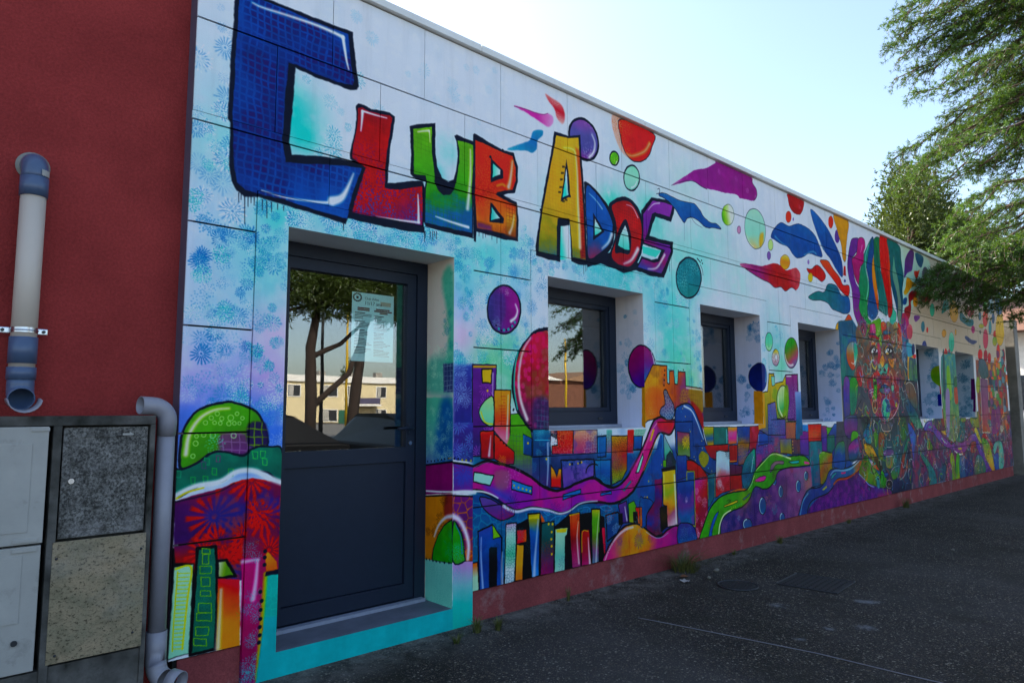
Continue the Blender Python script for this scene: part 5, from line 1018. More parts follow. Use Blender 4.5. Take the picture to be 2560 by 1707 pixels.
S('10743 2046 10729 2025','c8a868',5,w2=2,soft=2,a=0.7)
S('11676 2143 11718 2114','c8c8c0',5,w2=2,soft=3,a=0.7)
S('10266 1992 10300 1963','c8c8c0',7,w2=2,soft=2,a=0.7)
S('11109 2216 11079 2183','2a2a30',5,w2=2,soft=2,a=0.7)
S('11280 1874 11313 1821','a8b0b8',6,w2=2,soft=2,a=0.7)
S('10104 2374 10074 2330','3a2a28',5,w2=2,soft=2,a=0.7)
S('10647 2485 10604 2430','6aa0a0',6,w2=2,soft=2,a=0.7)
S('11395 2251 11437 2230','c8a868',4,w2=2,soft=3,a=0.7)
S('11103 2122 11134 2090','2a2a30',4,w2=2,soft=2,a=0.7)
S('10584 2158 10567 2112','c8c8c0',4,w2=2,soft=2,a=0.7)
S('10670 2159 10675 2130','6aa0a0',4,w2=2,soft=2,a=0.7)
S('10453 2002 10471 1974','a85a48',4,w2=2,soft=2,a=0.7)
S('10584 2459 10569 2441','a85a48',4,w2=2,soft=2,a=0.7)
S('10264 2162 10229 2111','3a2a28',5,w2=2,soft=2,a=0.7)
S('10145 1994 10140 1959','3a2a28',5,w2=2,soft=2,a=0.7)
S('10017 2182 9999 2153','c8a868',5,w2=2,soft=2,a=0.7)
S('11391 1890 11380 1842','6aa0a0',4,w2=2,soft=3,a=0.7)
S('10471 2455 10459 2435','3a2a28',5,w2=2,soft=2,a=0.7)
S('10836 2071 10865 2060','a8b0b8',5,w2=2,soft=2,a=0.7)
S('11675 2434 11653 2406','6aa0a0',5,w2=2,soft=3,a=0.7)
S('10619 2043 10600 2013','c8c8c0',6,w2=2,soft=2,a=0.7)
S('10060 2426 10055 2397','6aa0a0',6,w2=2,soft=2,a=0.7)
P('10341 1895 11559 1931 11557 1697 11490 1516 11324 1375 11064 1277 10829 1280 10577 1344 10404 1464 10333 1619',['8a2a38', '8a3040', '8a2a48', '902a44'],soft=12,tex=[('noise', '4a3a78', 112, 0.6)])
S('11542 1827 11526 1619 11410 1464 11175 1326 10894 1273 10638 1319','d8d4e0',10,w2=15,soft=5)
P('10495 1875 10620 1854 10600 1610 10517 1591 10426 1614 10508 1742',['3a8a10', '409014', '3a8a1c'],w=9,o='14141a')
P('10616 1824 10607 1810 10588 1798 10561 1791 10532 1791 10508 1796 10491 1807 10487 1820 10495 1834 10515 1846 10541 1853 10570 1853 10595 1848 10611 1837','1a2018')
D('10557 1755 10550 1707 10534 1664','c0d040',9)
P('10754 1771 10911 1818 11076 1791 11141 1767 10970 1766',['1a3a78', '202a60'],w=8,o='0a0a14')
P('10735 1753 11140 1761 11060 1684 10889 1672 10760 1698',['2a6a68', '8a4a90', '6a4a98'],w=9,o='14141a',g=(10767, 1747, 11129, 1691))
S('10912 1827 11047 1820','dce6f5',8,w2=5,soft=4)
P('10605 1492 10590 1451 10558 1419 10517 1401 10475 1401 10439 1419 10418 1451 10414 1492 10430 1533 10461 1565 10501 1584 10544 1584 10580 1566 10602 1533',['5a3028'],w=11,o='d8c890')
S('10521 1573 10496 1404','d8c890',8)
S('10509 1488 10438 1434','d8c890',8)
S('10509 1488 10565 1434','d8c890',8)
P('11106 1452 11077 1382 11019 1327 10944 1298 10866 1298 10801 1329 10762 1384 10756 1452 10783 1520 10839 1575 10913 1607 10992 1607 11058 1577 11099 1521',['58b0a8', '1a4a80', '1a4a88', '3a8a90'],w=6,o='c0d8d8',g=(10805, 1563, 11074, 1339))
P('10840 1575 10967 1527 10916 1415 11050 1402 11002 1315 10840 1354 10826 1440',['58b8a0', '50b098'],soft=7)
P('11210 1806 11306 1808 11295 1744 11231 1718 11197 1768',['78b0a0'],w=6,o='14141a')
P('11407 1516 11400 1499 11386 1486 11368 1478 11349 1478 11333 1485 11323 1499 11322 1515 11329 1532 11343 1545 11361 1553 11380 1553 11396 1546 11406 1532','c0a818')
D('10406 1692','d8d8e8',12)
S('10340 1715 10476 1742','e8e8f0',8)
S('10341 1679 10485 1699','e8e8f0',8)
S('10397 1740 10370 1662','8a98c8',7)
S('11118 1402 11281 1439','a85a48',18,w2=13)
S('11102 1364 11243 1401','a85a48',18,w2=13)
S('11086 1327 11206 1364','a85a48',18,w2=13)
P('11550 1879 12360 1900 12417 1112 12648 1024 12612 617 12167 192 10891 183 10470 196 10522 545 11373 805',['2a3a48', '2a3a50', '2a2a48', '2a2440'],sm=0,soft=18,tex=[('noise', '1a5a60', 115, 0.6), ('noise', '5a3048', 89, 0.5)])
P('9959 1325 10575 1331 10893 1267 11243 1313 11829 1333 12031 1173 11735 790 11402 552 10978 516 10659 596 10093 999',['2a2a30', '2a4a58', '1a4a58', '2a4048'],sm=0,soft=25,tex=[('noise', '3a5a50', 111, 0.5)])
P('9457 1835 9638 1840 9610 1397 9422 1331',['6a4a90', '4a3a98', '2a3a98', '3a3a80'],tex=[('spk', 'c86a60', 27, 0.3)],w=8,o='10141c')
P('9667 1840 9912 1847 9873 1557 9736 1385 9624 1397',['3a9a28', '1a7a68', '1a7078'],tex=[('spk', '0a3a20', 34, 0.5)],w=8,o='10141c')
P('10024 1581 9858 1441 9778 1270 9819 1144 9931 1004 9956 866 9869 869 9832 1030 9756 1214 9794 1396',['6a3a90', '5a3484', '6a3060', '7a1c38'],w=8,o='10141c')
P('9422 1331 9819 1361 9822 1167 9636 1058 9422 1109',['2a5080', '5a3a88', '6a3a78', '3a3a68'],w=8,o='10141c')
P('9648 1148 9819 1144 9838 1075 9603 1015',['5aa010', '4a9018'],w=8,o='10141c')
P('9513 962 9806 1053 9843 893 9711 764 9516 774',['3a3a80', '8a3a88', '2a5080', '1a5060'],w=8,o='10141c')
P('9007 736 9053 904 9141 997 9277 1031 9381 1000 9356 694 9106 698',['4a7a50', '1a4a90', '1a4a88'],tex=[('cell', '5a90a8', 24, 0.4)],w=8,o='10141c')
P('10017 1093 10119 1184 10250 1252 10329 1156 10336 991 10150 974',['1a5a80', '1a7090', '2a8098'],w=8,o='10141c')
S('10311 1251 10307 1109 10307 1003','a8d0d8',9,w2=7,soft=7,a=0.8)
P('10424 1166 10547 1139 10543 1008 10482 915 10421 929',['4a8a28', '3a7a30'],w=8,o='10141c')
P('10605 1102 10799 1085 10775 928 10575 899','8a4a20',soft=24,a=0.9)
P('10543 900 10736 893 10677 715 10556 769','7a7a28',soft=24,a=0.8)
P('10893 1267 11163 1251 11077 1140 10742 1147 10724 1245',['4a4a58', '5a5a60'],w=9,o='10141c')
S('10692 1245 10742 1147 10905 1125 11077 1140 11140 1214','d0c8c8',10,w2=12,soft=4)
S('10881 1083 10887 1009 11021 1005 11040 1079','c0b8c0',9)
S('10879 961 10886 899 11055 893','c0b8c0',9)
P('10764 855 11100 854 11103 767 10767 771',['5a3a70', '8a4a88'],w=9,o='10141c')
P('10814 756 11084 756 11059 597 10824 604',['6a7058', '8a9048'],w=8,o='10141c')
S('10890 704 10972 694 10930 641 10890 643','1a2018',7)
S('10815 762 11068 763','a8b8d0',17,w2=15,soft=5)
S('11376 1261 11361 1058 11312 871','7ab0c8',10,w2=18,soft=10,a=0.8)
P('11452 1285 11712 1308 11742 1048 11509 978',['2a5a38', '3a6a30'],soft=31,a=0.8)
P('11720 1569 12029 1598 12231 1411 12509 1164 12496 1096 12296 1114 12040 1225 11838 1386',['1a5068', '1a4a68', '3a7868', '4a8a70'],w=9,o='10141c')
P('11804 1846 12002 1884 12187 1828 12280 1681 12280 1464 12088 1491 11884 1649',['5a5050', '6a5040', '3a5a60'],w=9,o='10141c')
S('11841 1840 12000 1875 12167 1828 12265 1708','c0c8c8',8,w2=11,soft=4)
P('11811 1229 12026 1146 12227 955 12273 767 12158 574 11926 366 11850 371 11938 651 11908 913',['2a4a98', '3a58b0', '3a4a98', '8a3a70', '2a6078'],w=9,o='10141c')
S('12178 904 12182 705 12073 539','a0b8d0',8,w2=13,soft=7)
S('11982 1226 12119 1118','a02030',34,w2=18,soft=8)
P('11771 995 11841 967 11661 793 11520 609 11581 542 11718 688 11644 474 11408 376 11198 391 11367 554 11516 799',['1a7068', '2a7060', '8a3030', '8a3a40', '2a4070'],w=9,o='10141c')
S('11740 816 11603 668 11659 563 11528 444 11303 384','b0c0c8',6,w2=10,soft=4)
P('10980 528 11127 593 11377 617 11321 495 11168 418 11032 427',['2a4050', '3a7048', '5a8030'],w=9,o='10141c')
S('10980 528 11109 588 11304 606','c8d0d8',10,w2=6,soft=4)
P('11098 410 11518 381 11851 591 11886 356 11635 208 10997 211',['2a2a58', '1a2a58', '141c38'],soft=25)
P('10005 795 10124 789 10344 615 10586 541 10770 469 10750 339 10432 363 10076 447 9802 590',['2a5a20', '4a7a18', '5a8a10', '3a7818'],soft=7,tex=[('spk', '7a8a28', 28, 0.3)])
P('10029 966 10180 972 10326 920 10492 772 10662 620 10591 576 10412 658 10184 786 10046 873',['c89810', 'c8a018', '3a3420', '2a2a28'],tex=[('noise', '201a10', 58, 0.6)],w=9,o='10141c')
S('10085 941 10232 912 10373 813','e8d888',9,w2=7,soft=5,a=0.8)
P('10294 699 10414 669 10528 580 10344 615',['b84a20'],w=7,o='10141c')
P('10345 626 10650 537 10847 537 10803 467 10519 521',['1a4a80', '1a4078'],w=8,o='10141c')
P('10587 553 10684 547 10753 362 10563 388',['3a9010', '3a8a10'],w=7,o='10141c')
P('10412 481 10512 477 10519 203 10439 198',['1a8088', '1a7088'],w=7,o='10141c')
P('11013 355 10997 330 10958 312 10905 304 10850 309 10801 324 10770 347 10762 374 10778 399 10816 417 10868 425 10924 421 10973 406 11005 382',['1a1a28'],w=6,o='c8ccd8')
S('9801 579 9965 500 10131 409 10308 366','7aa8d8',14,w2=11,soft=5)
P('10307 361 10522 332 10907 278 10912 206 10470 196',['3a2a80', '5a2a80', 'a03a68'],soft=7)
S('11884 240 12040 247','dce6f5',6)
S('12045 215 12093 394 12296 460','dce6f5',8)
S('12082 329 12279 368','dce6f5',6)
S('12157 245 12188 309 12269 316 12263 237','dce6f5',6)
S('12334 232 12371 322 12487 395 12444 277 12361 270','dce6f5',7)
S('12517 232 12550 296 12612 292','dce6f5',7)
S('12542 250 12620 224','dce6f5',7)
P('12260 701 12484 596 12697 408 12739 188 12533 204 12366 190 12015 217 12083 381',['5a3a58', '4a3458', '4a3858'],w=11,o='10141c')
S('12290 689 12520 567 12658 424 12671 274','c8c8d0',8,w2=11,soft=4)
P('12200 1134 18377 1412 18282 215 16230 209 11826 224 12025 754',['3a3a60', '4a3458', '5a2a58', '3a3a60'],sm=0,soft=16,tex=[('noise', '2a5a68', 163, 0.6), ('noise', '8a3050', 122, 0.5)])
P('12246 793 12452 711 12728 574 12969 411 13029 218 12694 205 12596 483 12335 680',['1a6a68', '1a7078', '1a6878'],w=9,o='10141c')
P('12563 1102 12619 1200 12821 1254 13053 1232 13236 1139 13495 990 13816 888 13979 829 14308 886 14577 836 14928 895 15249 979 15503 965 15679 828 15901 643 16285 416 16523 237 16008 216 15756 502 15501 747 15266 842 14989 737 14677 652 14305 668 14044 719 13543 818 13200 959 12981 1067',['4a4aa0', '6a3a90', '7a3a8a', '7a3a84', '5a3a98', '5a2a88'],w=12,o='10141c',g=(12605, 1126, 16285, 416))
S('12624 1125 12736 1211 12894 1228','8ab0e8',10,w2=13,soft=6,a=0.8)
S('14130 702 14390 637 14601 634','d8e4e8',22,w2=30,soft=5)
S('15294 956 15496 936 15582 861','b0a8e0',9,w2=12,soft=7,a=0.7)
P('14580 729 14565 721 14528 716 14474 715 14417 717 14366 723 14332 731 14321 739 14335 747 14373 752 14425 754 14483 752 14534 746 14569 738','c8b020')
P('12954 1151 12943 1144 12916 1139 12878 1137 12836 1138 12799 1142 12775 1147 12767 1154 12777 1160 12804 1165 12842 1167 12883 1167 12920 1163 12945 1157','4a9a98')
S('13445 952 13596 869','a8d8c8',21,w2=18,soft=5)
P('12690 974 12834 920 12926 790 12656 795',['3a6a30', '5a7a38'],tex=[('spk', 'b8c040', 30, 0.5)],w=6,o='10141c')
P('13848 634 14048 639 14086 201 13844 211',['8a9818', '7a9020'],soft=4,w=8,o='14141c')
P('14202 618 14384 610 14338 204 14087 208',['3a9028', '8aa018'],soft=4,w=8,o='14141c')
P('14398 568 14705 567 14669 209 14348 210',['3a6a98', '1a4a78'],soft=4,w=8,o='14141c')
P('14772 648 15114 633 15164 218 14694 214',['3a3a50', '1a3070', '142a68'],soft=4,w=8,o='14141c')
P('15159 816 15493 820 15369 636 15117 647',['8a2030'],soft=4,w=9,o='14141c')
P('15266 219 15352 464 15509 572 15768 546 15975 403 16008 216',['3a7080', '3a6a60', '2a5a50'],soft=4,w=9,o='14141c')
P('13541 207 13614 449 13737 521 13879 474 13865 210',['8a4a70', '5a3048'],soft=4,w=8,o='14141c')
P('15912 895 16213 992 16406 866 16685 719 16512 618 16142 723',['a02028', '902030', '8a2030'],soft=5,w=9,o='14141c')
P('15908 880 16382 775 16635 429 16692 211 16515 207 16084 501',['3a8a28', '8a9818', 'c0a818', 'b89018'],soft=4,w=9,o='14141c')
P('15482 1090 15633 1065 15889 807 15778 796 15462 1010',['b8b030'],soft=4,w=9,o='14141c')
P('16713 502 17143 529 17085 219 16754 223',['1a3a98', '1a4a90'],soft=5,w=9,o='14141c')
P('16701 672 16972 787 17337 775 17469 579 17440 262 17055 221 17126 687 16780 530',['5aa8a0', '68b0a8', '58a0a0'],soft=5,w=9,o='14141c')
P('13913 1341 14373 1380 14302 1064 14079 880 13903 885',['b03a30', 'a83434', '902a38'],soft=4,w=8,o='14141c')
P('13433 1096 13908 1113 13932 1018 13624 1000',['a0a020', 'c89818'],soft=4,w=8,o='14141c')
P('14397 1283 14827 1293 14786 913 14348 857 14193 985',['1a6068', '1a5a60', '2a6a60'],soft=4,w=8,o='14141c')
P('14632 1281 14921 1278 14908 1221 14616 1211',['6a8a18'],soft=4,w=8,o='14141c')
P('15219 1275 15879 1403 15861 1120 15384 1113',['8a9018', '7a8018'],soft=4,w=9,o='14141c')
P('15349 1390 15716 1396 15685 1270 15323 1281',['0a5a10'],soft=4,w=9,o='14141c')
P('13018 1258 13783 1342 13775 1102 13269 1099',['1a4a60', '5a2a50'],soft=4,w=8,o='14141c')
P('13454 1397 13855 1476 13797 1209 13528 1147',['8a1c30', '601c40'],soft=4,w=8,o='14141c')
S('15080 1219 15056 1119','6a2a88',23)
S('15180 1218 15156 1117','a02878',23)
S('15383 1215 15358 1114','48b0a8',23)
S('14619 1225 14596 1127','3a9aa0',22)
S('14525 1226 14502 1129','8a9a20',22)
P('15865 2417 18174 2426 18159 919 15771 977',['6a4a58', '6a4450', '704850', '5a4058'],sm=0,soft=22,tex=[('noise', '3a5a68', 111, 0.7), ('noise', 'a04038', 95, 0.6), ('noise', 'b08a30', 63, 0.4)])
P('13693 2354 14519 2452 14653 2416 14478 1023 13676 1042',['4a90a0', '3a7a80', '5a8a60', '6a6a68'],tex=[('noise', '8ab080', 83, 0.5)],w=7,o='10141c')
P('13794 2427 13882 2432 13814 1696 13684 1694','0a5058',soft=8)
P('13957 2161 14136 2168 14170 1700 13928 1616',['7ab040', '8ab050'],soft=8)
P('13823 1736 14043 1740 13892 1037 13718 1041','8a80b0',soft=8)
P('14334 1827 14521 1831 14508 1565 14322 1564','a8502a',soft=8)
P('13860 2431 13992 2534 14083 2443',['b83a28'],soft=7)
P('14565 1945 14544 1901 14505 1866 14456 1846 14406 1845 14365 1863 14342 1897 14341 1939 14361 1982 14400 2017 14449 2037 14499 2039 14540 2021 14564 1988','2a6a48',w=7,o='14141c')
P('16393 2544 16364 2493 16306 2452 16232 2427 16157 2423 16096 2441 16059 2478 16055 2526 16084 2575 16140 2617 16213 2643 16289 2647 16352 2629 16389 2592',['c83020', 'b82828'],w=6,o='3a3a48')
P('16773 2540 16742 2483 16688 2436 16620 2409 16552 2406 16498 2428 16468 2470 16468 2524 16497 2580 16551 2627 16618 2655 16686 2659 16741 2637 16772 2595',['a82848', '8a2040'],w=6,o='3a3a48')
P('17036 2505 17010 2455 16962 2414 16903 2390 16844 2387 16797 2406 16771 2444 16772 2492 16798 2542 16845 2583 16903 2608 16963 2611 17010 2592 17037 2554',['b03028'],w=6,o='3a3a48')
P('17005 3343 16963 3262 16889 3194 16798 3153 16707 3145 16636 3173 16597 3231 16597 3307 16637 3387 16709 3455 16800 3498 16891 3507 16965 3479 17005 3421',['c07060', 'b84838', 'b04830'],w=7,o='3a3a48')
P('16516 3347 16494 3308 16454 3274 16403 3252 16352 3248 16310 3261 16287 3289 16285 3326 16306 3366 16346 3400 16396 3421 16448 3426 16490 3413 16514 3385',['4a7080', '3a6078'],w=6,o='3a3a48')
P('16916 2900 16871 2806 16795 2729 16703 2684 16614 2679 16545 2714 16509 2783 16513 2872 16556 2965 16630 3042 16722 3089 16812 3096 16883 3061 16920 2991',['b85a70', 'b04a68'],w=6,o='3a3a48')
P('17576 3394 17549 3341 17502 3297 17444 3269 17388 3265 17343 3283 17320 3321 17321 3371 17348 3424 17394 3469 17451 3496 17508 3502 17554 3483 17578 3445',['3a5a80'],w=7,o='3a3a48')
P('16661 3153 16636 3132 16576 3111 16494 3096 16407 3089 16330 3092 16281 3103 16266 3121 16290 3142 16348 3162 16429 3177 16517 3185 16594 3182 16646 3171',['a0a830', 'a8a820'],w=6,o='3a3a48')
P('16394 3006 16384 2988 16367 2974 16344 2965 16321 2963 16302 2969 16292 2982 16291 2998 16300 3015 16318 3029 16340 3038 16363 3040 16382 3034 16393 3022',['2a4a48'],w=6,o='3a3a48')
P('17266 3169 17236 3103 17187 3048 17130 3016 17075 3012 17033 3037 17013 3086 17019 3150 17048 3215 17096 3270 17154 3304 17209 3309 17251 3284 17272 3234',['4a8a98'],w=7,o='3a3a48')
P('17664 3051 17638 3013 17587 2980 17520 2960 17452 2955 17396 2967 17362 2993 17357 3029 17382 3066 17432 3099 17498 3120 17566 3125 17624 3113 17659 3087',['b84830'],w=7,o='3a3a48')
P('18361 3222 18273 3052 18124 2911 17947 2828 17777 2818 17646 2880 17579 3003 17587 3162 17670 3328 17812 3469 17988 3558 18162 3574 18300 3514 18371 3388',['c8b070', 'c8b068', 'c0a45c'],w=7,o='3a3a48')
P('17809 2660 17770 2578 17708 2512 17636 2473 17567 2470 17516 2502 17491 2564 17498 2643 17536 2724 17597 2791 17669 2830 17739 2835 17791 2803 17816 2740',['b84020', 'c06a30'],w=7,o='3a3a48')
P('18218 2597 18180 2522 18117 2460 18043 2424 17972 2421 17917 2451 17891 2508 17896 2581 17933 2656 17995 2717 18069 2754 18141 2759 18196 2729 18224 2671',['8a2040', '982a48'],w=7,o='3a3a48')
P('17888 2397 17867 2363 17827 2335 17775 2319 17723 2317 17681 2330 17656 2355 17654 2387 17674 2420 17714 2448 17765 2464 17818 2467 17861 2454 17886 2429',['48a898'],w=7,o='3a3a48')
P('18233 2310 18215 2280 18182 2255 18140 2240 18098 2239 18064 2251 18045 2273 18045 2302 18063 2332 18096 2357 18137 2372 18179 2373 18213 2362 18233 2339',['68b0a8'],w=7,o='3a3a48')
P('17627 2899 17595 2853 17532 2815 17450 2791 17366 2786 17295 2800 17253 2832 17246 2874 17277 2918 17339 2957 17420 2981 17505 2987 17577 2973 17620 2941',['6a9a28', 'a8a030'],w=7,o='3a3a48')
P('14528 2680 14493 2597 14432 2530 14356 2490 14282 2486 14223 2518 14191 2579 14192 2658 14226 2739 14286 2807 14361 2848 14436 2854 14496 2822 14529 2760',['98d0c8', '38b0a0', '20a898'],w=6,o='3a3a48')
P('14714 2879 14703 2853 14684 2832 14660 2819 14636 2817 14618 2827 14608 2846 14608 2871 14619 2897 14638 2918 14662 2931 14685 2933 14704 2924 14714 2904',['c0a030'],w=6,o='3a3a48')
P('14053 2802 14035 2770 13997 2743 13948 2726 13896 2723 13853 2733 13826 2755 13821 2785 13839 2816 13876 2842 13925 2860 13976 2864 14020 2854 14048 2831',['c09818'],w=6,o='3a3a48')
P('14230 2499 14223 2484 14207 2471 14187 2463 14167 2462 14150 2468 14140 2479 14139 2494 14147 2510 14162 2523 14182 2531 14202 2532 14219 2526 14229 2515',['8a5070'],w=6,o='3a3a48')
P('16044 1922 16011 1849 15957 1790 15892 1757 15829 1756 15781 1787 15757 1844 15761 1916 15793 1988 15847 2047 15911 2081 15975 2083 16024 2052 16048 1995',['7a9a20', 'a0a020'],w=6,o='3a3a48')
P('17005 1816 16982 1775 16943 1741 16895 1722 16847 1722 16809 1739 16788 1772 16789 1813 16811 1854 16849 1888 16898 1907 16946 1908 16984 1891 17005 1858',['6a8a80'],w=6,o='3a3a48')
P('16282 2701 16274 2687 16259 2675 16239 2668 16219 2667 16202 2672 16193 2682 16192 2695 16199 2709 16215 2721 16234 2728 16255 2730 16271 2725 16281 2714',['3a6a68'],w=6,o='3a3a48')
P('15237 2830 15369 2854 15492 2833 15694 2801 16068 2796 15779 2716 15470 2741 15277 2788',['3a4a78', '2a3a68'],soft=8)
P('15257 3997 15572 4038 15642 3894 15449 3733 15303 3762',['a04a4a'],soft=22)
P('16272 3829 16659 3794 16659 3569 16256 3544',['6a4a70'],soft=10)
P('16741 3883 16983 3912 16981 3569 16705 3525',['4a8a28', '3a8a30'],soft=7)
P('17810 4008 18292 3977 18243 3574 17745 3544',['3a5a80', '4a6a90'],soft=11)
P('17114 3845 17566 3811 17485 3519 17108 3483',['8ab0c8', '6aa0c0'],soft=24,a=0.7)
P('16105 2076 16666 2054 16550 974 15990 987',['6a5070', '7a4a78', '8a4a68', 'a05038'],sm=0,w=15,o='c8d0d0')
P('16077 2396 16535 2433 16744 2127 16161 2078',['3a5a70', '3a5a60'],w=8,o='10141c')
P('17089 2298 17287 2355 17316 2016 17148 1963',['b88a20', 'b08018'],w=7,o='14141c')
P('18254 2414 18456 2406 18449 2292 18253 2272','8a2a48',soft=3,a=0.9,w=5,o='1a1a22')
P('17939 2720 18135 2714 18128 2602 17937 2579','3a6a78',soft=3,a=0.9,w=5,o='1a1a22')
P('16535 1367 16705 1350 16701 1248 16535 1237','8a2a48',soft=3,a=0.9,w=5,o='1a1a22')
P('18270 2195 18471 2184 18465 2072 18268 2053','c86a50',soft=3,a=0.9,w=5,o='1a1a22')
P('17039 1822 17218 1809 17213 1703 17038 1688','3a6a78',soft=3,a=0.9,w=5,o='1a1a22')
P('17789 1496 17980 1480 17974 1371 17787 1359','c86a50',soft=3,a=0.9,w=5,o='1a1a22')
P('18335 2441 18538 2433 18531 2319 18333 2298','b88a28',soft=3,a=0.9,w=5,o='1a1a22')
P('17171 2125 17353 2114 17348 2007 17170 1990','4a8a48',soft=3,a=0.9,w=5,o='1a1a22')
P('17856 2540 18050 2532 18044 2421 17855 2399','2a3a50',soft=3,a=0.9,w=5,o='1a1a22')
P('18028 1307 18223 1288 18217 1178 18026 1168','6a3a70',soft=3,a=0.9,w=5,o='1a1a22')
P('17815 1543 18008 1527 18002 1418 17814 1405','8a2a48',soft=3,a=0.9,w=5,o='1a1a22')
P('17818 2718 18012 2712 18006 2601 17817 2578','a8b0a8',soft=3,a=0.9,w=5,o='1a1a22')
P('17796 1673 17988 1658 17982 1549 17795 1535','2a3a50',soft=3,a=0.9,w=5,o='1a1a22')
P('16738 1616 16911 1602 16907 1498 16737 1485','6a3a70',soft=3,a=0.9,w=5,o='1a1a22')
P('16628 1114 16799 1096 16795 993 16628 985','a8b0a8',soft=3,a=0.9,w=5,o='1a1a22')
P('17144 1192 17324 1174 17319 1068 17143 1059','a8b0a8',soft=3,a=0.9,w=5,o='1a1a22')
P('17284 2521 17468 2513 17463 2405 17283 2384','b88a28',soft=3,a=0.9,w=5,o='1a1a22')
P('16769 2375 16944 2367 16940 2262 16769 2242','b88a28',soft=3,a=0.9,w=5,o='1a1a22')
P('16636 1925 16808 1913 16804 1809 16635 1794','c86a50',soft=3,a=0.9,w=5,o='1a1a22')
P('18304 2451 18506 2443 18499 2330 18302 2308','6a3a70',soft=3,a=0.9,w=5,o='1a1a22')
P('17024 1774 17203 1760 17198 1655 17024 1640','b88a28',soft=3,a=0.9,w=5,o='1a1a22')
P('16763 2098 16938 2087 16933 1982 16763 1965','2a3a50',soft=3,a=0.9,w=5,o='1a1a22')
P('16618 1303 16789 1286 16785 1183 16618 1173','a83a30',soft=3,a=0.9,w=5,o='1a1a22')
P('17512 2206 17700 2196 17694 2087 17511 2068','c86a50',soft=3,a=0.9,w=5,o='1a1a22')
P('17387 2415 17573 2407 17567 2298 17386 2278','a8b0a8',soft=3,a=0.9,w=5,o='1a1a22')
P('17024 1027 17202 1007 17197 903 17023 895','a83a30',soft=3,a=0.9,w=5,o='1a1a22')
P('16716 1298 16889 1281 16885 1178 16716 1168','a8b0a8',soft=3,a=0.9,w=5,o='1a1a22')
P('17087 1956 17267 1944 17262 1838 17086 1822','5a8aa0',soft=3,a=0.9,w=5,o='1a1a22')
P('17374 1150 17558 1131 17552 1025 17373 1016','8a2a48',soft=3,a=0.9,w=5,o='1a1a22')
P('17222 1937 17405 1925 17400 1818 17222 1802','2a3a50',soft=3,a=0.9,w=5,o='1a1a22')
P('17268 1668 17451 1653 17445 1546 17267 1533','8a2a48',soft=3,a=0.9,w=5,o='1a1a22')
P('17525 2684 17713 2678 17708 2568 17524 2546','6a3a70',soft=3,a=0.9,w=5,o='1a1a22')
P('18143 2188 18342 2177 18335 2065 18141 2046','c86a50',soft=3,a=0.9,w=5,o='1a1a22')
P('17891 1137 18084 1118 18078 1009 17890 1000','a83a30',soft=3,a=0.9,w=5,o='1a1a22')
P('17010 1812 17188 1798 17183 1693 17009 1678','6a3a70',soft=3,a=0.9,w=5,o='1a1a22')
P('16978 2229 17157 2220 17152 2113 16977 2095','4a8a48',soft=3,a=0.9,w=5,o='1a1a22')
P('17411 1680 17596 1666 17591 1558 17410 1544','4a8a48',soft=3,a=0.9,w=5,o='1a1a22')
P('16804 1631 16979 1616 16975 1512 16804 1499','2a3a50',soft=3,a=0.9,w=5,o='1a1a22')
P('17394 1102 17578 1083 17573 977 17393 968','a8b0a8',soft=3,a=0.9,w=5,o='1a1a22')
P('17397 2472 17583 2464 17578 2355 17396 2335','c86a50',soft=3,a=0.9,w=5,o='1a1a22')
P('17230 2058 17413 2046 17408 1939 17229 1922','6a3a70',soft=3,a=0.9,w=5,o='1a1a22')
P('17602 1411 17790 1394 17784 1286 17601 1275','b88a28',soft=3,a=0.9,w=5,o='1a1a22')
P('17553 1820 17741 1807 17736 1698 17552 1683','a83a30',soft=3,a=0.9,w=5,o='1a1a22')
P('16945 2116 17123 2106 17118 2000 16944 1983','c86a50',soft=3,a=0.9,w=5,o='1a1a22')
P('16559 1621 16729 1607 16725 1504 16558 1491','2a3a50',soft=3,a=0.9,w=5,o='1a1a22')
P('17123 1353 17302 1336 17297 1231 17122 1220','c86a50',soft=3,a=0.9,w=5,o='1a1a22')
P('17528 2059 17716 2047 17711 1939 17527 1922','5a8aa0',soft=3,a=0.9,w=5,o='1a1a22')
P('16756 1798 16930 1784 16925 1680 16755 1666','8a2a48',soft=3,a=0.9,w=5,o='1a1a22')
P('17304 1473 17487 1457 17482 1350 17303 1338','2a3a50',soft=3,a=0.9,w=5,o='1a1a22')
P('17820 2145 18013 2134 18006 2024 17818 2006','5a8aa0',soft=3,a=0.9,w=5,o='1a1a22')
P('16750 1669 16924 1655 16919 1551 16750 1537','6a3a70',soft=3,a=0.9,w=5,o='1a1a22')
P('17537 2430 17725 2422 17719 2312 17535 2292','b88a28',soft=3,a=0.9,w=5,o='1a1a22')
P('16824 2072 16999 2062 16995 1956 16823 1940','2a3a50',soft=3,a=0.9,w=5,o='1a1a22')
P('17103 1817 17284 1804 17278 1698 17103 1683','a8b0a8',soft=3,a=0.9,w=5,o='1a1a22')
P('16502 1228 16671 1211 16667 1108 16502 1099','3a6a78',soft=3,a=0.9,w=5,o='1a1a22')
P('17018 2052 17197 2041 17192 1934 17017 1918','3a6a78',soft=3,a=0.9,w=5,o='1a1a22')
P('17208 1823 17390 1810 17385 1703 17208 1688','a8b0a8',soft=3,a=0.9,w=5,o='1a1a22')
P('16983 1528 17161 1513 17156 1408 16983 1395','3a6a78',soft=3,a=0.9,w=5,o='1a1a22')
P('17855 1941 18048 1928 18042 1818 17854 1802','8a2a48',soft=3,a=0.9,w=5,o='1a1a22')
P('17800 1220 17992 1202 17986 1093 17799 1083','c86a50',soft=3,a=0.9,w=5,o='1a1a22')
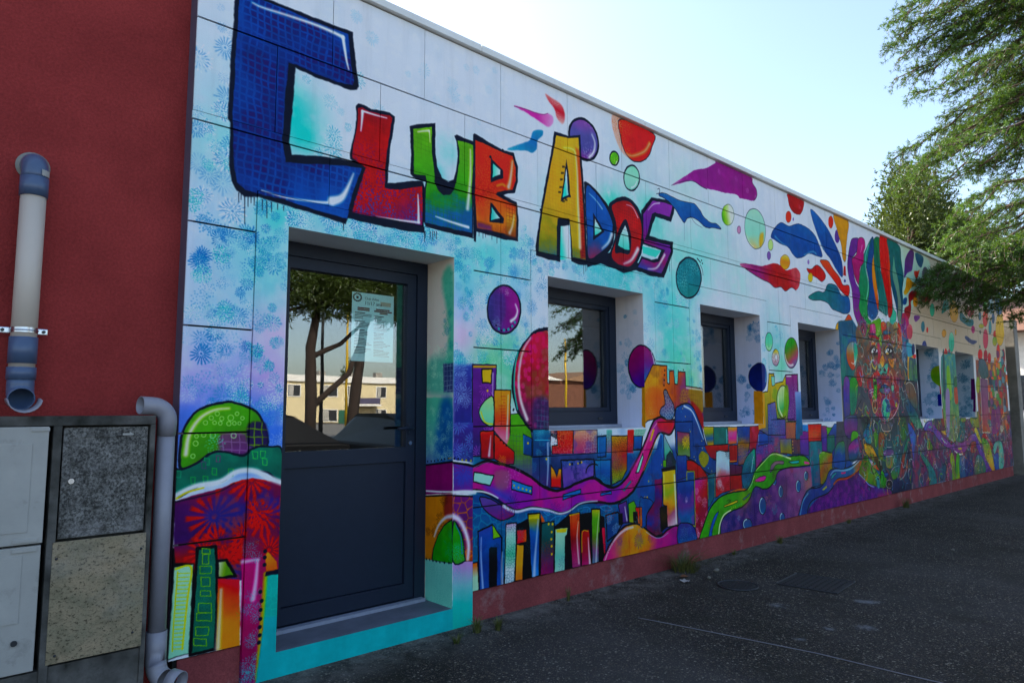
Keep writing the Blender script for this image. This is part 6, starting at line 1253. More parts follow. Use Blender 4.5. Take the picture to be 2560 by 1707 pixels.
P('16787 1804 16962 1791 16957 1687 16786 1672','c86a50',soft=3,a=0.9,w=5,o='1a1a22')
P('16931 1843 17108 1830 17103 1725 16930 1710','4a8a48',soft=3,a=0.9,w=5,o='1a1a22')
P('17514 1451 17700 1435 17695 1327 17513 1315','a83a30',soft=3,a=0.9,w=5,o='1a1a22')
P('17258 1770 17441 1756 17436 1649 17257 1635','4a8a48',soft=3,a=0.9,w=5,o='1a1a22')
P('18252 2116 18453 2104 18446 1992 18250 1974','b88a28',soft=3,a=0.9,w=5,o='1a1a22')
P('17848 2554 18042 2547 18036 2435 17846 2414','5a8aa0',soft=3,a=0.9,w=5,o='1a1a22')
P('17785 1520 17977 1504 17971 1395 17784 1382','5a8aa0',soft=3,a=0.9,w=5,o='1a1a22')
P('17622 2273 17811 2263 17805 2154 17620 2135','6a3a70',soft=3,a=0.9,w=5,o='1a1a22')
P('17433 2304 17619 2294 17613 2186 17432 2166','4a8a48',soft=3,a=0.9,w=5,o='1a1a22')
P('16860 2241 17037 2231 17032 2125 16860 2107','6a3a70',soft=3,a=0.9,w=5,o='1a1a22')
P('16789 1420 17093 1436 17424 1516 17453 1177 17142 960 16666 971',['6a2a68', '7a2a70'],w=8,o='14141c')
S('17787 1714 17814 1644 17818 1568 17799 1491 17758 1415 17697 1343 17618 1279 17526 1224 17423 1181','b8c0c8',15,w2=10)
import random as _r, math
_r.seed(8)
for x0,x1,z0,z1,n in ((3080,5300,230,1300,34),(5300,9500,230,1280,80),(9600,12100,230,1500,90),(12100,18250,230,1250,150)):
    for i in range(n): PUT(_r.choice('bbpdp'),_r.randrange(6),_r.uniform(x0,x1),_r.uniform(z0,z1),_r.uniform(35,95),_r.choice(['8ab8e0','3ab0b8','e0c040','d07ac0','060a14','060a14','3a1460','c03a30','0a2a60']),_r.uniform(.2,.6))
    for i in range(n//3): BL(_r.uniform(x0,x1),_r.uniform(z0,z1),_r.uniform(60,200),_r.choice(['1a5ab0','8a2a90','0a8a98','c83a60','0a1430','c89a20']),_r.uniform(.12,.3))
for i in range(900):
    x=_r.uniform(9900,11950) if i%2 else _r.uniform(12200,18200); z=_r.uniform(250,2900) if i%2 else _r.uniform(250,1300); a=_r.uniform(0,6.28); l=_r.uniform(40,240)
    S(' '.join('%d %d'%q for q in ((x,z),(x+l*.5*math.cos(a),z+l*.5*math.sin(a)),(x+l*math.cos(a+.7),z+l*math.sin(a+.7)))),_r.choice(['c8d0d8','a8c0c8','0a0c14','0a0c14','0a0c14','c8a860','3a9a98','b84a40','5a8ad0','6aa830','8a3a90']),_r.uniform(8,26),_r.uniform(3,8),_r.choice([0,6,12]),_r.uniform(.5,.9))
for i in range(150):
    x=_r.uniform(9800,12000) if i%2 else _r.uniform(12200,18200); z=_r.uniform(900,2700) if i%2 else _r.uniform(250,1300); q=_r.uniform(25,80); a0=_r.uniform(0,6.28)
    S(' '.join('%d %d'%(x+q*math.cos(a0+k*.8),z+q*1.2*math.sin(a0+k*.8)) for k in range(_r.choice([4,6,9]))),_r.choice(['c8d0d8','0a0c14','0a0c14','3a9a98','c8a860','b84a70']),_r.uniform(8,18),_r.uniform(4,8),4,.8)
# ---------------------------------------------------------------- helpers
def lin(h):
    v=[int(h[i:i+2],16)/255 for i in(0,2,4)]; return tuple(x/12.92 if x<.04045 else ((x+.055)/1.055)**2.4 for x in v)+(1,)
def new_mat(n,base=(.5,.5,.5,1),rough=.6,metal=0,spec=.5):
    m=bpy.data.materials.new(n); m.use_nodes=True; b=m.node_tree.nodes['Principled BSDF']; b.inputs['Base Color'].default_value=base; b.inputs['Roughness'].default_value=rough; b.inputs['Metallic'].default_value=metal; b.inputs['Specular IOR Level'].default_value=spec
    return m,m.node_tree,b
def nd(nt,t,**k):
    n=nt.nodes.new('ShaderNode'+t)
    for a,v in k.items():
        if a in n.inputs.keys(): n.inputs[a].default_value=v
        else: setattr(n,a,v)
    return n
def coords(nt,scale=(1,1,1)):
    g=nd(nt,'NewGeometry'); mp=nd(nt,'Mapping'); mp.inputs['Scale'].default_value=scale; nt.links.new(g.outputs['Position'],mp.inputs['Vector']); return mp.outputs[0]
def noise(nt,v,scale,detail=6,rough=.6):
    n=nd(nt,'TexNoise'); n.inputs['Scale'].default_value=scale; n.inputs['Detail'].default_value=detail; n.inputs['Roughness'].default_value=rough; nt.links.new(v,n.inputs['Vector']); return n.outputs['Fac']
def ramp(nt,f,*stops):
    r=nd(nt,'ValToRGB'); e=r.color_ramp.elements
    while len(e)<len(stops): e.new(.5)
    for q,(p,c) in zip(e,stops): q.position=p; q.color=c
    nt.links.new(f,r.inputs[0]); return r.outputs[0]
def mix(nt,f,a,b,mode='MIX'):
    m=nd(nt,'Mix',data_type='RGBA',blend_type=mode)
    for k,v in ((0,f),(6,a),(7,b)):
        if hasattr(v,'links'): nt.links.new(v,m.inputs[k])
        else: m.inputs[k].default_value=v
    return m.outputs[2]
def bump(nt,b,h,s=.3,d=.01):
    n=nd(nt,'Bump'); n.inputs['Strength'].default_value=s; n.inputs['Distance'].default_value=d; nt.links.new(h,n.inputs['Height']); nt.links.new(n.outputs[0],b.inputs['Normal'])
def G(v): return (v,v,v,1)
def obj(name,bm,mats,parent=None,smooth=False):
    me=bpy.data.meshes.new(name); bm.to_mesh(me); bm.free()
    return link(name,me,mats,parent,smooth)
def link(name,me,mats,parent=None,smooth=False):
    for m in (mats if isinstance(mats,(list,tuple)) else [mats]): me.materials.append(m)
    if smooth: me.polygons.foreach_set('use_smooth',[True]*len(me.polygons))
    o=bpy.data.objects.new(name,me); C.objects.link(o); o.parent=parent; return o
def tag(o,label,cat,group=None):
    o['label']=label; o['category']=cat
    if group: o['group']=group
    return o
def thing(name,label,cat,loc=(0,0,0),rz=0,group=None):
    o=bpy.data.objects.new(name,None); o.empty_display_size=.2; C.objects.link(o); o.location=loc; o.rotation_euler=(0,0,rz); return tag(o,label,cat,group)
def struct(o): o['kind']='structure'; return o
def box(bm,x0,x1,y0,y1,z0,z1,mi=0,bev=0):
    v=[bm.verts.new(p) for p in((x0,y0,z0),(x1,y0,z0),(x1,y1,z0),(x0,y1,z0),(x0,y0,z1),(x1,y0,z1),(x1,y1,z1),(x0,y1,z1))]
    fs=[bm.faces.new([v[i] for i in q]) for q in((0,3,2,1),(4,5,6,7),(0,1,5,4),(1,2,6,5),(2,3,7,6),(3,0,4,7))]
    for f in fs: f.material_index=mi
    if bev: bmesh.ops.bevel(bm,geom=list({e for f in fs for e in f.edges}),offset=bev,segments=2,profile=.7,affect='EDGES')
    return fs
def B(name,dims,mats,parent=None,bev=0):
    bm=bmesh.new(); box(bm,*dims,bev=bev); return obj(name,bm,mats,parent)
def tube(bm,pts,r,n=12,cap=True):
    pts=[Vector(p) for p in pts]; rings=[]; rs=r if isinstance(r,(list,tuple)) else [r]*len(pts); prev=None
    for i,p in enumerate(pts):
        t=(pts[min(i+1,len(pts)-1)]-pts[max(i-1,0)]).normalized()
        if prev is None: a=t.orthogonal().normalized()
        else: a=(prev-t*prev.dot(t)).normalized()
        prev=a; b=t.cross(a); rings.append([bm.verts.new(p+(a*math.cos(2*math.pi*k/n)+b*math.sin(2*math.pi*k/n))*rs[i]) for k in range(n)])
    for A,Bq in zip(rings,rings[1:]):
        for k in range(n): bm.faces.new((A[k],A[(k+1)%n],Bq[(k+1)%n],Bq[k]))
    if cap: bm.faces.new(rings[0][::-1]); bm.faces.new(rings[-1])
    return rings
def T(name,pts,r,mats,parent=None,n=12,cap=True):
    bm=bmesh.new(); tube(bm,pts,r,n,cap); return obj(name,bm,mats,parent,True)
def arc(c,r,a0,a1,ax,ay,n=8):
    c,ax,ay=Vector(c),Vector(ax),Vector(ay); return [c+ax*r*math.cos(math.radians(a0+(a1-a0)*i/n))+ay*r*math.sin(math.radians(a0+(a1-a0)*i/n)) for i in range(n+1)]
def pipe(name,pts,r,th,mats,parent): # open hollow pipe
    bm=bmesh.new(); A=tube(bm,pts,r,24,False); I=tube(bm,pts,r-th,24,False)
    for f in bm.faces: pass
    for q in (0,-1):
        for k in range(24):
            a,b,c,d=A[q][k],A[q][(k+1)%24],I[q][(k+1)%24],I[q][k]
            bm.faces.new((a,b,c,d))
    bmesh.ops.recalc_face_normals(bm,faces=bm.faces); return obj(name,bm,mats,parent,True)
def ext(bm,poly,y0,y1): # poly in xz
    a=[bm.verts.new((x,y0,z)) for x,z in poly]; b=[bm.verts.new((x,y1,z)) for x,z in poly]; n=len(poly)
    bm.faces.new(a); bm.faces.new(b[::-1])
    for i in range(n): bm.faces.new((a[i],b[i],b[(i+1)%n],a[(i+1)%n]))
    bmesh.ops.recalc_face_normals(bm,faces=bm.faces)
# ---------------------------------------------------------------- paint image -> pigment colour
WHITE=np.array([.62,.70,.86],np.float32)
def to_image(cv,name):
    s=np.clip(cv.a/255,0,1); l=np.where(s<.04045,s/12.92,((s+.055)/1.055)**2.4)
    l=l/WHITE; y=(l@np.array([.3,.55,.15],np.float32))[...,None]; l=np.clip(y+(l-y)*1.28,0,2)**1.12; l=np.clip(l*.86,0.003,.88); s=np.where(l<.0031308,l*12.92,1.055*np.power(l,1/2.4)-.055)
    px=np.ones((cv.h,cv.w,4),np.float32); px[...,:3]=s
    im=bpy.data.images.new(name,cv.w,cv.h); im.pixels.foreach_set(px.ravel()); im.update(); im.pack(); return im
def paint_mat(name,cv):
    m,t,b=new_mat(name,rough=.55,spec=.09); im=nd(t,'TexImage',image=to_image(cv,name),interpolation='Linear',extension='EXTEND')
    v=coords(t); n1=noise(t,v,3.2,6); n2=noise(t,v,140,3)
    c=mix(t,.10,im.outputs[0],ramp(t,n1,(.35,G(.55)),(.7,G(1))),'MULTIPLY')
    vs=coords(t,(9,9,.55)); c=mix(t,1,c,ramp(t,noise(t,vs,1.0,8,.7),(.50,G(1)),(.78,G(.86))),'MULTIPLY'); c=mix(t,1,c,ramp(t,noise(t,v,420,2),(.55,G(1)),(.75,G(.82))),'MULTIPLY'); t.links.new(c,b.inputs['Base Color'])
    t.links.new(ramp(t,n1,(.3,G(.42)),(.7,G(.62))),b.inputs['Roughness']); bump(t,b,n2,.12,.003); return m
M_mural=paint_mat('mural_paint',CW); M_rev=paint_mat('reveal_paint',CR)
def plain(name,c,rough=.6,ns=8,amt=.25,bs=60,bst=.15,metal=0,spec=.5,dirt=None,grain=0):
    m,t,b=new_mat(name,lin(c),rough,metal,spec); v=coords(t); n=noise(t,v,ns); L=lin(c)
    col=mix(t,amt,L,ramp(t,n,(.3,tuple(x*.45 for x in L[:3])+(1,)),(.7,tuple(min(1,x*1.35) for x in L[:3])+(1,))))
    if dirt: col=mix(t,ramp(t,noise(t,v,dirt[1],8,.7),(dirt[2],G(0)),(dirt[3],G(1))),col,lin(dirt[0]))
    if grain: col=mix(t,1,col,ramp(t,noise(t,v,grain,4,.8),(.3,G(.62)),(.65,G(1.0))),'MULTIPLY')
    t.links.new(col,b.inputs['Base Color'])
    if bst: bump(t,b,noise(t,v,bs,4),bst,.004)
    return m
M_white=plain('white_render','dcdcdc',.75,5,.15,150,.2)
M_anth=plain('anthracite_aluminium','1d2636',.45,14,.15,400,.04,spec=.25)
M_back=plain('cavity_black','161616',.9)
M_red=plain('red_render','a03c3a',.95,2.2,.45,90,1.0,spec=.1,grain=75,dirt=('b0868c',1.1,.68,.95))
M_plinth=plain('plinth_red_render','96494a',.85,3,.4,120,.4,grain=90,spec=.1,dirt=('a89490',4,.55,.8))
M_conc=plain('mossy_concrete','66635e',.95,9,.7,70,.6,spec=.15,grain=40,dirt=('1c1e16',5,.45,.66))
M_concl=plain('pale_concrete','8c877e',.9,3,.35,60,.3,dirt=('5a564f',2,.5,.75))
M_cabw=plain('cabinet_cream','a6a39c',.5,6,.2,200,.06,spec=.3,dirt=('55554f',4,.55,.8))
M_sill=plain('metal_sill','8a90a0',.45,20,.2)
M_step=plain('grey_step','5c606c',.7,7,.45,90,.2)
M_cop=plain('coping_metal','e4e2da',.5,3,.15,200,.03)
M_room=plain('dark_room','1c1a18',.9)
M_beige=plain('beige_pvc','c4b6a6',.4,4,.10,200,.0)
M_blue=plain('grey_blue_pvc','4a5c78',.33,4,.12,200,.0)
M_lil=plain('pale_grey_pvc','8c8a92',.42,7,.25,200,.0,dirt=('8a8078',3,.6,.9))
M_metal=plain('zinc_metal','c0c4cc',.25,20,.2,200,0,metal=1)
M_dark=plain('dark_metal','24262a',.5,20,.2)
M_paper=plain('notice_paper','c4f0ea',.8,8,.05,200,0)
M_ink=plain('print_ink','3c1c28',.8)
def mouldy():
    m,t,b=new_mat('mouldy_door',rough=.9,spec=.15); v=coords(t); n=noise(t,v,3.2,9,.65); f=noise(t,v,85,9,.8); k=noise(t,v,14,8,.75)
    c=mix(t,ramp(t,k,(.36,G(1)),(.70,G(.1))),lin('a29e98'),lin('4c4a45')); c=mix(t,ramp(t,f,(.44,G(.85)),(.56,G(0))),c,lin('242321')); c=mix(t,ramp(t,noise(t,v,60,6,.8),(.56,G(0)),(.66,G(.8))),c,lin('8e8a86')); c=mix(t,ramp(t,n,(.54,G(0)),(.72,G(.6))),c,lin('9a9694')); t.links.new(c,b.inputs['Base Color']); bump(t,b,f,.3,.003); return m
def speckled():
    m,t,b=new_mat('lichen_board',rough=.9,spec=.15); v=coords(t,(1,1,1.5)); n=noise(t,v,4,8,.7); f=noise(t,v,58,8,.75); k=noise(t,v,9,7,.7)
    c=mix(t,ramp(t,n,(.35,G(0)),(.65,G(1))),lin('a08c70'),lin('827a62')); c=mix(t,ramp(t,k,(.5,G(0)),(.72,G(.7))),c,lin('55533f')); c=mix(t,ramp(t,f,(.53,G(0)),(.60,G(.9))),c,lin('342c22')); c=mix(t,ramp(t,noise(t,v,2.2,5),(.5,G(0)),(.7,G(.35))),c,lin('a8a49c')); c=mix(t,ramp(t,noise(t,v,160,4),(.55,G(0)),(.72,G(.5))),c,lin('3a362c')); t.links.new(c,b.inputs['Base Color']); bump(t,b,f,.25,.003); return m
M_mould=mouldy(); M_speck=speckled()
def glass():
    m=bpy.data.materials.new('window_glass'); m.use_nodes=True; t=m.node_tree; t.nodes.remove(t.nodes['Principled BSDF']); o=t.nodes['Material Output']
    f=nd(t,'LayerWeight'); f.inputs[0].default_value=.5; p=nd(t,'Math',operation='POWER'); t.links.new(f.outputs['Facing'],p.inputs[0]); p.inputs[1].default_value=5
    q=nd(t,'MapRange'); t.links.new(p.outputs[0],q.inputs[0]); q.inputs[3].default_value=.115; q.inputs[4].default_value=1
    a=nd(t,'BsdfTransparent'); a.inputs[0].default_value=(.94,.97,.96,1); g=nd(t,'BsdfGlossy'); g.inputs['Roughness'].default_value=.003; g.inputs[0].default_value=(1,1,1,1)
    n=nd(t,'Bump'); n.inputs['Strength'].default_value=.02; n.inputs['Distance'].default_value=.02; v=coords(t); t.links.new(noise(t,v,1.8,2),n.inputs['Height']); t.links.new(n.outputs[0],g.inputs['Normal'])
    s=nd(t,'MixShader'); t.links.new(q.outputs[0],s.inputs[0]); t.links.new(a.outputs[0],s.inputs[1]); t.links.new(g.outputs[0],s.inputs[2]); t.links.new(s.outputs[0],o.inputs[0]); return m
M_glass=glass()
# ---------------------------------------------------------------- ground
def ground_mat():
    m,t,b=new_mat('aggregate_asphalt',rough=.9,spec=.12); v=coords(t)
    def stones(sc_,lo,hi):
        q=nd(t,'TexVoronoi',feature='F1'); q.inputs['Scale'].default_value=sc_; t.links.new(v,q.inputs['Vector']); hs=nd(t,'SeparateColor'); t.links.new(q.outputs['Color'],hs.inputs[0])
        return hs,ramp(t,q.outputs['Distance'],(.30,G(1)),(.50,G(0))),ramp(t,hs.outputs[1],(lo,G(0)),(hi,G(1)))
    h1,p1,s1=stones(62,.30,.40); h2,p2,s2=stones(150,.2,.3); pm=p1
    col=lambda hs:ramp(t,hs.outputs[0],(.0,lin('262625')),(.3,lin('3a3733')),(.5,lin('4a4339')),(.7,lin('5e5140')),(.86,lin('706858')),(.97,lin('989080')))
    c=mix(t,noise(t,v,40,5),lin('171716'),lin('2c2a27')); c=mix(t,mix(t,1,p2,s2,'MULTIPLY'),c,col(h2)); c=mix(t,mix(t,1,p1,s1,'MULTIPLY'),c,col(h1))
    c=mix(t,ramp(t,noise(t,v,.8,8,.7),(.40,G(0)),(.70,G(.45))),c,lin('4c4844')); c=mix(t,ramp(t,noise(t,v,1.3,8,.72),(.50,G(0)),(.66,G(.6))),c,lin('24241a')); c=mix(t,ramp(t,noise(t,coords(t,(1,.25,1)),.5,5,.6),(.5,G(0)),(.7,G(.3))),c,lin('585553'))
    sy=nd(t,'SeparateXYZ'); t.links.new(nd(t,'NewGeometry').outputs['Position'],sy.inputs[0]); mr=nd(t,'MapRange'); t.links.new(sy.outputs[1],mr.inputs[0]); mr.inputs[1].default_value=-.42; mr.inputs[2].default_value=-.02
    c=mix(t,mix(t,1,mr.outputs[0],ramp(t,noise(t,v,6,9,.75),(.42,G(0)),(.62,G(.8))),'MULTIPLY'),c,lin('77736c'))
    # pale mineral stains with shapes of their own
    g=nd(t,'NewGeometry'); st=None
    for x,y,r in ((4.72,-1.70,.17),(4.95,-1.86,.20),(5.6,-1.62,.26),(4.38,-1.66,.14),(5.0,-1.2,.2)):
        d=nd(t,'VectorMath',operation='DISTANCE'); t.links.new(g.outputs['Position'],d.inputs[0]); d.inputs[1].default_value=(x,y,0)
        a=nd(t,'Math',operation='DIVIDE'); t.links.new(d.outputs['Value'],a.inputs[0]); a.inputs[1].default_value=r
        st=a.outputs[0] if st is None else (lambda q:(t.links.new(st,q.inputs[0]),t.links.new(a.outputs[0],q.inputs[1]),q.outputs[0])[2])(nd(t,'Math',operation='MINIMUM'))
    a=nd(t,'Math',operation='ADD'); t.links.new(st,a.inputs[0]); mu=nd(t,'Math',operation='MULTIPLY'); t.links.new(noise(t,v,5,10,.8),mu.inputs[0]); mu.inputs[1].default_value=2.2; t.links.new(mu.outputs[0],a.inputs[1])
    sub=nd(t,'Math',operation='SUBTRACT'); t.links.new(a.outputs[0],sub.inputs[0]); sub.inputs[1].default_value=.7
    c=mix(t,ramp(t,sub.outputs[0],(.35,G(.42)),(.75,G(0))),c,lin('9a9ca0')); t.links.new(c,b.inputs['Base Color'])
    h=mix(t,.5,pm,noise(t,v,30,5)); bump(t,b,h,.55,.006); return m
M_ground=ground_mat()
bm=bmesh.new(); bmesh.ops.create_grid(bm,x_segments=4,y_segments=4,size=900); struct(obj('ground',bm,M_ground))
bm=bmesh.new(); bm.faces.new([bm.verts.new(p) for p in((-60,-62,.005),(90,-62,.005),(90,-4.9,.005),(-60,-4.9,.005))]); struct(obj('car_park',bm,plain('pale_asphalt','7c7a76',.9,1,.3,90,.3,spec=.1)))  # car park behind the camera, added pale to bounce sunlight onto the mural
# ---------------------------------------------------------------- the painted building
bld=thing('mural_building','long low building with white panels painted with a colourful graffiti mural','building',(1.117,0,0))
bld.location=(0,0,0)
XL,XR,ZT=1.117,18.30,4.10
WIN=[(3.82,5.058),(6.008,7.226),(8.17,9.372),(12.39,13.56),(14.53,15.70)]; WZ=(1.29,2.508)
SUR=[(3.637,5.240),(5.817,7.398),(7.980,9.512),(12.222,13.752),(14.344,15.868)]; SZ=(1.097,2.687)
DS=(1.483,3.056,0,2.687); DO=(1.668,2.880,.135,2.515)
def uvmap(me,fn):
    uv=me.uv_layers.new(name='UVMap'); co=[v.co for v in me.vertices]; d=[0.]*(2*len(me.loops))
    for p in me.polygons:
        for li in p.loop_indices: d[2*li],d[2*li+1]=fn(co[me.loops[li].vertex_index],p)
    uv.data.foreach_set('uv',d)
def uvw(c,p=None): return ((c.x*1000-CW.x0)/(CW.x1-CW.x0),(c.z*1000-CW.z0)/(CW.z1-CW.z0))
E_=[1.117,1.921,2.617,3.325,4.07,4.79,5.53,6.23,6.95,7.70,8.41,9.12,9.84,10.56,11.27,11.98,12.68,13.37,14.06,14.76,15.46,16.17,16.87,17.58,18.30]
O_=[1.117,1.57,2.27,2.975,3.718,4.43,5.14,5.88,6.59,7.31,8.04,8.75,9.47,10.2,10.9,11.63,12.33,13.03,13.72,14.41,15.11,15.82,16.52,17.22,17.93,18.30]
M_=[1.117,3.325,5.53,7.70,9.84,11.98,14.06,16.17,18.30]
ROWS=[(.21,.775,E_),(.775,1.335,O_),(1.335,1.895,M_),(1.895,2.45,M_),(2.45,3.01,E_),(3.0555,3.588,O_),(3.588,4.10,E_)]
CUT=[(a,b)+SZ for a,b in SUR]+[DS]
random.seed(4)
def panel(cells,gx,gz):
    bm=bmesh.new(); y0=random.uniform(-.0012,.0012)
    for (a,b,c,d) in cells: box(bm,a,b,y0,.012,c,d)
    me=bpy.data.meshes.new('cladding_panel'); bm.to_mesh(me); bm.free(); uvmap(me,uvw); link('cladding_panel',me,M_mural,bld)
for z0,z1,cols in ROWS:
    for x0,x1 in zip(cols,cols[1:]):
        px0,px1,pz0,pz1=x0+.0025,x1-.0025,z0+.005,z1-.005
        cuts=[(a-.005,b+.005,c-.006,d+.006) for a,b,c,d in CUT if a-.005<px1 and b+.005>px0 and c-.006<pz1 and d+.006>pz0]
        xs=sorted({px0,px1}|{min(max(k,px0),px1) for q in cuts for k in q[:2]}); groups=[]; cur=[]
        for a,b in zip(xs,xs[1:]):
            m=(a+b)/2; lo,hi=pz0,pz1
            for q in cuts:
                if q[0]<m<q[1]:
                    if q[2]<=lo+1e-6: lo=max(lo,q[3])
                    else: hi=min(hi,q[2])
            if hi-lo>.02 and b-a>.003: cur.append((a,b,lo,hi))
            else:
                if cur: groups.append(cur)
                cur=[]
        if cur: groups.append(cur)
        for gp in groups: panel(gp,0,0)
bm=bmesh.new(); box(bm,XL,XR,.001,.014,3.0155,3.0575); me=bpy.data.meshes.new('joint_trim'); bm.to_mesh(me); bm.free(); uvmap(me,uvw); link('joint_trim',me,M_mural,bld)
# backing wall with openings, flat roof, end wall
bm=bmesh.new(); ops=sorted([DO[:2]+DO[2:]]+[w+WZ for w in WIN]); x=XL+.03
for a,b,c,d in ops:
    box(bm,x,a-.01,.03,.33,0,4.05)
    box(bm,a-.01,b+.01,.03,.33,d+.01,4.05)
    if c>.2: box(bm,a-.01,b+.01,.03,.33,0,c-.01)
    x=b+.01
box(bm,x,XR-.03,.03,.33,0,4.05); obj('backing_wall',bm,M_back,bld)
bm=bmesh.new(); box(bm,XL+.03,XR-.02,.34,.40,.0,.1); box(bm,XL,XR,.03,11,4.055,4.098); box(bm,XL,XR,10.9,11,0,4.05); box(bm,XR-.025,XR,.40,10.9,0,4.05); box(bm,XL,XL+.1,.40,10.9,0,4.05); obj('rear_walls_and_roof',bm,M_concl,bld)
bm=bmesh.new(); box(bm,XL+.12,XR-.06,4.2,4.3,.12,3.0); box(bm,XL+.12,XR-.06,.42,4.2,2.9,3.0); box(bm,XL+.12,XR-.06,.42,4.2,.02,.10); obj('interior_room',bm,M_room,bld)
B('plinth',(XL+.05,DS[0]-.002,.018,.03,0,.205),M_plinth,bld); B('plinth',(DS[1]+.002,XR-.03,.018,.03,0,.205),M_plinth,bld); B('plinth',(XR-.03,XR-.002,.018,6,0,.205),M_plinth,bld)
x=XL-.01
for i in range(9):
    x1=min(x+2.0,XR+.03); B('coping',(x+.002,x1-.002,-.035,.30,4.104,4.155),M_cop,bld,.006); x=x1
B('end_trim',(XL+.002,XL+.029,.013,.118,.21,4.10),plain('end_trim_grey','5c5464',.6),bld)
# surrounds
def surround(name,o,op,y0,ri,outer_sides=True):
    a,b,c,d=o; p,q,r,s=op; bm=bmesh.new(); Y=.335
    def qd(pts,mi): f=bm.faces.new([bm.verts.new(v) for v in pts]); f.material_index=mi
    for (u,v,e,g) in ((a,p,c,d),(q,b,c,d),(p,q,s,d),(p,q,c,r)):
        if g-e>.001: qd(((u,y0,e),(v,y0,e),(v,y0,g),(u,y0,g)),0)
    qd(((p,y0,r),(p,Y,r),(p,Y,s),(p,y0,s)),2); qd(((q,Y,r),(q,y0,r),(q,y0,s),(q,Y,s)),1)
    qd(((p,y0,s),(q,y0,s),(q,Y,s),(p,Y,s)),2); qd(((p,Y,r),(q,Y,r),(q,y0,r),(p,y0,r)),3)
    for pts in (((a,.028,c),(a,y0,c),(a,y0,d),(a,.028,d)),((b,y0,c),(b,.028,c),(b,.028,d),(b,y0,d)),((a,y0,d),(b,y0,d),(b,.028,d),(a,.028,d)),((a,.028,c),(b,.028,c),(b,y0,c),(a,y0,c))): qd(pts,0)
    bmesh.ops.recalc_face_normals(bm,faces=bm.faces)
    me=bpy.data.meshes.new(name); bm.to_mesh(me); bm.free()
    def uv(co,pl):
        if pl.material_index==1: return ((co.y*1000+ri*500+60-CR.x0)/(CR.x1-CR.x0),(co.z*1000-CR.z0)/(CR.z1-CR.z0))
        return uvw(co)
    uvmap(me,uv); return link(name,me,[M_mural,M_rev,M_white,M_step if ri==0 else M_white],bld)
surround('door_surround',DS[:2]+(0,DS[3]),DO,-.008,0)
for i,(o,w_) in enumerate(zip(SUR,WIN)): surround('window_surround',o+SZ,w_+WZ,-.001,i+1)
def ring(bm,x0,x1,z0,z1,t,y0,y1,tb=None):
    tb=tb or t
    box(bm,x0,x0+t,y0,y1,z0,z1); box(bm,x1-t,x1,y0,y1,z0,z1); box(bm,x0+t,x1-t,y0,y1,z1-t,z1); box(bm,x0+t,x1-t,y0,y1,z0,z0+tb)
for a,b in WIN:
    bm=bmesh.new(); ring(bm,a+.002,b-.002,WZ[0]+.03,WZ[1]-.002,.095,.315,.40,.115); wo=obj('window',bm,M_anth,bld)
    bm=bmesh.new(); ring(bm,a+.098,b-.098,WZ[0]+.148,WZ[1]-.098,.035,.328,.39); obj('sash',bm,M_anth,wo)
    B('pane',(a+.134,b-.134,.365,.371,WZ[0]+.184,WZ[1]-.134),M_glass,wo)
    B('sill',(a+.003,b-.003,.262,.33,WZ[0]+.002,WZ[0]+.029),M_sill,wo,.004); B('weep_cap',(b-.28,b-.22,.308,.3149,WZ[0]+.075,WZ[0]+.09),M_dark,wo)
# door
bm=bmesh.new(); ring(bm,1.670,2.878,.138,2.513,.088,.305,.40,.02); dfr=obj('door_frame',bm,M_anth,bld)
bm=bmesh.new(); ring(bm,1.761,2.787,.165,2.422,.072,.318,.372,.10); box(bm,1.833,2.715,.318,.372,1.095,1.195); dr=obj('door',bm,M_anth,bld)
B('pane',(1.834,2.714,.352,.358,1.197,2.348),M_glass,dr); B('kick_panel',(1.836,2.712,.335,.365,.268,1.092),M_anth,dr,.003)
B('threshold',(1.70,2.85,.255,.304,.137,.158),M_sill,dr)
bm=bmesh.new(); tube(bm,[(2.745,.318,1.327),(2.745,.272,1.327),(2.73,.262,1.327),(2.63,.262,1.325),(2.615,.27,1.325)],.010,10); box(bm,2.730,2.760,.310,.3175,1.28,1.36,bev=.003); obj('handle',bm,M_anth,dr,True)
bm=bmesh.new(); bmesh.ops.create_cone(bm,cap_ends=True,segments=16,radius1=.016,radius2=.014,depth=.012,matrix=Matrix.Translation((2.745,.313,1.222))@Matrix.Rotation(math.pi/2,4,'X')); obj('lock',bm,M_metal,dr)
# notice on the glass
pst=thing('paper_notice','pale green printed paper notice stuck inside the door glass','notice',(2.469,.375,1.784))
def PB(name,x0,x1,z0,z1,y,m,par=pst): return B(name,(x0-2.469,x1-2.469,y-.375,y-.375+.0006,z0-1.784,z1-1.784),m,par)
PB('sheet',2.303,2.635,1.784,2.257,.376,M_paper)
def text(s,x,z,size,parent,mat,y=.3745-.375,name='heading'):
    cu=bpy.data.curves.new('t','FONT'); cu.body=s; cu.size=size; cu.extrude=.0003; o=bpy.data.objects.new('t',cu); C.objects.link(o); bpy.context.view_layer.update()
    me=bpy.data.meshes.new_from_object(o.evaluated_get(bpy.context.evaluated_depsgraph_get())); bpy.data.objects.remove(o); me.transform(Matrix.Translation((x-2.469,y,z-1.784))@Matrix.Rotation(math.pi/2,4,'X')); return link(name,me,mat,parent)
text('Club Ados',2.40,2.212,.026,pst,M_ink); text('11/17 ans',2.398,2.176,.036,pst,M_ink)
bm=bmesh.new(); random.seed(2)
for cx,zz in ((2.325,2.115),(2.475,2.10)):
    z=zz; 
    for k in range(30):
        if k%6==5: z-=.0105; continue
        L_=random.uniform(.06,.135) if k%6 else .08
        if z>1.80: box(bm,cx-2.469,cx+L_-2.469,-.0002,.0004,z-1.784,z+(.006 if k%6==0 else .0035)-1.784)
        z-=.0098
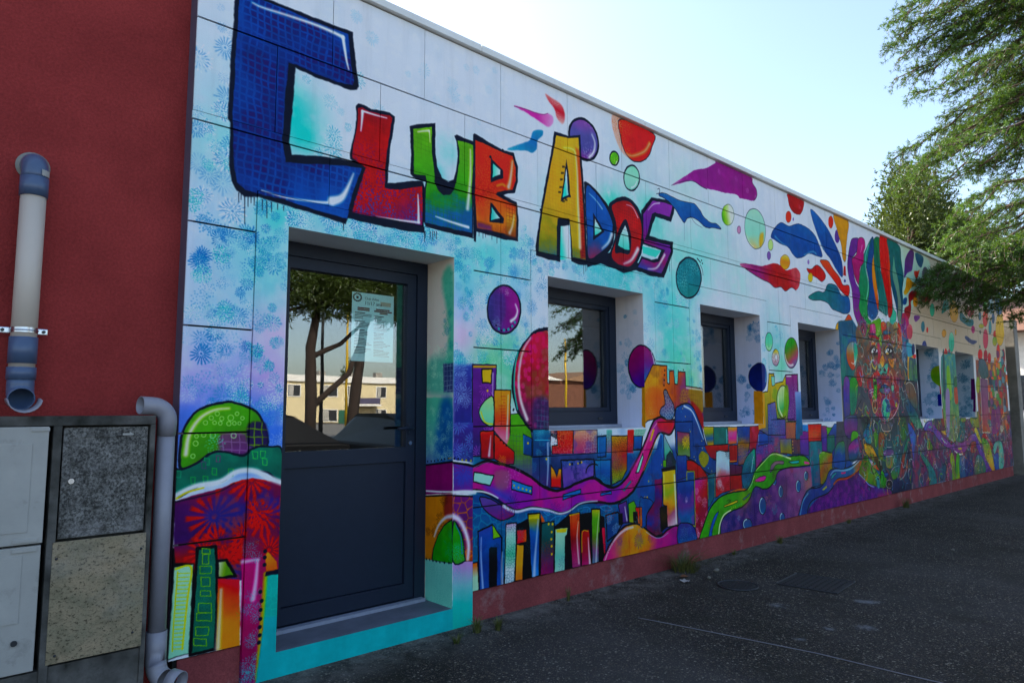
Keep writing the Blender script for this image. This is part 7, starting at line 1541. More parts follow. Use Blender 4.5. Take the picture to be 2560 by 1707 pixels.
for k in range(14):
    t_=k*2*math.pi/14; x,z=2.343+.03*math.cos(t_)-2.469,2.222+.026*math.sin(t_)-1.784; box(bm,x-.006,x+.006,-.0002,.0004,z-.005,z+.005)
box(bm,2.334-2.469,2.352-2.469,-.0002,.0004,2.213-1.784,2.231-1.784); obj('printed_lines',bm,M_ink,pst)
M_redink=plain('red_print','6a2430',.8); bm=bmesh.new()
for x0,x1,z in ((2.345,2.44,2.146),(2.345,2.44,2.133),(2.49,2.60,2.146),(2.475,2.62,2.133),(2.52,2.585,2.12)): box(bm,x0-2.469,x1-2.469,-.0003,.0004,z-1.784,z+.010-1.784)
obj('red_heading',bm,M_redink,pst); PB('beige_patch',2.525,2.61,2.178,2.207,.3746,plain('beige_print','b8b098',.8))
# ceiling lights inside
for i,(x,y) in enumerate(((2.6,1.9),(3.4,2.6))):
    L=thing('ceiling_light','unlit louvred ceiling light seen through the door glass, %s'%('nearest the door' if i==0 else 'farther into the room'),'light',(x,y,2.9),0,'louvred ceiling lights'); B('housing',(-.6,.6,-.15,.15,-.07,-.001),M_concl,L)
    for k in range(12): B('louvre',(-.56+k*.1,-.55+k*.1,-.13,.13,-.11,-.071),M_metal,L)
# ---------------------------------------------------------------- red wall, cabinets, pipes on the left
rw=thing('red_building','plain dark red rendered wall on the left beside the mural','building',(-3,.12,0))
bm=bmesh.new(); box(bm,-9,4.135,0,.3,0,6.2); box(bm,-9,4.135,.3,11,5.9,6.15); box(bm,-9,-8.7,.3,11,0,5.9); box(bm,3.8,4.10,.3,11,4.16,5.9); obj('wall',bm,M_red,rw)  # unseen height and depth of the building are shaped so it gives shade
mb=thing('meter_housing','weathered concrete meter housing with a cream, a mouldy and a speckled door','utility box',(.4,0,0))
def MB(n,x0,x1,y0,y1,z0,z1,m,par=mb,bev=.004): return B(n,(x0-.4,x1-.4,y0,y1,z0,z1),m,par,bev)
bm=bmesh.new(); 
for d in ((-.3,.983,-.10,.118,1.385,1.428),(.565,.598,-.10,.118,0,1.385),(.962,.984,-.10,.118,0,1.385),(-.3,-.27,-.10,.118,0,1.385),(-.27,.565,.02,.118,0,1.385),(.598,.962,.02,.118,0,1.385),(.598,.962,-.09,.02,0,.34),(-.27,.565,-.09,.02,0,.33)): box(bm,d[0]-.4,d[1]-.4,*d[2:],bev=.004)
obj('concrete_frame',bm,M_conc,mb)
d1=MB('cream_door',-.25,.548,-.105,-.06,.878,1.382,M_cabw); MB('raised_panel',-.2,.49,-.108,-.1045,.93,1.31,M_cabw,d1,.002); MB('hinge',.48,.55,-.110,-.1052,1.362,1.378,M_cabw,d1,.002); MB('hinge',.44,.53,-.110,-.1052,.886,.902,M_cabw,d1,.002)
d2=MB('cream_lower_door',-.25,.545,-.100,-.06,.34,.868,M_cabw); MB('raised_panel',-.2,.48,-.103,-.0995,.55,.83,M_cabw,d2,.002); MB('hinge',.44,.53,-.106,-.1002,.845,.86,M_cabw,d2,.002)
bm=bmesh.new(); bmesh.ops.create_cone(bm,cap_ends=True,segments=14,radius1=.012,radius2=.012,depth=.012,matrix=Matrix.Translation((.07,-.102,.47))@Matrix.Rotation(math.pi/2,4,'X')); obj('lock',bm,M_dark,d2)
d3=MB('mouldy_door',.606,.955,-.085,-.05,.882,1.376,M_mould); d3['label']='grey door covered in black mould'
for dd in ((.64,.92,1.33,1.336),(.64,.92,.915,.921),(.64,.646,.921,1.33),(.914,.92,.921,1.33)): MB('bead',dd[0],dd[1],-.088,-.0845,dd[2],dd[3],M_mould,d3,.001)
bm=bmesh.new(); bmesh.ops.create_cone(bm,cap_ends=True,segments=16,radius1=.012,radius2=.012,depth=.012,matrix=Matrix.Translation((.645-.4,-.088,1.135))@Matrix.Rotation(math.pi/2,4,'X')); obj('lock',bm,M_metal,d3)
bm=bmesh.new(); ext(bm,[(.845-.4,1.345),(.875-.4,1.345),(.875-.4,1.352),(.893-.4,1.340),(.875-.4,1.328),(.875-.4,1.335),(.845-.4,1.335)],-.0865,-.0848); obj('arrow_mark',bm,M_cabw,d3)
d4=MB('speckled_board',.588,.964,-.104,-.094,.352,.872,M_speck,mb,.001); d4['label']='tan board speckled with dark lichen'
for x,z in ((.605,.80),(.945,.80),(.925,.42),(.62,.385)):
    bm=bmesh.new(); bmesh.ops.create_uvsphere(bm,u_segments=8,v_segments=6,radius=.006,matrix=Matrix.Translation((x-.4,-.105,z))); obj('screw',bm,M_dark,d4)
# grey-blue drain pipe
dp=thing('drain_pipe','fat beige drain pipe with blue-grey elbow and couplings on the red wall','pipe',(.447,.03,1.5))
def DPp(n,pts,r,m,hollow=False,par=dp):
    pts=[(p[0],p[1],p[2]-1.5) for p in pts]
    return pipe(n,pts,r,.005,m,par) if hollow else T(n,pts,r,m,par,24)
DPp('pipe',[(0,0,1.62),(0,0,2.5)],.051,M_beige)
DPp('elbow',[(0,0,2.44),(0,0,2.53)],.057,M_blue); DPp('elbow',[(0,0,2.525)]+arc((0,.062,2.545),.062,180,90,(0,1,0),(0,0,1),8)+[(0,.10,2.607)],.054,M_blue)
DPp('wall_rosette',[(0,.083,2.607),(0,.0905,2.607)],[.07,.066],M_concl)
bm=bmesh.new(); s=.0585
for a0 in range(5):
    a,b=[math.radians(-70+ (a0+k)*9) for k in(0,1)]
    bm.faces.new([bm.verts.new((s*math.cos(a),s*math.sin(a),zz)) for zz in (2.538-1.5,)]+[bm.verts.new((s*math.cos(b),s*math.sin(b),2.533-1.5)),bm.verts.new((s*math.cos(b),s*math.sin(b),2.561-1.5)),bm.verts.new((s*math.cos(a),s*math.sin(a),2.566-1.5))])
obj('sticker',bm,M_cabw,dp)
DPp('coupling',[(0,0,1.665),(0,0,1.785)],.056,M_blue); DPp('coupling',[(0,0,1.593),(0,0,1.648)],.0575,M_blue)
DPp('outlet',[(0,0,1.60),(0,0,1.57)]+arc((0,-.062,1.565),.062,0,-80,(0,1,0),(0,0,1),8),.053,M_blue,True)
bm=bmesh.new(); tube(bm,arc((0,0,1.815-1.5),.053,195,345,(1,0,0),(0,1,0),12),.004,6); br=obj('bracket',bm,M_metal,dp,True)
bm=bmesh.new(); tube(bm,[(0,0,1.805-1.5),(0,0,1.828-1.5)],.0535,24,False); obj('bracket_band',bm,M_metal,br,True)
for s in(-1,1):
    bm=bmesh.new(); box(bm,s*.072-.022,s*.072+.022,.028,.040,1.803-1.5,1.83-1.5,bev=.004); t_=obj('bracket_ear',bm,M_metal,br)
    bm=bmesh.new(); bmesh.ops.create_cone(bm,cap_ends=True,segments=6,radius1=.008,radius2=.008,depth=.01,matrix=Matrix.Translation((s*.078,.024,1.8165-1.5))@Matrix.Rotation(math.pi/2,4,'X')); obj('bolt',bm,M_dark,br)
bm=bmesh.new(); G0=[]
for y in (-.03,-.085,-.15):
    G0.append([bm.verts.new((.004+.064*math.cos(a),y,.012+.060*math.sin(a)-.01*(y<-.1))) for a in [math.radians(185+k*17) for k in range(11)]])
for A_,B_ in zip(G0,G0[1:]):
    for k in range(10): bm.faces.new((A_[k],A_[k+1],B_[k+1],B_[k]))
o=obj('drip_shell',bm,M_lil,dp,True); md=o.modifiers.new('t','SOLIDIFY'); md.thickness=.004
# pale grey down pipe
p2=thing('down_pipe','pale grey plastic down pipe between meter housing and mural with open elbows','pipe',(1.052,-.03,0))
X0=0
pipe('pipe',[(0,0,.36),(0,0,1.40)],.041,.004,M_lil,p2)
pipe('top_elbow',[(0,0,1.33)]+arc((-.075,-.01,1.40),.075,0,90,(1,0,0),(0,0,1),8)+[(-.13,-.02,1.478)],.044,.004,M_lil,p2)
pipe('bottom_elbow',[(0,0,.385),(0,0,.30),(0,0,.23)]+arc((.035,-.06,.23),.065,0,-80,(-.5,.86,0),(0,0,1),8),.047,.004,M_lil,p2)
pipe('socket',[(.045,-.095,.168),(.075,-.14,.160)],.053,.005,M_lil,p2)
T('coupling',[(0,0,.36),(0,0,.385)],.0465,M_lil,p2,24,False)
# ---------------------------------------------------------------- foliage tools
def leaf_mat(name,c1,c2,trans=.35,tc='7a8a20',ns=1.2):
    m=bpy.data.materials.new(name); m.use_nodes=True; t=m.node_tree; t.nodes.remove(t.nodes['Principled BSDF']); o=t.nodes['Material Output']; v=coords(t)
    c=mix(t,ramp(t,noise(t,v,ns,5,.7),(.38,G(0)),(.62,G(1))),lin(c1),lin(c2)); d=nd(t,'BsdfDiffuse'); t.links.new(c,d.inputs[0]); tr=nd(t,'BsdfTranslucent'); t.links.new(mix(t,.6,c,lin(tc)),tr.inputs[0])
    s=nd(t,'MixShader'); s.inputs[0].default_value=trans; t.links.new(d.outputs[0],s.inputs[1]); t.links.new(tr.outputs[0],s.inputs[2]); g=nd(t,'BsdfGlossy'); g.inputs['Roughness'].default_value=.45; s2=nd(t,'MixShader'); s2.inputs[0].default_value=.04
    t.links.new(s.outputs[0],s2.inputs[1]); t.links.new(g.outputs[0],s2.inputs[2]); t.links.new(s2.outputs[0],o.inputs[0]); return m
M_cedar=leaf_mat('cedar_needles','1c3a14','3e6418',.33,'74941a'); M_oak=leaf_mat('evergreen_leaves','2a3a1a','465a26',.3,'6a7a20'); M_pine=leaf_mat('pine_needles','2c4018','4a5c22',.35)
M_grass=leaf_mat('weed_blades','3a4a20','6a6a38',.35,'7a8030',9); M_bark=plain('bark','4a3a30',.95,6,.6,25,.8); M_barkp=plain('pine_bark','2e231d',.95,5,.6,20,.9)
R2=np.random.default_rng(5)
def tri_mesh(name,V,mats,parent):
    n=len(V)//3; me=bpy.data.meshes.new(name); me.vertices.add(len(V)); me.vertices.foreach_set('co',np.asarray(V,np.float32).ravel()); me.loops.add(len(V)); me.loops.foreach_set('vertex_index',np.arange(len(V),dtype=np.int32))
    me.polygons.add(n); me.polygons.foreach_set('loop_start',np.arange(0,len(V),3,dtype=np.int32)); me.update(calc_edges=True); return link(name,me,mats,parent)
def unit(v): return v/np.maximum(np.linalg.norm(v,axis=-1,keepdims=True),1e-6)
def needles(P_,D_,k,L,W_,spread):
    'k needle triangles per point around direction D'
    n=len(P_); P_=np.repeat(P_,k,0); D_=np.repeat(D_,k,0); d=unit(D_+R2.normal(size=(n*k,3))*spread); s=unit(np.cross(d,R2.normal(size=(n*k,3)))); l=(L*R2.uniform(.6,1.25,(n*k,1))); b=P_+R2.normal(size=P_.shape)*L*.16
    V=np.stack([b-s*W_*.5,b+s*W_*.5,b+d*l],1); return V.reshape(-1,3)
def bough(p0,p1,bmw,r0,dens=1.,droop=.6,wid=.22):
    'one cedar bough: wood into bmw, returns tuft points and directions'
    p0,p1=np.array(p0,float),np.array(p1,float); L=np.linalg.norm(p1-p0); n=max(6,int(L*3)); t=np.linspace(0,1,n)
    c=p0+(p1-p0)*t[:,None]; c[:,2]+=np.sin(t*math.pi)*.12*L*.6 ; c[2:-1]+=R2.normal(size=(n-3,3))*.05*L/4
    tube(bmw,[tuple(q) for q in c],[r0*(1-.88*k) for k in t],6); PT,DR=[],[]
    ax=unit(p1-p0); side=unit(np.cross(ax,[0,0,1])[None])[0]; m=int(L*13*dens)
    for i in range(m):
        u=R2.uniform(.12,1)**.8; q=np.array([np.interp(u,t,c[:,k]) for k in range(3)]); sg=1 if i%2 else -1
        l=L*wid*(1.05-u*.8)*R2.uniform(.5,1.15); d=unit((side*sg*R2.uniform(.5,1)+ax*R2.uniform(.4,1.0)+np.array([0,0,R2.uniform(-.25,.25)]))[None])[0]
        w=max(3,int(l*9)); s=np.linspace(0,1,w); tw=q+d*l*s[:,None]; tw[:,2]-=droop*l*s**2.2*R2.uniform(.3,1.2)
        if l>.25: tube(bmw,[tuple(tw[0]),tuple(tw[w//2]),tuple(tw[-1])],[.008,.006,.003],4,False)
        td=np.gradient(tw,axis=0); PT.append(np.repeat(tw,2,0)+R2.normal(size=(w*2,3))*.045); DR.append(np.repeat(unit(td),2,0)*.7+np.array([0,0,.1]))
    return np.concatenate(PT),np.concatenate(DR)
def cedar(loc,tips,nrand,label,h,rad,seed,dens=1.):
    global R2
    R2=np.random.default_rng(seed); t=thing('cedar_tree',label,'tree',loc); bw=bmesh.new(); PT,DR=[],[]
    tube(bw,[(0,0,-.1),(.05,.03,h*.4),(-.05,0,h*.75),(0,0,h)],[.34,.26,.14,.03],12); tr=None
    for p in tips:
        q=np.array(p)-np.array(loc); a,b=bough((0,0,min(h-.6,q[2]+.5+.12*np.hypot(q[0],q[1]))),q,bw,.07,dens); PT.append(a); DR.append(b)
    for i in range(nrand):
        z=h*(.24+.74*i/nrand); a=i*2.4+R2.uniform(-.4,.4); r=rad*(1-.55*(z/h)**2.2)*R2.uniform(.7,1.05); a_,b_=bough((0,0,z),(r*math.cos(a),r*math.sin(a),z-r*.12+R2.uniform(-.3,.3)),bw,.06,dens*.4); PT.append(a_); DR.append(b_)
    obj('trunk',bw,M_bark,t,True); P_=np.concatenate(PT); D_=np.concatenate(DR)
    c=tri_mesh('crown',needles(P_,D_,11,.075,.0125,.8),M_cedar,t); c['kind']='stuff'; return t
def blob_tree(name,loc,label,blobs,mat,bark,n,L,W_,seed,trunk,k=3):
    global R2
    R2=np.random.default_rng(seed); t=thing(name,label,'tree',loc); bw=bmesh.new()
    for pts,rs in trunk: tube(bw,pts,rs,9)
    PT,DR=[],[]
    tot=sum(b[3]*b[4] for b in blobs)
    for x,y,z,r,hh in blobs:
        m=int(n*r*hh/tot); d=unit(R2.normal(size=(m,3))); rr=R2.uniform(.35,1,(m,1))**.45
        lump=1+.22*np.sin(d[:,:1]*7+x)*np.sin(d[:,1:2]*6+y)+.16*R2.normal(size=(m,1))
        PT.append(np.array([x,y,z])+d*rr*lump*np.array([r,r,hh])); DR.append(d+np.array([0,0,.3]))
        if bark is not None and trunk:
            e=trunk[0][0][-1]; tube(bw,[tuple(e),tuple((np.array(e)+np.array([x,y,z]))/2+np.array([0,0,-.1])),(x,y,z)],[.07,.05,.02],6)
    obj('trunk',bw,bark,t,True); c=tri_mesh('crown',needles(np.concatenate(PT),np.concatenate(DR),k,L,W_,.8),mat,t); c['kind']='stuff'; return t
CT=(16.6,-4.4,0)
tips=[(15.01,0.90,9.47),(15.64,1.20,9.32),(15.37,1.00,8.41),(13.96,0.30,9.11),(13.72,0.20,7.30),(16.59,0.60,8.99),(15.69,0.20,7.87),(17.20,0.60,7.88),(18.52,1.00,7.94),(17.33,1.80,7.29),(18.92,2.20,7.22),(16.06,0.80,6.81),(16.75,0.80,6.30),(15.92,0.40,5.25),(14.69,0.20,4.59),(14.69,-0.20,5.21),(12.83,-0.18,3.67),(12.87,-0.25,3.49),(12.30,-0.12,3.46),(13.70,-0.35,3.44),(14.47,-0.30,3.79),(14.33,-0.10,4.10),(14.76,-0.40,3.48),(14.80,-0.60,3.87),(15.71,-0.50,3.45),(16.19,-0.60,4.61),(16.86,-0.30,6.49),(16.49,-0.30,7.43),(17.53,0.00,8.95),(17.78,-0.30,9.86),(16.47,0.00,9.57),(14.99,-0.90,3.52),(15.58,-0.70,3.19),(16.62,0.00,5.30),(19.23,0.30,6.63),(17.44,0.50,6.66),(16.61,-0.60,8.23),(17.45,0.00,11.19),(15.78,0.50,10.69),(15.98,0.30,4.74),(16.88,0.10,4.67),(16.95,0.10,7.42),(16.94,-0.60,7.12),(17.92,0.20,8.49),(16.57,-0.50,5.36),(16.79,-0.70,6.02),(17.44,-0.80,9.69),(17.32,-0.70,7.72),(12.34,-0.20,3.54),(12.76,-0.30,3.34),(13.30,-0.30,3.33),(13.75,-0.45,3.29),(14.53,-0.40,3.64),(14.82,-0.50,3.33),(13.42,-0.20,3.74),(14.18,-0.25,3.84),(15.26,0.80,9.26),(15.37,0.90,8.81),(15.20,0.40,9.33),(15.34,0.40,8.78),(15.44,0.60,8.36),(15.34,0.10,8.91),(16.26,0.00,8.69),(15.98,0.10,8.19),(16.90,-0.10,9.33),(17.02,0.30,6.87),(16.92,0.00,6.49),(16.95,0.50,7.09),(16.41,1.00,6.55),(17.25,1.40,7.04),(13.0,-7.6,3.2),(13.9,-8.2,3.0),(12.6,-7.0,4.0),(13.4,-8.3,4.6),(14.6,-8.6,3.6),(12.9,-7.9,3.6),(13.2,-8.1,2.9),(13.7,-8.4,3.8),(13.0,-8.4,4.3),(12.4,-7.4,3.9),(14.1,-8.8,3.2),(13.5,-7.8,3.3),(12.8,-8.2,4.7)]
cedar(CT,tips,34,'big drooping cedar reaching in from the right edge above the wall',14.5,6.2,7,1.15)
blob_tree('evergreen_tree',(21.4,2.6,0),'dense rounded evergreen tree rising behind the roof under the cedar',[(0,0,6.2,1.2,1.3),(-.7,-.4,7.3,.7,.9),(.9,.3,7.2,1.0,1.1),(.3,.2,8.0,.7,.7),(-.4,.5,5.0,1.1,1.0),(1.4,-.4,5.4,1.3,1.2),(2.4,.2,6.6,1.3,1.2),(2.8,.6,7.7,.9,.8),(4.0,0,6.2,1.4,1.6),(5.2,.3,7.2,1.2,1.2)],M_oak,M_bark,17000,.12,.05,21,[([(0,0,0),(.1,0,3),(0,.1,6)],[.25,.2,.12])])
blob_tree('evergreen_tree',(38,7.0,0),'pale green tree farther behind, right of the rounded evergreen',[(0,0,7.5,2.2,2.2),(2.2,-1,8.8,2.2,2),(-1.2,.5,9.0,1.5,1.4),(3.8,0,6.5,2.2,2.4)],M_cedar,M_bark,12000,.2,.08,22,[([(0,0,0),(.1,0,3),(0,.1,6)],[.25,.2,.12])])
# ---------------------------------------------------------------- weeds, stones, covers, cord
def tuft(loc,n,h,sp,label,seed,cat='weed'):
    r=random.Random(seed); bm=bmesh.new()
    for i in range(n):
        a=r.uniform(0,6.28); b=r.uniform(0,sp*.4); x,y=b*math.cos(a),b*math.sin(a); l=h*r.uniform(.45,1.1); o=r.uniform(.2,1)*sp; w=r.uniform(.002,.0045); px,py=-math.sin(a)*w,math.cos(a)*w; pv=None
        for k in range(5):
            u=k/4; c=(x+math.cos(a)*o*u**1.8,min(y+math.sin(a)*o*u**1.8,.0-loc[1]-.01),l*(u-.35*u**3)); ww=1-u*.9
            v=(bm.verts.new((c[0]-px*ww,c[1]-py*ww,c[2])),bm.verts.new((c[0]+px*ww,c[1]+py*ww,c[2])))
            if pv: bm.faces.new((pv[0],pv[1],v[1],v[0]))
            pv=v
    o=obj('weed_tuft',bm,M_grass); o.location=loc; return tag(o,label,cat,'weeds along the foot of the wall')
tuft((5.45,-.10,0),240,.24,.36,'largest bushy weed with long blades growing at the plinth',1); tuft((2.97,-.16,0),70,.15,.07,'green grass tuft at the corner of the teal door step',2); tuft((3.10,-.22,0),60,.12,.06,'small green grass tuft just right of the tuft at the door step corner',3); tuft((2.74,-.24,0),45,.08,.06,'lowest thin tuft of grass in front of the teal step',4)
tuft((7.3,-.09,0),60,.12,.08,'small weed at the plinth under the purple mound of the mural',5); tuft((11.25,-.09,0),90,.22,.12,'farthest weed at the plinth below the painted signature',6); tuft((3.95,-.07,0),16,.16,.05,'sparse dry stalks at the plinth left of the bushy weed',7); tuft((9.2,-.07,0),40,.1,.08,'tiny weed at the plinth between the bushy weed and the far one',8); tuft((6.4,-.06,0),30,.08,.06,'tiny weed just right of the bushy weed',9)
tuft((.25,-.28,0),60,.14,.12,'mossy weed at the foot of the meter housing',10)
M_stone=plain('pebbles','6a655a',.9,30,.6)
def stone(loc,s,label,seed):
    r=random.Random(seed); bm=bmesh.new(); bmesh.ops.create_icosphere(bm,subdivisions=2,radius=s)
    for v in bm.verts: v.co=Vector((v.co.x*1.2,v.co.y*.9,v.co.z*.65))*r.uniform(.88,1.1)
    o=obj('stone',bm,M_stone,None,True); o.location=(loc[0],loc[1],s*.5); return tag(o,label,'stone','loose stones')
for i,(x,y,s,l) in enumerate(((5.62,-.33,.028,'rounded pale stone lying right of the bushy weed'),(5.35,-.42,.018,'small stone in front of the bushy weed'),(6.3,-.35,.016,'small stone on the ground beyond the bushy weed'),(8.2,-1.5,.02,'single pale stone out on the dark ground'))): stone((x,y),s,l,i)
bm=bmesh.new(); bmesh.ops.create_grid(bm,x_segments=4,y_segments=3,size=.035)
for v in bm.verts: v.co.z=random.uniform(0,.02)
o=obj('paper_scrap',bm,M_cabw,None,True); o.location=(5.08,-.36,.006); tag(o,'crumpled scrap of white paper below the bushy weed','litter')
bm=bmesh.new(); bmesh.ops.create_grid(bm,x_segments=3,y_segments=2,size=.045)
for v in bm.verts: v.co.z=random.uniform(0,.015); v.co.y*=.5
o=obj('dead_leaf',bm,plain('dead_leaf','7a4a28',.8),None,True); o.location=(5.22,-.25,.006); tag(o,'curled brown dead leaf in front of the bushy weed','leaf')
def cover(x,y,r,label,rz,sq=0):
    t=thing('manhole_cover',label,'manhole cover',(x,y,.004),rz,'manhole covers'); n=4 if sq else 28; off=math.pi/4 if sq else 0
    bm=bmesh.new(); tube(bm,[(r*math.cos(off+2*math.pi*k/n),r*math.sin(off+2*math.pi*k/n),.003) for k in range(n+1)],.006,6,False); obj('frame',bm,M_dark,t)
    bm=bmesh.new(); bmesh.ops.create_cone(bm,cap_ends=True,segments=n,radius1=r*.96,radius2=r*.96,depth=.006,matrix=Matrix.Rotation(off,4,'Z')); obj('lid',bm,M_iron,t)
    bm=bmesh.new()
    for i in range(-6,7):
        for j in range(-6,7):
            a,b=i*r*.14,j*r*.14
            if (abs(a)<r*.6 and abs(b)<r*.6) if sq else math.hypot(a,b)<r*.85: box(bm,a-.012,a+.012,b-.006,b+.006,.003,.0075)
    obj('tread_pattern',bm,M_iron,t)
M_iron=plain('cast_iron','201e1c',.75,20,.5,60,.4); cover(5.30,-.72,.16,'small round cast iron cover near the wall',.3); cover(5.85,-1.12,.34,'larger square cast iron cover set in the ground',.1,1)
o=T('cord',[(3.98,-.70,.006),(4.02,-.85,.004),(4.10,-1.3,.005),(4.20,-1.85,.004),(4.22,-2.3,.005),(4.26,-2.8,.005)],.0030,plain('pale_cord','78767c',.8),None,6); tag(o,'thin pale cord lying across the dark ground','cord')
# fine grit
R2=np.random.default_rng(77); n=2600; q=np.stack([R2.uniform(1.6,12,n),-R2.uniform(.02,3.2,n)**1.0,np.zeros(n)],1); q[:900,1]=-np.abs(R2.normal(.0,.16,900))-.02; q[:900,0]=R2.uniform(3.0,14,900); s=R2.uniform(.0025,.008,n)
me=bpy.data.meshes.new('gravel'); base=np.array([(1,0,0),(-.5,.87,0),(-.5,-.87,0),(0,0,.9)]); V=(q[:,None,:]+base[None]*s[:,None,None]); F_=np.array([(0,1,3),(1,2,3),(2,0,3)]); me.from_pydata(V.reshape(-1,3).tolist(),[],(F_[None]+np.arange(n)[:,None,None]*4).reshape(-1,3).tolist()); o=link('gravel',me,M_stone); o['kind']='stuff'; tag(o,'loose grit scattered along the foot of the wall','gravel')
# ---------------------------------------------------------------- right edge and far end
t=thing('kerb_block','low blue-grey concrete kerb block at the right edge','kerb block',(7.15,-2.45,0)); bm=bmesh.new(); box(bm,-.09,.09,-.75,.12,0,.10,bev=.02); obj('body',bm,plain('kerb_shade_blue','4a6a98',.5),t); B('top_strip',(-.05,.05,-.7,.08,.1005,.106),plain('pale_strip','a0b4cc',.5),t)  # concrete kerb; the blue look of its shade is put into the colour
t=thing('concrete_wing_wall','tall bare concrete wing wall past the far end of the mural','wall',(18.7,0,0)); B('slab',(0,.35,-.10,3.2,0,3.43),M_concl,t,.01); B('cap',(-.01,.36,-.11,3.21,3.432,3.45),M_concl,t)
t=thing('hoop_barrier','dark metal hoop barrier beyond the far end of the mural','barrier',(19.4,-.35,0)); T('hoop',[(0,.3,.0),(0,.3,.98)]+[tuple(v) for v in arc((0,.2,.98),.1,0,90,(0,1,0),(0,0,1),5)]+[(0,-.5,1.08)]+[tuple(v) for v in arc((0,-.5,.98),.1,90,180,(0,1,0),(0,0,1),5)]+[(0,-.6,0)],.03,M_dark,t); T('rail',[(0,.3,.5),(0,-.6,.5)],.02,M_dark,t)
o=B('low_red_wall',(19.9,26,-.6,-.4,0,.62),M_red); tag(o,'low dark red wall behind the hoop barrier','wall')
t=thing('white_house','white sunlit house with brown eaves far past the wing wall','house',(34,-2.2,0)); B('wall',(0,9,-6,6,0,4.6),plain('white_house_wall','d8d6d0',.8),t); bm=bmesh.new(); ext(bm,[(-1,4.55),(10,4.55),(4.5,6.6)],-6.8,6.8); obj('roof',bm,plain('brown_tiles','6a4a3a',.8),t)
for y in (-4,-1.2,1.6,4.2): w_=B('window',(-.04,.06,y,y+1.1,1.4,2.8),M_anth,t); B('pane',(-.05,-.041,y+.08,y+1.02,1.48,2.72),M_glass,w_)
# ---------------------------------------------------------------- across the road (seen mirrored in the glass)
M_cream=plain('cream_render','d4c49a',.85,2,.2); M_wh=plain('white_trim','e0ded8',.7)
h=thing('cream_house','cream two-storey house with white parapet and balcony mirrored in the door glass','house',(41,-70,-.8)); FY=0
B('wall',(-9,12,-9,0,0,5.6),M_cream,h); B('parapet',(-9.3,12.3,-9.3,.3,5.602,6.35),M_wh,h)
for x,w_,z0,z1 in ((-3.1,1.9,3.9,5.15),(.3,1.5,3.2,5.15),(4.2,1.3,3.9,5.15),(8,1.5,3.9,5.15),(-7.4,1.5,3.9,5.15),(-3.1,1.9,1.0,2.3),(4.2,1.4,1.0,2.3),(8,1.5,1.0,2.3)):
    f=B('window',(x-.1,x+w_+.1,.002,.06,z0-.1,z1+.1),M_wh,h); B('pane',(x,x+w_,.061,.07,z0,z1),M_dark,f); B('curtain',(x+.08,x+w_*.45,.071,.08,z0+.05,z1-.05),M_cabw,f)
b=B('balcony',(-.2,4.1,.002,1.3,2.75,3.0),M_wh,h); B('rail_panel',(-.1,4.0,1.2,1.25,3.02,3.8),plain('violet_panel','4a4660',.6),b); B('side_panel',(-.2,-.12,.05,1.3,3.02,3.9),M_wh,b)
for x in (-2,2.5,6): B('chimney',(x,x+.9,-4,-3.2,6.352,7.1),M_concl,h)
t=thing('green_gate','dark green panel gate in front of the cream house','gate',(38.9,-66,-.8))
for k in range(9): B('board',(-1.0+k*.22,-.79+k*.22,0,.05,.1,2.3),plain('green_paint','1f5a44',.6) if k==0 else bpy.data.materials['green_paint'],t)
h=thing('brown_building','low brown brick building with pale roof mirrored in the first window','building',(55,-47,0)); B('wall',(-9,8,-8,0,0,4.6),plain('brown_wall','6a4230',.85,2,.4),h); bm=bmesh.new(); ext(bm,[(-9.6,4.6),(-.8,4.6),(-5,5.4)],-8.4,.5); obj('roof',bm,M_wh,h); bm=bmesh.new(); ext(bm,[(-.6,4.6),(8.5,4.6),(4,5.8)],-8.4,.5); obj('roof',bm,plain('roof_tan','8a6a50',.8),h); B('door',(-8,-6,.002,.05,0,2.6),M_wh,h)
def pole(x,y,hh,r,m,label,name='lamp_post',arm=0):
    t=thing(name,label,'pole',(x,y,0)); T('shaft',[(0,0,0),(0,0,hh)],[r,r*.6],m,t,10); B('base_plate',(-.15,.15,-.15,.15,0,.03),m,t)
    if arm: T('arm',[(0,0,hh),(.5,0,hh+.25),(1.2,0,hh+.3)],r*.4,m,t,8); B('lantern',(1.1,1.7,-.12,.12,hh+.2,hh+.32),m,t)
M_yel=plain('yellow_paint','c8a414',.5); pole(14.95,-25,9,.10,M_dark,'dark lamp post mirrored in the door glass','lamp_post',1); pole(19.0,-30,9.5,.08,M_yel,'bright yellow pole mirrored in the door glass','flag_pole'); pole(47.6,-40,8.2,.13,M_yel,'bright yellow pole mirrored in the first window','flag_pole')
blob_tree('umbrella_pine',(12.0,-20,0),'umbrella pine with two trunks and a dark canopy mirrored in the door glass',[(-1.5,0,6.3,2.4,1.0),(1.5,.6,6.6,2.6,1.1),(.2,-1,7.3,2.6,1.2),(3.6,-.4,6.3,2.0,1.0),(-3.6,.4,5.9,1.8,.9),(-2.2,.2,5.0,1.2,.5),(.6,.3,5.5,1.5,.5),(3.0,.2,5.6,1.4,.5),(5.4,.3,6.8,1.7,.8)],M_pine,M_barkp,16000,.22,.05,31,[([(0,0,-.1),(-.02,0,2.2),(-.1,0,3.9),(.2,0,5.6)],[.24,.22,.2,.14]),([(0.05,0,1.6),(.8,.1,2.3),(1.5,.1,2.9),(2.0,.1,4.2),(2.6,0,5.6)],[.14,.12,.11,.1,.06]),([(.0,0,3.5),(1.2,0,4.1),(2.2,0,5)],[.11,.09,.05])])
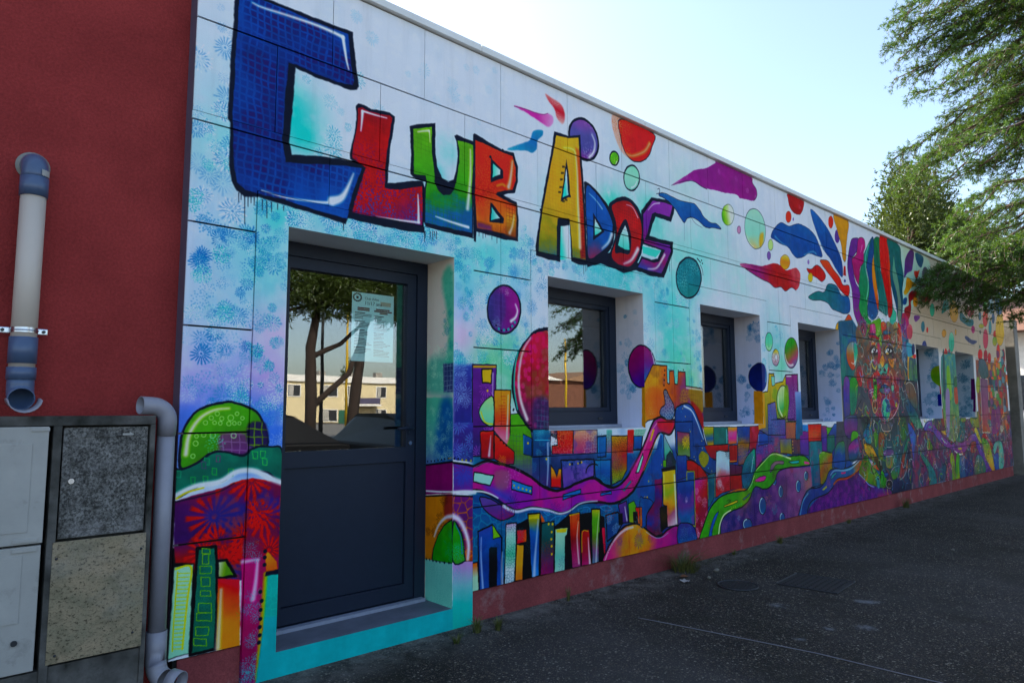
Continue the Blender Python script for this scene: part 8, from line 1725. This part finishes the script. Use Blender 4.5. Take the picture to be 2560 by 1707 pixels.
blob_tree('umbrella_pine',(13.9,-20.4,0),'leaning second pine trunk mirrored beside the twin-trunked pine',[(.9,0,6.9,2.2,.9),(2.6,.4,7.1,1.9,.8)],M_pine,M_barkp,3000,.22,.05,33,[([(0,0,-.1),(.15,0,1.6),(.38,0,3.4),(.6,0,5.6)],[.24,.22,.2,.12])])
for i,(x,hh) in enumerate(((52.2,8.0),(53.2,9.2),(54.1,7.6))): blob_tree('cypress_tree',(x,-91,-.5),'%s dark cypress behind the cream house roof'%('left','tallest','right')[i],[(0,0,hh*.55,.55,hh*.45)],M_oak,M_bark,900,.4,.2,40+i,[([(0,0,0),(0,0,hh*.5)],[.2,.1])])
def car(x,y,rz,m,label):
    t=thing('parked_car',label,'car',(x,y,0),rz,'cars parked across from the mural'); gm=M_cglass
    def prof(pts,w0,w1,zc,name,mm,par):
        bm=bmesh.new(); L_=[]
        for s in(-1,1): L_.append([bm.verts.new((px,s*(w0 if pz<zc else w1),pz)) for px,pz in pts])
        n=len(pts)
        for i in range(n): bm.faces.new((L_[0][i],L_[0][(i+1)%n],L_[1][(i+1)%n],L_[1][i]))
        bm.faces.new(L_[0][::-1]); bm.faces.new(L_[1]); bmesh.ops.recalc_face_normals(bm,faces=bm.faces); return obj(name,bm,mm,par)
    b=prof([(-2.05,.32),(2.0,.30),(2.1,.55),(2.0,.78),(1.15,.92),(-1.9,.95),(-2.1,.85),(-2.12,.5)],.86,.84,.6,'body',m,t); bv=b.modifiers.new('b','BEVEL'); bv.width=.05; bv.segments=3
    g=prof([(1.2,.90),(.45,1.34),(.2,1.38),(-1.0,1.38),(-1.35,1.30),(-1.95,.93)],.80,.62,1.0,'cabin_glass',gm,t); prof([(.5,1.345),(.2,1.40),(-1.0,1.40),(-1.4,1.31),(-1.0,1.34),(.2,1.35)],.64,.63,1.0,'roof',m,t)
    for px in(1.3,-1.3):
        for s in(-1,1):
            bm=bmesh.new(); bmesh.ops.create_cone(bm,cap_ends=True,segments=24,radius1=.32,radius2=.32,depth=.2,matrix=Matrix.Translation((px,s*.78,.32))@Matrix.Rotation(math.pi/2,4,'X')); w_=obj('wheel',bm,M_back,t); bm=bmesh.new(); bmesh.ops.create_cone(bm,cap_ends=True,segments=18,radius1=.2,radius2=.2,depth=.21,matrix=Matrix.Translation((px,s*.785,.32))@Matrix.Rotation(math.pi/2,4,'X')); obj('rim',bm,M_metal,w_)
    for s in(-1,1): B('headlight',(1.98,2.07,s*.62-.15,s*.62+.15,.6,.74),M_wh,t); B('tail_light',(-2.12,-2.06,s*.65-.12,s*.65+.12,.7,.85),M_redink,t)
M_cglass=plain('car_glass','0c0e12',.3,2,0,2,0,spec=.15); car(4.6,-6.9,math.radians(8),plain('black_paint','0c0d10',.5,2,0,2,0,spec=.15),'black parked car mirrored at the lower left of the door glass'); car(6.6,-5.7,math.radians(-80),plain('grey_paint','14171c',.5,2,0,2,0,spec=.15),'grey parked car mirrored at the lower right of the door glass')
